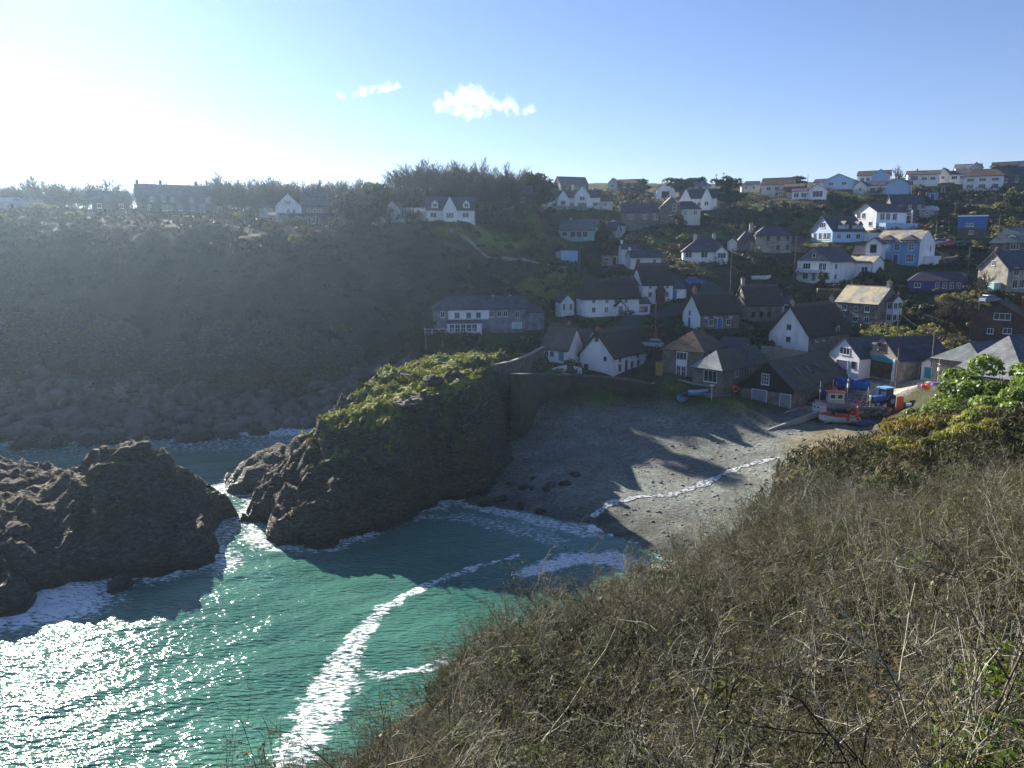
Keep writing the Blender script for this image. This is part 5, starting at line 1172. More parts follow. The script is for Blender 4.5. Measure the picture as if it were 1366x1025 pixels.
# named ones the photo shows clearly
NB = [('dark', 668, 300, 193, 4.0, 1.25), ('dark', 645, 298, 193, 3.4, 1.25), ('dark', 690, 299, 194, 3.4, 1.2), ('olive', 655, 288, 197, 3.2, 1.2), ('brown', 720, 305, 208, 3.4, 1), ('yellow', 612, 318, 180, 2.6, .8), ('yellow', 590, 322, 178, 2.2, .8),
      ('yellow', 742, 380, 172, 3, .8), ('yellow', 715, 390, 168, 2.6, .7), ('olive', 740, 398, 165, 3.0, 1.0), ('yellow', 722, 372, 176, 2.2, .7), ('olive', 765, 372, 176, 2.6, .7), ('yellow', 790, 338, 190, 2.2, 1.2), ('olive', 780, 335, 192, 2.2, 1.2),
      ('brown', 800, 302, 212, 3.4, 1.3), ('brown', 845, 308, 205, 2.8, 1.1), ('brown', 905, 318, 200, 2.4, 1), ('dark', 940, 292, 226, 2.8, 1.1), ('olive', 930, 286, 230, 2.2, 1), ('yellow', 745, 259, 250, 3, 1), ('olive', 795, 253, 270, 3.4, 1.1), ('brown', 835, 262, 262, 3.2, 1.2),
      ('olive', 955, 382, 165, 2.0, 1.3), ('olive', 985, 376, 168, 1.6, 1), ('dark', 905, 382, 164, 1.6, 1), ('olive', 1045, 352, 182, 2.2, 1.3), ('brown', 1030, 345, 186, 1.8, 1), ('olive', 1020, 360, 178, 1.6, .9), ('olive', 1075, 392, 166, 2.2, 1.4), ('dark', 1060, 402, 160, 2.4, 1.2),
      ('dark', 1130, 266, 246, 2.8, 1.1), ('dark', 1150, 270, 243, 2.6, 1), ('dark', 1115, 272, 240, 2.6, 1), ('dark', 1170, 268, 243, 2.4, 1), ('dark', 1095, 276, 236, 2.4, 1), ('yellow', 1108, 254, 256, 1.6, 1), ('olive', 1155, 278, 232, 2.4, .9), ('dark', 1060, 282, 232, 2.8, 1), ('dark', 1045, 276, 236, 2.4, 1),
      ('brown', 1065, 290, 228, 2.8, .9), ('brown', 1035, 292, 226, 3.2, 1.1), ('brown', 1005, 290, 226, 3, 1.2), ('dark', 975, 290, 226, 2.6, 1), ('yellow', 1180, 440, 142, 2.2, .8), ('olive', 1150, 432, 146, 2, .9), ('yellow', 1195, 434, 145, 2.0, .8), ('olive', 1232, 440, 140, 2.4, 1), ('yellow', 1250, 432, 142, 2.0, 1),
      ('brown', 1120, 420, 152, 2.2, 1), ('olive', 1195, 372, 172, 2.2, 1), ('brown', 1170, 370, 173, 2.2, 1.2), ('brown', 1160, 362, 178, 2, 1), ('olive', 1300, 425, 148, 2.2, 1), ('yellow', 1270, 400, 158, 2.2, .8), ('olive', 1310, 398, 156, 2.0, 1), ('dark', 1330, 400, 154, 1.8, 1.2),
      ('yellow', 1295, 335, 190, 1.8, 1.2), ('yellow', 1358, 268, 240, 3.4, 1.5), ('olive', 1335, 285, 230, 3, 1.1), ('olive', 1310, 290, 226, 2.8, 1), ('brown', 1290, 285, 230, 2.8, 1), ('olive', 1350, 300, 218, 2.8, 1), ('olive', 1265, 280, 238, 2.4, 1), ('yellow', 1270, 248, 262, 2.2, 1.2), ('brown', 1230, 268, 248, 2.4, 1.1),
      ('brown', 890, 452, 136, 1.8, .8), ('brown', 905, 452, 135, 1.6, .8), ('dark', 1000, 452, 138, 2, 1), ('dark', 985, 448, 140, 1.8, 1), ('dark', 880, 425, 148, 1.6, .8), ('brown', 800, 430, 147, 1.4, .6), ('dark', 735, 462, 136, 1.6, 1), ('dark', 770, 428, 149, 1.4, .8),
      ('dark', 496, 306, 176, 2.2, .9), ('dark', 474, 306, 178, 2.4, 1), ('dark', 340, 300, 184, 3, 1.2), ('olive', 320, 290, 188, 3, 1.2), ('brown', 300, 296, 186, 2.6, 1.2), ('dark', 240, 288, 188, 2.4, 1), ('brown', 540, 300, 188, 2.4, 1), ('brown', 455, 310, 180, 2.6, .9), ('dark', 400, 308, 182, 2.2, .8),
      ('dark', 590, 460, 147, 2.4, 1.2), ('dark', 612, 462, 146, 2.2, 1.2), ('dark', 640, 464, 145, 2.4, 1.1), ('brown', 665, 470, 142, 2.4, 1), ('dark', 690, 462, 143, 2.6, 1.2), ('dark', 712, 455, 145, 2, 1.1), ('brown', 560, 458, 150, 2.6, 1), ('dark', 540, 440, 156, 3, 1)]
for kd, u, v, Y, r, hz in NB:
    p = P(u, v, Y); put_bush(kd, p.x, p.y, tz(p.x, p.y), r, hz)
# the rest: the larger ones as bushes of their own, the small ones in one mass of scrub
def free(x, y, r):
    return all((x-a)**2 + (y-b_)**2 > (c + r)**2 for a, b_, c in FOOT)
ROADS = [q for s_ in (((874,458,138),(846,440,143),(836,428,148),(850,416,153),(880,408,158),(920,398,162),(960,380,171)), ((790,362,188),(840,362,186),(900,372,175),(945,382,170))) for q in s_]
RP = [P(*q) for q in ROADS]
def off_road(x, y): return poly_dist(np.array([x]), np.array([y]), [(p.x, p.y) for p in RP[:7]], False)[0] > 3 and poly_dist(np.array([x]), np.array([y]), [(p.x, p.y) for p in RP[7:]], False)[0] > 2.6
yard = pxpoly([(1045,560,112),(1150,560,107),(1260,530,108),(1255,498,125),(1130,494,128),(1100,505,124)])
def growable(x, y, z):
    if z < 2 or y > 330: return False
    if z < 7 and y < 135 and x > -22: return False
    if poly_dist(np.array([x]), np.array([y]), yard)[0] > -1: return False
    return True
n_ind, tries = 0, 0
taken = [(P(u, v, Y).x, P(u, v, Y).y, r) for _, u, v, Y, r, _ in NB]
while n_ind < 150 and tries < 9000:
    tries += 1
    y = random.uniform(128, 275); x = random.uniform(-.72, .72) * y
    if x < -8 - (y-140)*.2 and y < 178 and random.random() < .55: continue
    z = tz(x, y); r = random.uniform(1.3, 2.6) * (1 + (y-130)/400)
    u, v = proj((x, y, z))
    if not (-20 < u < 1386 and v > 225): continue
    if not growable(x, y, z) or not free(x, y, r*.8) or not off_road(x, y): continue
    if any((x-a)**2 + (y-b_)**2 < (.75*(r+c))**2 for a, b_, c in taken): continue
    taken.append((x, y, r)); n_ind += 1
    n3_ = float(fbm(x/22, y/22, 3, 43)); kd = random.choices(('dark', 'olive', 'brown', 'yellow'), (4, 4, 3, 2.2 if x > -5 else .1))[0]
    put_bush(kd, x, y, z, r, random.uniform(.7, 1.2))
# scrub mass
PAL = np.array([(.03,.038,.014),(.05,.052,.02),(.07,.05,.032),(.055,.042,.028),(.1,.1,.035),(.14,.14,.04),(.16,.15,.055)])  # last tones carry sunlit olive in the colour itself
V, Cc = [], []; g = np.random.default_rng(99); cnt = 0
for i in range(20000):
    if cnt > 6000: break
    y = g.uniform(122, 290); x = g.uniform(-.75, .75) * y; z = tz(x, y)
    if not growable(x, y, z) or not free(x, y, .9) : continue
    if not off_road(x, y): continue
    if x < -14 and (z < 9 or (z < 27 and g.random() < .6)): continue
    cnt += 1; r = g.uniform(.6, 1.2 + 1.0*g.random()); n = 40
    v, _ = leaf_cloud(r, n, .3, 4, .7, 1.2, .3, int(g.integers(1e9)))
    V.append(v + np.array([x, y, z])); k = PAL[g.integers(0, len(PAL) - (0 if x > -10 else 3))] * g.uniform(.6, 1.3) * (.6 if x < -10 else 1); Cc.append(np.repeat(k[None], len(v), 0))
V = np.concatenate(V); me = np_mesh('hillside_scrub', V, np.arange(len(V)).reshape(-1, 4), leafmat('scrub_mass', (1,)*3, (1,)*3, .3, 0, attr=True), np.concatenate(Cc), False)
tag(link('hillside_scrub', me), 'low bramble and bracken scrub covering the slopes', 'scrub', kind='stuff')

# ---- bare winter trees, pines, cypress
def bare_tree_proto(seed, h_, kids=(9, 8, 6), spread=.42, lean=0.05, twig=.042):
    rg = np.random.default_rng(seed); segs = []
    p = np.array([0, 0, -.5]); d = np.array([rg.normal(0, lean), rg.normal(0, lean), 1.]); th_ = h_*.5
    tr = [(p.copy(), .17)]; q = p
    for i in range(4):
        d = d + rg.normal(0, .07, 3); d /= np.linalg.norm(d); q = q + d*th_/4; tr.append((q.copy(), .17 - .025*(i+1)))
    b = MB(); b.tube([t[0] for t in tr], [t[1]*h_/8 for t in tr], bark, 6)
    tm = b.mesh('trunk')
    for j in range(kids[0]):
        t = rg.uniform(1.2, 4); i = min(int(t), 3); o = tr[i][0]*(1-(t-i)) + tr[i+1][0]*(t-i)
        nd = np.array([rg.normal(0, .55), rg.normal(0, .55), 1.0]); nd /= np.linalg.norm(nd)
        branch_out(rg, segs, o, nd, h_*rg.uniform(.38, .58), .06*h_/8, 1, 3, (0,) + kids[1:], .13, spread, 3, .05, .5)
    s = np.array(segs); s[:, 6:] = np.maximum(s[:, 6:], twig)
    V, Fq = tubes(s); cm = np_mesh('crown', V, Fq, twigm, smooth_=False)
    return tm, cm
BT = [bare_tree_proto(500 + i, 8, (10 + i % 3, 9, 7)) for i in range(5)]
BT2 = [bare_tree_proto(520 + i, 9, (9, 8, 6), .35, .04, .03) for i in range(4)]
def bare_tree(x, y, z, h_, label, group, protos=BT):
    tm, cm = random.choice(protos); s = h_/8
    o = link('bare_tree', tm, None, (x, y, z), random.uniform(0, 6.3)); o.scale = (s*random.uniform(.85, 1.2),)*2 + (s,)
    c = link('crown', cm, o); tag(o, label, 'tree', group); return o
for i in range(74):   # the wood on the rise
    u = 520 + 172*(i + random.random())/74; Y = random.uniform(197, 214); v0 = 268 - 4*math.sin((u-520)/172*3.14)
    p = P(u, v0, Y); prof = 4.7 + 2.9*math.sin(min(1, max(0, (u-512)/75))*1.57)
    bare_tree(p.x, p.y, tz(p.x, p.y) - .2, prof*random.uniform(.85, 1.12), 'tall bare tree in the wood on the rise behind the white dormer cottage', 'bare trees of the wood on the rise', BT2)
for i in range(72):   # behind the white gabled house
    u = 290 + 215*(i + random.random())/72; Y = random.uniform(200, 222); p = P(u, 275, Y); dip = 1 - .35*smooth(440, 510, u)
    bare_tree(p.x, p.y, tz(p.x, p.y) - .2, random.uniform(7, 9.2)*float(dip), 'bare tree in the belt behind the white gabled headland house', 'bare trees behind the white gabled headland house')
for i in range(34):
    u = -25 + 205*(i + random.random())/34; Y = random.uniform(208, 222); p = P(u, 275, Y)
    bare_tree(p.x, p.y, tz(p.x, p.y) - .2, random.uniform(6, 9), 'bare tree at the far edge of the headland beside the low dark house', 'bare trees at the headland edge')
for i in range(22):
    u = 184 + 112*(i + random.random())/22; Y = random.uniform(212, 222); p = P(u, 275, Y)
    bare_tree(p.x, p.y, tz(p.x, p.y) - .2, random.uniform(6, 7.6), 'bare tree rising behind the long terrace', 'bare trees behind the long terrace')
for u, v, Y, h_, t in ((552,300,179,6,'bare spreading tree in front of the white dormer cottage'),(800,300,214,6,'bare tree in front of the purple-roofed stone bungalow'),(760,255,272,6,'thin bare tree beside the dark barn on the skyline'),(1196,255,266,5.5,'bare tree beside the low brown-roofed white house'),
                     (988,250,285,5,'bare shrubby tree beside the brown-tiled cream house'),(1280,425,146,6,'pale bare tree behind the turquoise-beamed boathouse'),(1262,428,148,5,'small pale bare tree above the turquoise-beamed boathouse'),(1310,398,156,4.5,'bare bushy tree in front of the stone gable house'),(520,345,178,6,'grey bare tree on the slope under the lone white gable'),(640,378,170,5,'bare tree on the dark slope above the long house with the deck')):
    p = P(u, v, Y); bare_tree(p.x, p.y, tz(p.x, p.y) - .2, h_, t, None)

def pine_proto(seed, layers=17, spread=1.0, kind='pine'):
    rg = np.random.default_rng(seed); b = MB(); pts, rr = [], []
    for i in range(5): pts.append((rg.normal(0, .03)*i, rg.normal(0, .03)*i, -.3 + i*.24)); rr.append(.05*(1 - .16*i))
    b.tube(pts, rr, bark, 7)
    Vs = []
    for j in range(layers):
        a = rg.uniform(0, 6.3); hh = rg.uniform(.3, .95); ra = rg.uniform(.05, .42)*spread*(1.25 - .6*abs(hh-.7))
        c = np.array([math.cos(a)*ra, math.sin(a)*ra, hh])
        b.tube([(pts[2][0], pts[2][1], max(.25, hh-.3)), tuple(c*[.6,.6,1] - [0,0,.12]), tuple(c)], [.025, .018, .008], bark, 5, False)
        v, _ = leaf_cloud(.34*spread*rg.uniform(.7, 1.2), 190, .05, 4, .5, 1.5, .2, int(rg.integers(1e9))); Vs.append(v + c - [0, 0, .06])
    V = np.concatenate(Vs)
    return b.mesh('trunk', True), np_mesh('crown', V, np.arange(len(V)).reshape(-1, 4), L_dark, smooth_=False)
PINE = [pine_proto(700 + i) for i in range(3)]; CYP = [pine_proto(720 + i, 20, 1.2) for i in range(2)]
def pine(u, v, Y, h_, wid, label, protos=PINE, name='pine_tree'):
    p = P(u, v, Y); tm, cm = random.choice(protos); o = link(name, tm, None, (p.x, p.y, tz(p.x, p.y)), random.uniform(0, 6.3)); o.scale = (wid, wid, h_); link('crown', cm, o); tag(o, label, 'tree')
pine(711, 262, 214, 8.6, 8, 'broad dark cypress tree at the end of the bare wood', CYP, 'cypress_tree')
pine(716, 260, 218, 8, 7, 'second broad dark cypress close behind the first at the end of the wood', CYP, 'cypress_tree')
for u, v, Y, h_, wd, t in ((970,276,240,9,8.5,'round dark evergreen tree beside the twin-gabled white house'),(893,254,278,6.5,6.5,'dark pine on the skyline behind the white garage'),(913,254,280,5.5,6,'low dark pine between the skyline pines'),(935,250,284,5.2,4.2,'upright pine on the skyline above the twin-gabled white house'),
                       (858,254,284,4.6,4.5,'small dark pine beside the skyline bungalow'),(1060,256,268,5.2,5.5,'wind-shaped pine between the brown-tiled cream house and the blue gable bungalow'),(1030,250,280,3,4.5,'low skyline pine behind the brown-tiled cream house'),(1330,236,282,4,6,'dark tree on the ridge beside the dark chalet'),
                       (497,318,180,9.5,7.5,'dark evergreen tree with a bare trunk at the end of the headland belt'),(465,300,186,6.5,6,'dark evergreen tree beside the white gabled headland house'),(905,306,216,4,4,'dark conifer in front of the tall stone gable house'),(1356,285,232,5.5,5.5,'tree with a pale trunk in front of the dark terrace at the top'),(1095,372,172,4.5,2.2,'dark ivy column of a tree against the white house with the dark gable')):
    pine(u, v, Y, h_, wd, t)

# ---- tufts on the green point
V, Cc = [], []; g = np.random.default_rng(5)
X, Y, Z = TOD; gy_, gx_ = np.gradient(Z, .32); sl = np.hypot(gx_, gy_)
ok = np.argwhere((Z > 7.5) & (sl < 1.1)); pick = ok[g.integers(0, len(ok), 5200)]
for j, i in pick:
    if g.random() > smooth(-.25, .25, float(fbm(X[j,i]/3, Y[j,i]/3, 3, 77))): continue
    v, _ = leaf_cloud(g.uniform(.12, .4), 7, .12, 3, .7, 1.6, .5, int(g.integers(1e9))); V.append(v + np.array([X[j,i] + g.uniform(-.2,.2), Y[j,i] + g.uniform(-.2,.2), Z[j,i]]))
    c = np.array([(.12,.16,.025),(.18,.2,.04),(.09,.11,.02),(.2,.17,.03)])[g.integers(0, 4)]*g.uniform(.7, 1.2); Cc.append(np.repeat(c[None], len(v), 0))
V = np.concatenate(V); me = np_mesh('grass', V, np.arange(len(V)).reshape(-1, 4), leafmat('turf_tufts', (1,)*3, (1,)*3, .45, 0, attr=True), np.concatenate(Cc), False)
tag(link('grass', me), 'grass and thrift tufts on the green point', 'grass', kind='stuff')

# ---- near slope: leafless blackthorn, gorse, evergreen
TW = np.array([(.092,.079,.045),(.145,.127,.08),(.38,.36,.285),(.036,.029,.019)])
def thorn_proto(seed, stems=13, kids=(7, 6, 3), h_=1.5, mix=(0,0,1,1,2,3)):
    rg = np.random.default_rng(seed); segs, tints = [], []
    for i in range(stems):
        a = rg.uniform(0, 6.3); o = np.array([math.cos(a), math.sin(a), 0]) * rg.uniform(0, .55); o[2] = -.25
        d = np.array([math.cos(a)*rg.uniform(.1, .9), math.sin(a)*rg.uniform(.1, .9), 1.]); d /= np.linalg.norm(d)
        branch_out(rg, segs, o, d, h_*rg.uniform(.7, 1.15), rg.uniform(.007, .015), 0, 3, kids, .2, .62, 4, .0, .5, int(rg.choice(mix)), tints)
    s = np.array(segs); tn = np.array(tints)
    V, Fq = tubes(s); C3 = np.repeat(TW[tn], 6, 0) * np.repeat(rg.uniform(.6, 1.3, len(s)), 6)[:, None]
    me = np_mesh('bare_thorn_bush', V, Fq, leafmat('thorn_twigs', (1,)*3, (1,)*3, .08, .25, .75, True), C3, False)
    # few curled leaves and lichen tufts along the twigs
    thin = s[s[:, 6] < .006]; n = 1000; k = rg.integers(0, len(thin), n); t = rg.random(n)[:, None]; p = thin[k, :3]*(1-t) + thin[k, 3:6]*t
    a = rg.normal(0, 1, (n, 3)); a /= np.linalg.norm(a, axis=1)[:, None]; b_ = np.cross(a, rg.normal(0, 1, (n, 3))); b_ /= np.linalg.norm(b_, axis=1)[:, None]; sz = rg.uniform(.008, .024, n)[:, None]
    LV = np.stack([p - a*sz, p + b_*sz*.6, p + a*sz, p - b_*sz*.6], 1).reshape(-1, 3)
    pal = np.array([(.13,.125,.035),(.1,.12,.03),(.15,.12,.05),(.2,.185,.09)])[rg.integers(0, 4, n)] * rg.uniform(.7, 1.3, n)[:, None]
    lm = np_mesh('leaves', LV, np.arange(4*n).reshape(-1, 4), leafmat('thorn_leaves', (1,)*3, (1,)*3, .35, .2, attr=True), np.repeat(pal, 4, 0), False)
    return me, lm
TH = [thorn_proto(800 + i, 12 + i % 3) for i in range(6)]; THP = [thorn_proto(830 + i, 12, mix=(0,1,1,2,2,3)) for i in range(3)]
dense = [tuple(q[:2]) for q in NEAR[:13]]
EDGE = [(x + 1.2*(y < 16), y - .3*(y > 40)) for x, y, z in NEAR[:14]] + [(95, 60), (60, 0), (2, 1.6), (-1.5, 3)]
SKYL = np.array([(380,1000),(500,932),(600,862),(690,788),(760,762),(850,748),(930,712),(1000,668),(1060,622),(1130,635),(1200,665),(1260,640),(1366,600)])
n_b, tries, tk = 0, 0, []
def near_label(x, y):
    if y < 9: return 'tangled leafless thorn bush closest to the viewpoint', 'leafless thorn bushes closest to the viewpoint'
    if poly_dist(np.array([x]), np.array([y]), [(a, b_) for a, b_, _ in NEAR[:7]], False)[0] < 4: return 'leafless thorn bush along the cliff edge above the teal water', 'leafless thorn bushes along the cliff edge'
    if y > 36: return 'leafless thorn bush on the slope above the beach and the boats', 'leafless thorn bushes above the beach'
    return 'leafless thorn bush in the thicket on the middle of the near slope', 'leafless thorn bushes in the near thicket'
while n_b < 285 and tries < 30000:
    tries += 1
    y = random.uniform(2.0, 66) if random.random() < .55 else random.uniform(2.0, 28); x = random.uniform(-12, .75*y + 3)
    if poly_dist(np.array([x]), np.array([y]), EDGE)[0] < .1: continue
    if y > 40 and x > 26 + (y-40)*.25: continue
    z = nz(x, y); u, v = proj((x, y, z + 1.2))
    if y > 1 and not (-80 < u < 1450 and v < 1250): continue
    if math.hypot(x, y, z + 1.5 - CAMZ) < 3.3 or (y < 4.5 and x < 1.3): continue
    r = random.uniform(.9, 1.55) * (1 + min(y, 50)/75)
    if y < 10: r = random.uniform(.75, 1.0)
    if y > 2:
        ut, vt = proj((x, y, z + 1.85*r))
        if ut < (480 if y < 7 else 395): continue
        lim = np.interp(ut, SKYL[:, 0], SKYL[:, 1]) - 6
        if vt < lim: r *= .62; vt = proj((x, y, z + 1.85*r))[1]
        if vt < lim - 4: continue
    if any((x-a)**2 + (y-b_)**2 < (.6*(r + c))**2 for a, b_, c in tk): continue
    tk.append((x, y, r)); n_b += 1
    me, lm = random.choice(THP if random.random() < (.3 if y < 11 else .06) else TH); o = link('bare_thorn_bush', me, None, (x, y, z), random.uniform(0, 6.3)); o.scale = (r, r, r*random.uniform(.8, 1.25)); o.rotation_euler.x = random.uniform(-.12, .12); o.rotation_euler.y = random.uniform(-.12, .12)
    link('leaves', lm, o); l_, g_ = near_label(x, y); tag(o, l_, 'bush', g_)
print('thorn bushes', n_b)
# dead grass and bramble floor under them
g = np.random.default_rng(21); V, Cc = [], []
for i in range(30000):
    y = g.uniform(1.5, 66) if g.random() < .5 else g.uniform(1.5, 25); x = g.uniform(-12, .75*y + 4)
    if i > 26000: y = g.uniform(44, 98); x = g.uniform(16, 62)
    if i > 26000 and nz(x, y) < tz(x, y) - .1: continue
    if (i <= 26000 and poly_dist(np.array([x]), np.array([y]), EDGE)[0] < -.5) or math.hypot(x, y, nz(x, y) - CAMZ + .6) < 2.2: continue
    s_ = .6 + y/40
    v, _ = leaf_cloud(.35*s_, 9, .05*s_, 3, 1.0, 2.6, .5, int(g.integers(1e9))); V.append(v + np.array([x, y, nz(x, y) + .1]))
    c = np.array([(.15,.12,.065),(.11,.125,.03),(.2,.17,.1),(.08,.06,.038),(.07,.1,.022)])[g.integers(0, 5)]*g.uniform(.2, .6); Cc.append(np.repeat(c[None], len(v), 0))  # tones scaled down so the gaps between bushes look shaded
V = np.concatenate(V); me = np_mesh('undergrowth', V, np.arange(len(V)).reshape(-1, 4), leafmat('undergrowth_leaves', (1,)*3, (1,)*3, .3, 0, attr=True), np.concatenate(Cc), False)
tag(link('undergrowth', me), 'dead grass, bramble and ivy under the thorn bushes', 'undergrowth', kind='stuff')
BR = bush_protos('glossy_evergreen_bush', L_bright, 3200, .085, 4, 61, .8); GO = bush_protos('gorse_bush', L_gorse, 1700, .07, 4, 71, .8, 2.0, .45); YG = bush_protos('yellow_green_bush', L_yellow, 1500, .075, 3, 81, .8, 1.6, .3)
def big_bush(protos, name, u, v, Y, r, label, group):
    p = P(u, v, Y); z = max(nz(p.x, p.y), min(tz(p.x, p.y), p.z + 1)); z = p.z if abs(z - p.z) > 4 else z
    gz = max(nz(p.x, p.y), tz(p.x, p.y)) if p.y < 99 else tz(p.x, p.y)
    o = link(name, random.choice(protos), None, (p.x, p.y, min(max(p.z - r*.8, gz - .3*r), gz + .5*r)), random.uniform(0, 6.3)); o.scale = (r, r, r*1.05); tag(o, label, 'bush', group)
for u, v, Y, r in ((1290,520,70,2.6),(1330,505,68,2.8),(1366,505,64,2.6),(1262,540,69,2.2),(1305,545,65,2.4),(1345,535,62,2.4),(1240,555,70,1.8),(1385,530,60,2.4),(1280,565,64,1.8),(1225,548,73,1.5)):
    big_bush(BR, 'glossy_evergreen_bush', u, v, Y, r, 'bright green glossy bush below the silver-roofed building', 'bright green bushes below the silver-roofed building')
for u, v, Y, r in ((1170,575,76,1.9),(1195,570,74,2),(1215,580,70,2),(1185,600,70,1.9),(1210,605,66,1.9),(1240,590,66,2),(1150,595,76,1.7),(1160,615,70,1.7),(1235,615,62,1.8),(1265,600,61,1.6),(1200,555,77,1.5)):
    big_bush(GO, 'gorse_bush', u, v, Y, r, 'yellow brown gorse bush beside the boats on the yard edge', 'gorse bushes beside the boats')
for u, v, Y, r in ((1215,635,58,1.5),(1180,630,63,1.5),(1255,625,57,1.4),(1225,565,72,1.4),(1250,575,68,1.4)):
    big_bush(YG, 'yellow_green_bush', u, v, Y, r, 'yellow green bush between the gorse and the thorn thicket', 'yellow green bushes beside the gorse')
for u, v, Y, r in ((1355,960,3.9,.4),(1330,1010,3.6,.35),(1372,905,4.4,.4)):
    p = P(u, v, Y); V, Fq = leaf_cloud(1, 420, .055, 6, .8, 1.1, 0, 900 + int(u))
    o = link('ivy_bush', np_mesh('ivy_bush', V, Fq, leafmat('near_ivy', (.07,.13,.015), (.16,.22,.03), .45, .2, .4), smooth_=False), None, (p.x, p.y, p.z - .3)); o.scale = (r, r, r)
    tag(o, 'small bright green leafy sprig among the closest thorn twigs', 'bush', 'green sprigs among the closest thorn twigs')

# ---- hedges
def hedge(pts, h_, label, mat=L_dark):
    Vs = []; Q = [P(*q) for q in pts]; c = None
    for a, b_ in zip(Q[:-1], Q[1:]):
        n = max(1, int((b_ - a).length / 1.1))
        for i in range(n):
            p = a.lerp(b_, i/n); z = tz(p.x, p.y); c = c or Vector((p.x, p.y, z))
            v, _ = leaf_cloud(h_*random.uniform(.6, .8), 110, .16, 5, 1.3, 1, 0, random.randint(0, 10**8)); Vs.append(v + np.array([p.x - c.x, p.y - c.y, z - c.z]))
    V = np.concatenate(Vs); o = link('hedge', np_mesh('hedge', V, np.arange(len(V)).reshape(-1, 4), mat, smooth_=False), None, c); tag(o, label, 'hedge')
for pts, h_, t, m in ((((1064,404,163),(1090,396,166),(1112,392,168)), 2.0, 'rounded olive hedge behind the tall white thatched gable', L_olive), (((1078,276,246),(1130,268,247),(1185,262,250)), 2.6, 'long dark hedge under the long white bungalow', L_dark),
    (((560,297,181),(600,298,181),(632,296,183)), 1.5, 'dark hedge in front of the white dormer cottage', L_dark), (((706,284,234),(760,287,233),(812,284,233)), 1.8, 'dark hedge below the long white many-gabled house', L_dark),
    (((905,352,181),(940,352,181),(970,350,182)), 1.3, 'low hedge in front of the dark hipped bungalow', L_olive), (((765,428,150),(800,428,150),(850,414,154)), 1.1, 'low dark hedge along the front of the long white thatched cottage', L_dark),
    (((1190,304,222),(1225,300,224),(1262,300,222)), 1.7, 'olive hedge below the dark stone house upslope', L_olive), (((1225,390,165),(1262,394,163),(1300,392,162)), 1.4, 'brown hedge in front of the purple bungalow', L_brown),
    (((1115,436,146),(1150,438,146),(1180,436,147)), 1.3, 'yellow green hedge in front of the pale-roofed stone house', L_yellow), (((1190,356,174),(1225,358,175),(1262,352,178)), 1.2, 'dark hedge below the blue painted house', L_dark),
    (((955,270,250),(1000,268,252),(1050,270,250)), 2.0, 'dark hedge below the brown-tiled cream house', L_dark), (((1262,262,254),(1300,259,255),(1345,257,255)), 1.6, 'dark hedge in front of the white flats', L_dark),
    (((860,300,220),(890,303,219),(920,302,220)), 1.4, 'brown hedge in front of the tall stone gable house', L_brown), (((1240,470,128),(1270,458,133),(1292,452,136)), 2.0, 'overgrown pale brown hedge behind the low hipped store', L_brown)):
    hedge(pts, h_, t, m)

IV = bush_protos('ivy_mound', leafmat('ivy_mound_leaves', (.05,.065,.018), (.13,.14,.04), .35, .45), 900, .05, 4, 95, .8)
nm = 0
while nm < 42:
    y = random.uniform(5, 48); x = random.uniform(-4, .74*y + 2)
    if poly_dist(np.array([x]), np.array([y]), EDGE)[0] < .8: continue
    r = random.uniform(.5, .9)*(1 + y/50); z = nz(x, y); ut, vt = proj((x, y, z + r*1.2))
    if not (430 < ut < 1390) or vt < np.interp(ut, SKYL[:, 0], SKYL[:, 1]) + 4: continue
    nm += 1; o = link('ivy_mound', random.choice(IV), None, (x, y, z + .35*r), random.uniform(0, 6.3)); o.scale = (r, r*1.1, r)
    tag(o, 'olive green mound of ivy leaves tangled among the leafless thorn bushes', 'ivy', 'ivy mounds in the thorn thicket')
for u, v, Y, r, pr, nm_ in ((1075,625,82,1.2,YG,'yellow_green_bush'),(1100,618,84,1.3,GO,'gorse_bush'),(1125,612,84,1.4,GO,'gorse_bush'),(1095,640,76,1.3,YG,'yellow_green_bush'),(1140,632,74,1.4,GO,'gorse_bush'),(1115,650,68,1.3,YG,'yellow_green_bush')):
    big_bush(pr, nm_, u, v, Y, r, 'low brown yellow bush on the stony bank below the boats', 'low bushes on the stony bank below the boats')

for u, v, Y, r, pr, nm_ in ((1300,600,58,1.9,YG,'yellow_green_bush'),(1340,585,56,2.0,BR,'glossy_evergreen_bush'),(1375,575,54,1.9,BR,'glossy_evergreen_bush'),(1280,625,56,1.5,YG,'yellow_green_bush'),(1230,640,58,1.4,GO,'gorse_bush'),(1170,645,66,1.5,GO,'gorse_bush'),(1200,655,60,1.3,YG,'yellow_green_bush'),(1320,615,53,1.4,YG,'yellow_green_bush'),(1145,615,74,1.5,GO,'gorse_bush'),(1265,570,64,1.8,BR,'glossy_evergreen_bush'),(1310,570,60,2.0,BR,'glossy_evergreen_bush')):
    big_bush(pr, nm_, u, v, Y, r, {'yellow_green_bush': 'yellow green bush along the top edge of the thorn thicket', 'gorse_bush': 'gorse bush along the top edge of the thorn thicket', 'glossy_evergreen_bush': 'bright green bush along the top edge of the thorn thicket'}[nm_], {'yellow_green_bush': 'yellow green', 'gorse_bush': 'gorse', 'glossy_evergreen_bush': 'bright green'}[nm_] + ' bushes along the thicket edge')
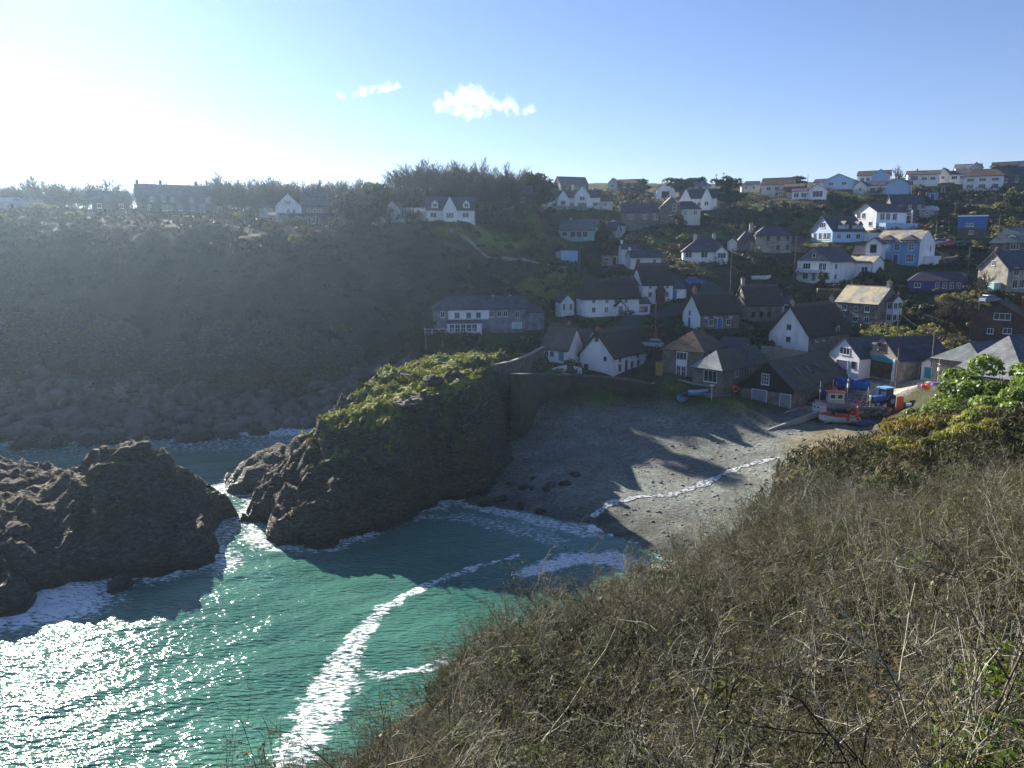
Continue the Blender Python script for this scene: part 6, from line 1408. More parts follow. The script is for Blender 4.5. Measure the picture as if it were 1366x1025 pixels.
# small thorn bushes closing the gap along the lip of the cliff
for i in range(34):
    t = random.random(); y = 8.2 + 9.5*t + random.uniform(-.5, .5); ex = np.interp(y, [9, 13, 18], [NEAR[0][0], NEAR[1][0], NEAR[2][0]]); x = ex + random.uniform(-.1, 1.5)
    z = nz(x, y); r = random.uniform(.5, .75); ut, vt = proj((x, y, z + 1.7*r))
    if ut < 372 or vt < np.interp(ut, SKYL[:, 0], SKYL[:, 1]) - 14: continue
    me, lm = random.choice(TH); o = link('bare_thorn_bush', me, None, (x, y, z - .05), random.uniform(0, 6.3)); o.scale = (r*1.2, r*1.2, r)
    link('leaves', lm, o); tag(o, 'leafless thorn bush along the cliff edge above the teal water', 'bush', 'leafless thorn bushes along the cliff edge')
# ------------------------------------------------------------ boats, tractor, cars, poles
def yardz(x, y): return max(tz(x, y), 0)
def boat(label, u, v, Y, yaw, L_, B_, H_, hullm, insidem, stripe=None, name='boat', tilt=0, z=None, keel=True):
    p = P(u, v, Y); zz = p.z if z is None else z
    r = empty(name, (p.x, p.y, zz), R(yaw)); r.rotation_euler.x = R(tilt); tag(r, label, 'boat')
    n = 13; b = MB(); secs = []
    for i in range(n):
        t = i/(n-1); x = -L_/2 + L_*t
        wb = B_/2 * (1 - max(0, (t-.35)/.65)**2.4) * (.86 + .14*min(1, t/.3)); sh = H_*(1 + .35*max(0, t-.4)**2*2.2); kz = H_*.5*max(0, (t-.72)/.28)**2
        wb = max(wb, .03)
        pr = [(0, kz), (wb*.55, kz + .1*H_), (wb*.88, kz*.7 + .42*H_), (wb, sh)]
        secs.append((x, pr))
    vs, fs = [], []
    for x, pr in secs:
        vs += [(x, -a, z_) for a, z_ in pr[::-1]] + [(x, a, z_) for a, z_ in pr[1:]]
    m_ = 7
    for i in range(n-1):
        for k in range(m_-1): fs.append((i*m_+k, i*m_+k+1, (i+1)*m_+k+1, (i+1)*m_+k))
    fs.append(tuple(range(m_))[::-1])
    b.add(vs, fs, hullm); b.build('hull', r, shade=True)
    d = MB(); vs, fs = [], []
    for x, pr in secs:
        a, z_ = pr[2]; vs += [(x*.97, -a*.96, z_ + .12*H_), (x*.97, a*.96, z_ + .12*H_)]
    for i in range(n-1): fs.append((2*i, 2*i+2, 2*i+3, 2*i+1))
    d.add(vs, fs, insidem); d.build('deck', r)
    g = MB()
    for sg in (-1, 1): g.tube([(x, sg*pr[3][0], pr[3][1]) for x, pr in secs], .05, stripe or insidem, 5)
    g.tube([(secs[0][0], -secs[0][1][3][0], H_), (secs[0][0], secs[0][1][3][0], H_)], .05, stripe or insidem, 5); g.build('gunwale', r)
    return r
def cabin(r, x0, x1, w, z0, h, m, roofm):
    b = MB(); b.box(x0, x1, -w/2, w/2, z0, z0+h, m); b.build('cabin', r)
    b = MB(); b.box(x0-.15, x1+.2, -w/2-.12, w/2+.12, z0+h, z0+h+.1, roofm); b.build('cabin_roof', r)
    for y, rz in ((-w/2, 0), (w/2, 180)):
        for q in (.28, .72): link('window', win_mesh((x1-x0)*.36, h*.4, 1, 1, frame_w), r, (x0 + (x1-x0)*q, y, z0 + h*.5), R(rz))
    link('window', win_mesh(w*.7, h*.4, 2, 1, frame_w), r, (x1, 0, z0 + h*.5), R(90))
def mast(r, x, z0, h, m=metal, stays=True, y=0):
    b = MB(); b.tube([(x, y, z0), (x, y, z0+h)], [.06, .04], m, 6); b.tube([(x, y-.5, z0+h*.8), (x, y+.5, z0+h*.8)], .025, m, 5)
    b.box(x-.1, x+.1, y-.12, y+.12, z0+h*.55, z0+h*.68, frame_w)
    if stays:
        for q in (-.7, .7): b.tube([(x, y, z0+h*.9), (x+q*1.2, y+q, z0)], .015, m, 4)
    b.build('mast', r)
def rail(r, x0, x1, w, z0, h):
    b = MB()
    for sg in (-1, 1):
        for x in np.linspace(x0, x1, 4): b.tube([(x, sg*w/2, z0), (x, sg*w/2, z0+h)], .02, metal, 5)
        b.tube([(x0, sg*w/2, z0+h), (x1, sg*w/2, z0+h)], .022, metal, 5)
    b.build('rail', r)
A = boat('white hulled fishing boat with red gear and a red ball at its side', 1118, 567, 108.5, 176, 5.6, 2.1, 1.05, greyhull, M('deck_grey', (.3,.3,.31)), redp, 'fishing_boat', z=P(1118, 567, 108.5).z + .35)
b = MB(); b.box(-1.4, 1.4, -.6, .5, .75, 1.25, redp); b.box(1.5, 2.1, -.5, .4, .8, 1.5, redp); b.build('red_gear', A, shade=False)
b = MB(); b.tube([(.8, 0, .7), (.8, 0, 3.4)], .04, metal, 6); b.box(.6, 1, -.25, .25, 1, 2.0, M('winch_black', (.04,.04,.045))); b.build('hauler', A)
b = MB(); b.ball((-.9, 1.25, .75), .24, redp); b.tube([(-.9, 1.2, .9), (-.9, 1.08, 1.3)], .02, rope, 4); b.build('fender', A)
b = MB(); b.tube([(-1.2, .9, .1), (-1.2, .9, -.25)], .1, rubber, 6)
for x in (-1.5, 1.3): b.tube([(x, -.8, -.1), (x, .8, -.1)], .32, rubber, 10)
b.box(-2.2, 2.0, -.3, .3, -.02, .12, metal); b.build('launch_trolley', A)
B = boat('larger boat with a pale cabin under an orange roof and a tall mast', 1120, 549, 113, 168, 7.2, 2.5, 1.2, M('grey_blue_hull', (.35,.42,.5), (.28,.34,.42), 1, .5), M('deck_grey', (.3,.3,.31)), orangep, 'fishing_boat', z=P(1120, 549, 113).z + .2)
cabin(B, -.4, 1.9, 1.7, .9, 1.9, M('cabin_paint', (.55,.57,.58), (.45,.47,.48), 1, .5), orangep); mast(B, -.9, 1, 4.6); rail(B, -3.2, -.8, 2.2, 1.2, .7)
b = MB(); b.ball((-2.2, -.4, 1.4), .3, pinkp); b.ball((-2.7, .3, 1.4), .28, orangep); b.build('buoy', B)
C_ = boat('small cream boat with a mast and pink buoys beside the big boat shed', 1090, 556, 111.5, 120, 5.2, 2.1, 1.0, M('cream_hull', (.5,.45,.3), (.42,.38,.25)), M('deck_grey', (.3,.3,.31)), None, 'fishing_boat', z=P(1090, 556, 111.5).z)
cabin(C_, -1, .4, 1.3, .8, 1.2, greyhull, metal); mast(C_, -.2, 1.8, 3.6, stays=False); rail(C_, -2.2, 1.8, 1.7, 1.0, .6)
b = MB(); b.ball((1.9, .9, .9), .28, pinkp); b.ball((2.3, -.8, .5), .2, pinkp); b.build('buoy', C_)
b = MB(); b.ball((.9, -1.3, .8), .42, orangep); b.ball((1.5, -1.3, .6), .35, orangep); b.build('float', C_)
D = boat('bright blue boat parked on the yard against the boat shed wall', 1136, 520, 119, 150, 5.2, 2.2, 1.5, bluep, darkblue, bluep, 'fishing_boat', z=P(1136, 520, 119).z)
b = MB(); b.ball((-1.0, 0, 1.6), .5, darkblue, sq=(1.8, 1.2, .6)); b.build('cover', D)
for u, v, h_ in ((1129, 521, 3), (1119, 528, 4.2)): pass
E_ = boat('boat with orange floats and a mast beside the silver-roofed building', 1247, 523, 104, 170, 4.6, 1.9, .9, greyhull, M('deck_grey', (.3,.3,.31)), None, 'fishing_boat', z=P(1247, 523, 104).z + .1)
mast(E_, -.2, .8, 3.8); rail(E_, -2, 1.6, 1.6, .9, .6); b = MB(); b.ball((1.4, 1.1, .8), .45, orangep); b.ball((-1.5, 1.1, .7), .42, orangep); b.ball((1.9, 1.0, .9), .3, pinkp); b.build('float', E_)
b = MB(); b.box(-.7, .5, -.5, .5, .7, 1.3, navy); b.build('engine_box', E_)
G_ = boat('low grey punt with an A-frame mast among the lobster pots', 1156, 549, 109.5, 175, 4.6, 1.7, .8, greypaint, M('deck_grey', (.3,.3,.31)), metal, 'punt', z=P(1156, 549, 109.5).z + .1)
b = MB()
for q in (-.7, .7): b.tube([(-.2, q, .6), (0, 0, 3.6)], .05, metal, 6)
b.tube([(1.2, 0, .6), (0, 0, 3.4)], .02, metal, 5); b.tube([(-1.6, 0, .6), (0, 0, 3.4)], .02, metal, 5); b.box(-.75, -.55, -.9, -.6, 1.4, 2.2, frame_w); b.build('mast', G_)
o = boat('blue rowing boat tipped up on the bank below the house with the white bay', 911, 533, 119.5, 62, 3.9, 1.6, .75, bluewash, M('boat_inside_grey', (.2,.22,.3)), bluep, 'rowing_boat', 20)
o = boat('pale blue and white dinghy on the bank beside the tipped blue rowing boat', 932, 527, 119.5, 10, 3.2, 1.4, .7, lblue, frame_w, frame_w, 'dinghy')
o = boat('long dark dinghy drawn up on the bank above the shaded beach', 957, 531, 118, 168, 4.4, 1.5, .7, slatehung, darkwood, navy, 'dinghy')
o = boat('white boat laid on the grass behind the tall-chimneyed stone cottage', 1015, 373, 173, 4, 4.4, 1.6, .8, greyhull, greyhull, frame_w, 'dinghy')
def simple(name, mb, u, v, Y, label, cat, group=None, rz=0, dz=0, z=None):
    p = P(u, v, Y); o = mb.build(name, None, (p.x, p.y, (p.z if z is None else z) + dz), R(rz)); return tag(o, label, cat, group)
b = MB(); b.ball((0,0,.6), 1.3, darkblue, 12, 7, (1.2, .8, .62)); b.ball((1.1,.2,.5), .9, darkblue, 10, 6, (1,.8,.6)); simple('tarpaulin_heap', b, 1103, 530, 116.5, 'dark blue tarpaulin heap against the wall of the big boat shed', 'tarpaulin')
b = MB(); b.ball((0,0,0), .45, pinkp); b.tube([(0,0,.4),(0,0,.6)], .08, pinkp, 6); simple('buoy', b, 1114, 521, 116, 'pink buoy on top of the dark blue tarpaulin heap', 'buoy')
b = MB(); b.ball((0,0,.45), .9, navy, 12, 7, (1.7, .9, .6)); b.ball((.9,-.2,.35), .6, navy, 10, 6, (1.2,.8,.6)); simple('net_heap', b, 1155, 569, 106.5, 'heap of dark purple netting in front of the grey punt', 'nets')
b = MB()
for k in range(5): b.ball((.06*(-1)**k, 0, .3 + .38*k), .3 - .02*k, orangep, 9, 6)
simple('float_stack', b, 1143, 560, 107.5, 'tall stack of orange floats at the end of the white hulled fishing boat', 'floats')
b = MB(); b.box(-.5, .5, -.03, .03, .2, 2.1, M('orange_red_mesh', (.72,.09,.03), (.6,.07,.025), 4)); b.box(-.56, -.5, -.05, .05, 0, 2.3, metal); b.box(.5, .56, -.05, .05, 0, 2.3, metal); b.box(-.5, .5, -.04, .04, 2.1, 2.16, metal)
simple('orange_panel', b, 1199, 548, 108, 'upright orange red panel standing beside the green bushes', 'panel', rz=8)
k = 0
PAT = MB(); PAT.tube([(-.4,0,.22),(.4,0,.22)], .24, rope, 9); PAT.box(-.42, .42, -.26, .26, 0, .05, darkwood)
for q in (-.38, 0, .38): PAT.tube([(q, .26*math.cos(a), .22 + .26*math.sin(a)) for a in np.linspace(0, 3.14, 7)], .02, polewood, 4)
pot = PAT.mesh('lobster_pot')
for i in range(22):
    u = 1150 + (i % 8)*4.6 + random.uniform(-1.5, 1.5); r_ = i // 8; p = P(u, 555 - r_*4 + random.uniform(-1, 1), 108 + r_*1.0)
    o = link('lobster_pot', pot, None, (p.x, p.y, p.z + random.choice((0, .4))), random.uniform(0, 3.1)); tag(o, 'netted lobster pot in the heap between the grey punt and the tractor', 'lobster pot', 'lobster pots heaped on the yard')
for i, (u, v, Y) in enumerate(((1147,552,109),(1152,551,109),(1212,541,106),(1180,543,110),(1176,545,110))):
    b = MB(); b.box(-.35,.35,-.25,.25,0,.06,frame_w)
    for a_ in ((-.35,-.31,-.25,.25),(.31,.35,-.25,.25),(-.31,.31,-.25,-.21),(-.31,.31,.21,.25)): b.box(*a_, .06, .36, frame_w)
    simple('fish_box', b, u, v, Y, 'white fish box on the yard beside the lobster pots' if i != 2 else 'white fish box beside the orange red panel', 'box', 'white fish boxes by the lobster pots' if i != 2 else None, rz=20*i)
# tractor
p = P(1177, 541, 111); r = empty('tractor', p, R(200)); tag(r, 'blue tractor with a light blue cab roof parked on the yard', 'tractor')
b = MB(); b.box(.3, 2.2, -.42, .42, .85, 1.55, bluep); b.box(2.2, 2.28, -.38, .38, .9, 1.5, rubber); b.build('bonnet', r)
b = MB(); b.box(-.9, 2.1, -.3, .3, .5, .9, rubber); b.build('chassis', r)
b = MB()
for x, y in ((-1.1,-.7),(-1.1,.7),(.3,-.65),(.3,.65)): b.box(x-.05, x+.05, y-.05, y+.05, 1.3, 2.6, bluep)
b.box(-1.1, .3, -.7, .7, .9, 1.3, bluep); b.build('cab_frame', r)
b = MB(); b.box(-1.05, .26, -.66, .66, 1.3, 2.58, M('cab_glass', (.05,.07,.09), (.04,.055,.07), 1, .1)); b.build('cab_glass', r)
b = MB(); b.box(-1.3, .5, -.85, .85, 2.6, 2.8, lblue); b.build('cab_roof', r)
for x, y, rad, w_ in ((-.8,-.85,.8,.4),(-.8,.85,.8,.4),(1.7,-.75,.5,.28),(1.7,.75,.5,.28)):
    b = MB(); b.tube([(0,-w_/2,0),(0,w_/2,0)], rad, rubber, 18); wl = b.build('wheel', r, (x, y, rad))
    b = MB(); b.tube([(0,-w_/2-.02,0),(0,w_/2+.02,0)], rad*.5, lblue, 12); b.build('rim', wl)
for sg in (-1, 1):
    b = MB(); b.tube([(-.8+.95*math.cos(a), sg*.85, .8+.95*math.sin(a)) for a in np.linspace(.3, 2.8, 8)], .12, bluep, 5); b.build('mudguard', r)
b = MB(); b.tube([(1.2,.3,1.5),(1.2,.3,2.9)], .05, rubber, 7); b.build('exhaust', r)
# cars
def car(label, u, v, Y, yaw, m, L_=4.1):
    p = P(u, v, Y); z = tz(p.x, p.y); r = empty('parked_car', (p.x, p.y, max(z, p.z - .4) + .12), R(yaw)); tag(r, label, 'car')
    b = MB(); h_ = L_/2; pr = [(-h_,.3),(-h_,.78),(-h_*.92,.9),(-h_*.7,.95),(h_*.35,.95),(h_*.92,.78),(h_,.6),(h_,.3)]
    vs = [(x,-.85,z_) for x,z_ in pr] + [(x,.85,z_) for x,z_ in pr]; n = len(pr)
    b.add(vs, [tuple(range(n)), tuple(range(2*n-1, n-1, -1))] + [(i, i+n, (i+1) % n + n, (i+1) % n) for i in range(n)], m); b.build('body', r)
    b = MB(); pr = [(-h_*.88,.9),(-h_*.68,1.42),(h_*.1,1.45),(h_*.48,.9)]
    vs = [(x,-.72 if z_ > 1 else -.8,z_) for x,z_ in pr] + [(x,.72 if z_ > 1 else .8,z_) for x,z_ in pr]
    b.add(vs, [(0,1,2,3),(7,6,5,4),(0,4,5,1),(2,6,7,3)], glass); b.add([(-h_*.7,-.74,1.41),(h_*.12,-.74,1.44),(h_*.12,.74,1.44),(-h_*.7,.74,1.41),(-h_*.68,-.7,1.5),(h_*.08,-.7,1.52),(h_*.08,.7,1.52),(-h_*.68,.7,1.5)], [(0,1,5,4),(1,2,6,5),(2,3,7,6),(3,0,4,7),(4,5,6,7)], m); b.build('cabin', r)
    for x in (-h_*.62, h_*.62):
        for y in (-.8, .8):
            b = MB(); b.tube([(0,-.1,0),(0,.1,0)], .31, rubber, 12); w_ = b.build('wheel', r, (x, y, .31)); b = MB(); b.tube([(0,-.11,0),(0,.11,0)], .18, metal, 8); b.build('rim', w_)
    b = MB()
    for y in (-.6, .6): b.box(h_-.06, h_+.01, y-.15, y+.15, .55, .68, frame_w)
    b.build('headlights', r)
car('bright blue car parked beside the road above the white cottage with the gabled porch', 927, 377, 170, 4, M('blue_car', (.02,.1,.6), (.018,.085,.5), 1, .3))
car('dark red car parked next to the stepped white cottage', 824, 363, 185, 176, M('dark_red_car', (.16,.02,.03), (.13,.016,.025), 1, .3))
car('red car parked behind the wall beside the blue painted house', 1265, 327, 187, 178, M('red_car', (.5,.06,.04), (.42,.05,.035), 1, .3))
car('dark blue car parked beside the red car above the purple bungalow', 1284, 328, 186, 160, M('navy_car', (.02,.05,.14), (.017,.04,.12), 1, .3))
car('pale blue car close to the white gable of the blue painted house', 1249, 325, 188, 170, M('pale_blue_car', (.35,.48,.6), (.3,.42,.53), 1, .3))
car('silver car by the road bend above the large thatched cottage', 869, 461, 137.5, 150, M('silver_car', (.5,.53,.58), (.42,.45,.5), 1, .3))
car('lavender grey car on the lane in front of the stone gable house', 1322, 402, 153, 10, M('lavender_car', (.22,.23,.36), (.19,.2,.31), 1, .3))
# poles
def pole(u, v, Y, h_, label, arm=True, m=polewood, name='utility_pole', r_=.13):
    p = P(u, v, Y); z = min(tz(p.x, p.y), p.z); b = MB(); b.tube([(0,0,-.8),(0,0,h_ + p.z - z)], [r_, r_*.7], m, 8); o = b.build(name, None, (p.x, p.y, z)); tag(o, label, 'pole')
    if arm:
        b = MB(); t = h_ + p.z - z; b.box(-.6, .6, -.05, .05, t-.5, t-.38, polewood)
        for q in (-.5, 0, .5): b.tube([(q,0,t-.38),(q,0,t-.22)], .05, frame_w, 6)
        b.build('crossarm', o)
for q in ((874,449,138,6.2,'weathered pole at the road bend above the large thatched cottage',False),(650,347,181,4.2,'thin pole on the dark slope path left of the aqua bungalow',False),(773,357,184,7.6,'tall pole beside the pale blue shed',True),(974,386,164,8.6,'tall thin pole behind the blue-doored stone cottage',False),
          (1060,356,180,6.8,'pole in front of the white house with the dark gable',False),(1290,374,170,7.2,'green tinged pole beside the purple bungalow',False),(1241,505,118,8,'tall pale pole standing between the turquoise-beamed boathouse and the low hipped store',False),
          (1195.5,508,118.5,5.2,'shorter pale post at the corner of the turquoise-beamed boathouse',False),(1273,294,228,5.2,'pole above the bright blue house with a crossarm',True),(1248,320,192,4.6,'pole behind the blue painted house',False),(1332,310,205,4.8,'pole beside the grey-green-roofed stone house',False),
          (862,272,252,5.2,'pole above the roof of the purple-roofed stone bungalow',False),(955,247,285,4,'pole on the skyline above the twin-gabled white house',True),(965,247,287,4.6,'second skyline pole with a crossarm beside the first',True),(1077,248,285,4,'thin pole on the skyline before the blue gable bungalow',False),
          (1303,440,143,5,'pole beside the brown tile-hung house',False),(1197,445,140,4.4,'wooden pole before the bay of the pale-roofed stone house',False),(1362,288,232,4.6,'pole at the top of the lane below the dark terrace',False),(887,350,182,2.6,'short post beside the stepped white cottage',True),(820,437,145,2,'short post on the bank in front of the long white thatched cottage',False)):
    pole(*q)
p = P(570, 534, 90.5); z = todz(p.x, p.y); b = MB(); b.tube([(0,0,-.5),(0,0,3.5)], [.06,.04], M('flagpole_blue_grey', (.2,.26,.36), (.17,.22,.3)), 8); b.ball((0,0,3.55), .08, metal, 6, 4); o = b.build('flagpole', None, (p.x, p.y, z)); tag(o, 'thin bare flagpole on the grassy top of the green point', 'flagpole')
p = P(543, 508, 99); z = todz(p.x, p.y); b = MB()
for y in (0, .17, .34): b.box(-.9, .9, y, y+.13, .44, .49, polewood)
for zz in (.6, .78): b.box(-.9, .9, .46, .5, zz, zz+.12, polewood)
for x in (-.75, .75): b.box(x-.05, x+.05, .02, .1, -.3, .44, polewood); b.box(x-.05, x+.05, .5, .56, -.3, .92, polewood)
o = b.build('bench', None, (p.x, p.y, z + .1), R(160)); tag(o, 'wooden bench on the crest of the green point', 'bench')
for u, v, Y, r_, h_, t in ((578,512,97,1.3,.8,'dark rock outcrop in the turf behind the flagpole'),(606,512,98,1.2,.8,'second dark rock outcrop in the turf nearer the stone wall'),(548,536,90,2.0,.55,'broken ring of pale stones beside the flagpole'),(585,536,90.5,1.7,.5,'flat pale stones in the turf at the foot of the flagpole')):
    p = P(u, v, Y); rock_lump('rock_outcrop', p.x, p.y, todz(p.x, p.y), r_, h_, int(u), t)
p = P(949, 534, 117.5); b = MB(); b.tube([(0,0,-.5),(0,0,2.4)], .07, frame_w, 7); b.box(-.35,.35,-.06,.06,2.3,2.5,frame_w); o = b.build('notice_post', None, p); tag(o, 'thin white post with a small board on the boat bank', 'post')
b = MB()
b.tube([(.42*math.cos(a), 0, .42*math.sin(a)) for a in np.linspace(0, 6.283, 17)], .11, orangep, 7, False); simple('life_ring', b, 981, 521, 117, 'orange life ring on the bank beside the big boat shed', 'life ring', dz=.3)
b = MB(); b.ball((0,0,0), .34, redp); b.tube([(0,0,.3),(0,0,.46)], .06, rope, 5); simple('buoy', b, 973, 529, 117, 'red buoy at the end of the long dark dinghy', 'buoy')
b = MB(); dull = M('faded_yellow', (.34,.26,.04), (.26,.2,.03), 2); b.box(-.5,.5,-.4,.4,-.5,1.7,dull); b.box(-.54,.54,-.44,.44,1.7,1.8,M('dark_lid', (.05,.05,.05))); simple('yellow_box', b, 879, 496, 124, 'yellow storage box between the large thatched cottage and the stone house', 'box')
b = MB(); b.tube([(0,0,-.2),(0,0,1.0)], [.16,.14], rubber, 9); b.ball((0,0,1.05), .16, rubber, 9, 5); simple('bollard', b, 1055, 549, 114, 'black bollard at the head of the slipway', 'bollard')
b = MB(); b.box(-.2,.2,-.15,.15,.4,1.4,redp); b.tube([(0,0,-.3),(0,0,.4)], .07, redp, 6); simple('red_box', b, 874, 452, 137.8, 'small red box at the foot of the pole by the road bend', 'box')
# dinghy davit posts and fence on the slope path
b = MB()
pts = [P(u, v, Y) for u, v, Y in ((930,362,177),(945,357,179),(958,350,182),(966,345,185))]
for i, (a, c) in enumerate(zip(pts[:-1], pts[1:])):
    for hz in (.5, 1.0): b.tube([(a.x,a.y,tz(a.x,a.y)+hz),(c.x,c.y,tz(c.x,c.y)+hz)], .05, palecap, 5)
o = b.build('rail_fence'); tag(o, 'pale rail fence climbing the slope above the bright blue car', 'fence')
for a in pts:
    q = MB(); q.box(a.x-.07, a.x+.07, a.y-.07, a.y+.07, tz(a.x,a.y)-.4, tz(a.x,a.y)+1.2, polewood); q.build('fence_post', o)
# gulls
for u, v, t, bk in ((155,198,'gull gliding above the headland, the higher of the two',12),(220,207,'gull gliding above the long terrace, the lower of the two',-8)):
    p = P(u, v, 300); b = MB(); b.ball((0,0,0), .2, white, 8, 6, (2.2,.8,.7)); b.ball((.42,0,.06), .1, white, 7, 5); r = b.build('gull', None, p, R(170), True); r.rotation_euler.x = R(bk)
    for sg in (-1, 1):
        b = MB(); vs = [(.2,sg*.1,.05),(-.15,sg*.1,.05),(.22,sg*.65,.25),(-.12,sg*.65,.23),(-.2,sg*1.3,.05)]
        vs += [(x,y,z-.03) for x,y,z in vs]; b.add(vs, [(0,1,3,2),(2,3,4),(7,8,6,5),(9,8,7),(0,2,7,5),(2,4,9,7),(4,3,8,9),(3,1,6,8)], palegrey); b.build('wing', r)
    tag(r, t, 'gull', 'gulls over the headland')
# clouds far beyond: vapour that thins out from the middle of each puff
def cloud(label, cu, cv, blobs, seed):
    Yd = 2600; c = P(cu, cv, Yd); b = MB(); k = Yd/1024*1.03
    cm = bpy.data.materials.new('cloud_vapour'); cm.use_nodes = True; nt = cm.node_tree
    for n in list(nt.nodes):
        if n.type == 'BSDF_PRINCIPLED': nt.nodes.remove(n)
    pv = nt.nodes.new('ShaderNodeVolumePrincipled'); pv.inputs['Color'].default_value = (1,1,1,1); pv.inputs['Anisotropy'].default_value = .65
    pos = nt.nodes.new('ShaderNodeNewGeometry').outputs['Position']; ns = noise_node(nt, .04, 8, .6, pos); cur = None
    def math_(op, a_, b_):
        m = nt.nodes.new('ShaderNodeMath'); m.operation = op
        for i, q in enumerate((a_, b_)):
            if hasattr(q, 'node'): nt.links.new(q, m.inputs[i])
            else: m.inputs[i].default_value = q
        return m.outputs[0]
    for du, dv, r in blobs:
        o = (du*k, ((du*7+dv*3) % 5 - 2)*4, -dv*k)
        b.ball(o, r*k*1.85, cm, 12, 8, (1.2, 1.1, 1))
        d = nt.nodes.new('ShaderNodeVectorMath'); d.operation = 'DISTANCE'; nt.links.new(pos, d.inputs[0]); d.inputs[1].default_value = (c.x+o[0], c.y+o[1], c.z+o[2])
        t = math_('SUBTRACT', 1.0, math_('DIVIDE', d.outputs['Value'], r*k*1.3)); cur = t if cur is None else math_('MAXIMUM', cur, t)
    f = math_('ADD', cur, math_('MULTIPLY', math_('SUBTRACT', ns.outputs['Fac'], .5), 3.2))
    mr = nt.nodes.new('ShaderNodeMapRange'); nt.links.new(f, mr.inputs['Value']); mr.inputs['From Min'].default_value = .25; mr.inputs['From Max'].default_value = 1.1; mr.inputs['To Max'].default_value = .01
    nt.links.new(mr.outputs[0], pv.inputs['Density']); nt.links.new(pv.outputs[0], nt.nodes['Material Output'].inputs['Volume'])
    o = b.build('cloud', None, c); md = o.modifiers.new('merge', 'REMESH'); md.mode = 'VOXEL'; md.voxel_size = 4
    tag(o, label, 'cloud')
cloud('larger small white cloud above the village', 626, 136, [(-36,2,9),(-24,-1,11),(-8,-5,15),(6,-6,15),(18,2,14),(0,8,11),(-16,7,9),(14,12,8)], 1)
cloud('white cloud scrap hanging just beside the larger cloud', 686, 143, [(-18,-2,9),(-8,-3,10),(2,4,7),(12,4,6),(20,2,7),(-10,5,6)], 2)
cloud('thin slanting white cloud streak above the bare wood', 503, 121, [(-26,4,5.5),(-16,1,6),(-6,-1,6),(4,-2,6),(14,-5,7),(23,-5,6)], 3)
cloud('tiny white cloud puff beside the slanting streak', 454, 126, [(-2,0,4.5),(3,1,4)], 4)

for i, (u, v, Y, m_, r_) in enumerate(((1083,552,112,pinkp,.28),(1090,556,111,orangep,.34),(1096,551,112.5,orangep,.3),(1102,556,110.5,redp,.3),(1106,549,113,orangep,.36),(1098,558,110,orangep,.3),(1133,549,111,orangep,.32),(1137,553,109.5,redp,.36),(1149,553,109,orangep,.3),(1128,544,113,pinkp,.3),(1152,547,110,redp,.26),(1162,546,110.5,orangep,.28),(1186,550,108.5,orangep,.28),(1078,554,112,pinkp,.22),(1140,545,112,orangep,.3),(1113,552,111,redp,.28))):
    p = P(u, v, Y); b = MB(); b.ball((0,0,0), r_, m_, 10, 7, (1,1,1.12)); b.tube([(0,0,r_),(0,0,r_*1.5)], r_*.22, m_, 6); o = b.build('buoy', None, (p.x, p.y, p.z + r_*.6)); o.rotation_euler = (random.uniform(-.8,.8), random.uniform(-.8,.8), 0)
    tag(o, {orangep: 'orange buoy lying among the fishing boats on the yard', redp: 'red buoy lying among the fishing boats on the yard', pinkp: 'pink buoy lying among the fishing boats on the yard'}[m_], 'buoy', {orangep: 'orange', redp: 'red', pinkp: 'pink'}[m_] + ' buoys among the fishing boats')
for u, v, Y, h_, t in ((1109,545,113.5,4.6,'thin bare mast leaning above the pale cabin of the larger boat'),(1114,540,115,3.6,'thin pole beside the dark blue tarpaulin heap'),(1129,540,114,2.8,'short marker pole behind the orange roofed cabin'),(1209,543,107.5,2.8,'thin marker pole behind the orange red panel'),(1186,540,112,5.0,'thin leaning pole behind the blue tractor')):
    pole(u, v, Y, h_, t, False, metal, 'marker_pole', .045)

def cable(a, b_, ha, hb, label, sag=1.0):
    A_, B_ = P(*a), P(*b_); A_.z += ha; B_.z += hb; pts = [A_.lerp(B_, t) - Vector((0, 0, sag*4*t*(1-t))) for t in np.linspace(0, 1, 9)]
    b = MB(); b.tube(pts, .025, rubber, 4, False); o = b.build('cable'); tag(o, label, 'cable')
cable((874,449,138), (974,386,164), 6.0, 8.4, 'overhead cable from the road bend pole to the tall thin pole')
cable((974,386,164), (1060,356,180), 8.4, 6.6, 'overhead cable from the tall thin pole towards the white house with the dark gable')
cable((773,357,184), (874,449,138), 7.2, 6.0, 'overhead cable from the pale blue shed pole to the road bend pole')
cable((1241,505,118), (1303,440,143), 7.8, 4.8, 'overhead cable from the tall pale yard pole to the brown tile-hung house')
cable((1241,505,118), (1197,445,140), 7.8, 4.2, 'overhead cable from the tall pale yard pole to the pale-roofed stone house')
cable((1290,374,170), (1332,310,205), 7.0, 4.6, 'overhead cable climbing from the purple bungalow pole')
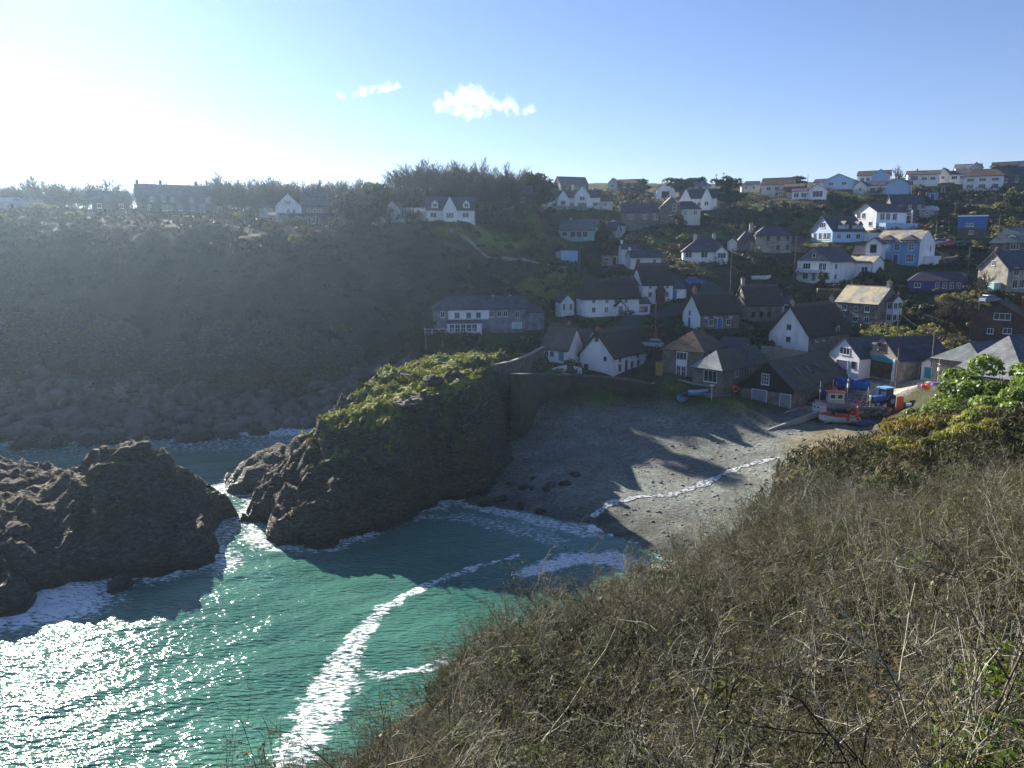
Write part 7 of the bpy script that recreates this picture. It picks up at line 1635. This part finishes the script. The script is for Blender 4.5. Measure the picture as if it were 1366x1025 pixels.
# ------------------------------------------------------------ sky, sun, air
SUN_EL, SUN_AZ = R(22), R(-33)          # height above the horizon, bearing from the viewing direction
w = bpy.data.worlds.new('World'); S.world = w; w.use_nodes = True
nt = w.node_tree; bg = nt.nodes['Background']
sky = nt.nodes.new('ShaderNodeTexSky'); sky.sky_type = 'NISHITA'; sky.sun_disc = False
sky.sun_elevation = SUN_EL; sky.sun_rotation = SUN_AZ
sky.altitude = 30; sky.air_density = 1.0; sky.dust_density = .015; sky.ozone_density = 4
nt.links.new(mixc(nt, 1.0, sky.outputs[0], (1.02, .9, 1.02), 'MULTIPLY'), bg.inputs['Color']); bg.inputs['Strength'].default_value = .053
sun = bpy.data.objects.new('sun', bpy.data.lights.new('sun', 'SUN')); COL.objects.link(sun)
sun.data.energy = 5.0; sun.data.angle = R(.5); sun.data.color = (1, .93, .82)
to = Vector((math.sin(SUN_AZ) * math.cos(SUN_EL), math.cos(SUN_AZ) * math.cos(SUN_EL), math.sin(SUN_EL)))
sun.rotation_euler = (-to).to_track_quat('-Z', 'Y').to_euler(); sun.location = to * 200
vs = S.view_settings; vs.view_transform = 'Standard'; vs.look = 'None'; vs.exposure = 1.5; vs.gamma = 1
HAZE = 0.0002
b = MB(); hm = bpy.data.materials.new('haze'); hm.use_nodes = True; nt = hm.node_tree
for n in list(nt.nodes):
    if n.type == 'BSDF_PRINCIPLED': nt.nodes.remove(n)
pv = nt.nodes.new('ShaderNodeVolumePrincipled'); pv.inputs['Density'].default_value = HAZE; pv.inputs['Color'].default_value = (.6, .8, 1, 1); pv.inputs['Anisotropy'].default_value = .72
nt.links.new(pv.outputs[0], nt.nodes['Material Output'].inputs['Volume'])
b.box(-5100, 5100, -5100, 7100, -10, 80, hm); o = b.build('haze'); tag(o, kind='stuff')
S.cycles.volume_step_rate = 1; S.cycles.volume_bounces = 6
S.cycles.max_bounces = 6; S.cycles.diffuse_bounces = 3; S.cycles.glossy_bounces = 2; S.cycles.transmission_bounces = 2; S.cycles.transparent_max_bounces = 8
S.cycles.use_adaptive_sampling = True; S.cycles.adaptive_threshold = .015
S.cycles.sample_clamp_indirect = 6
try: S.cycles.use_denoising = True
except Exception: pass
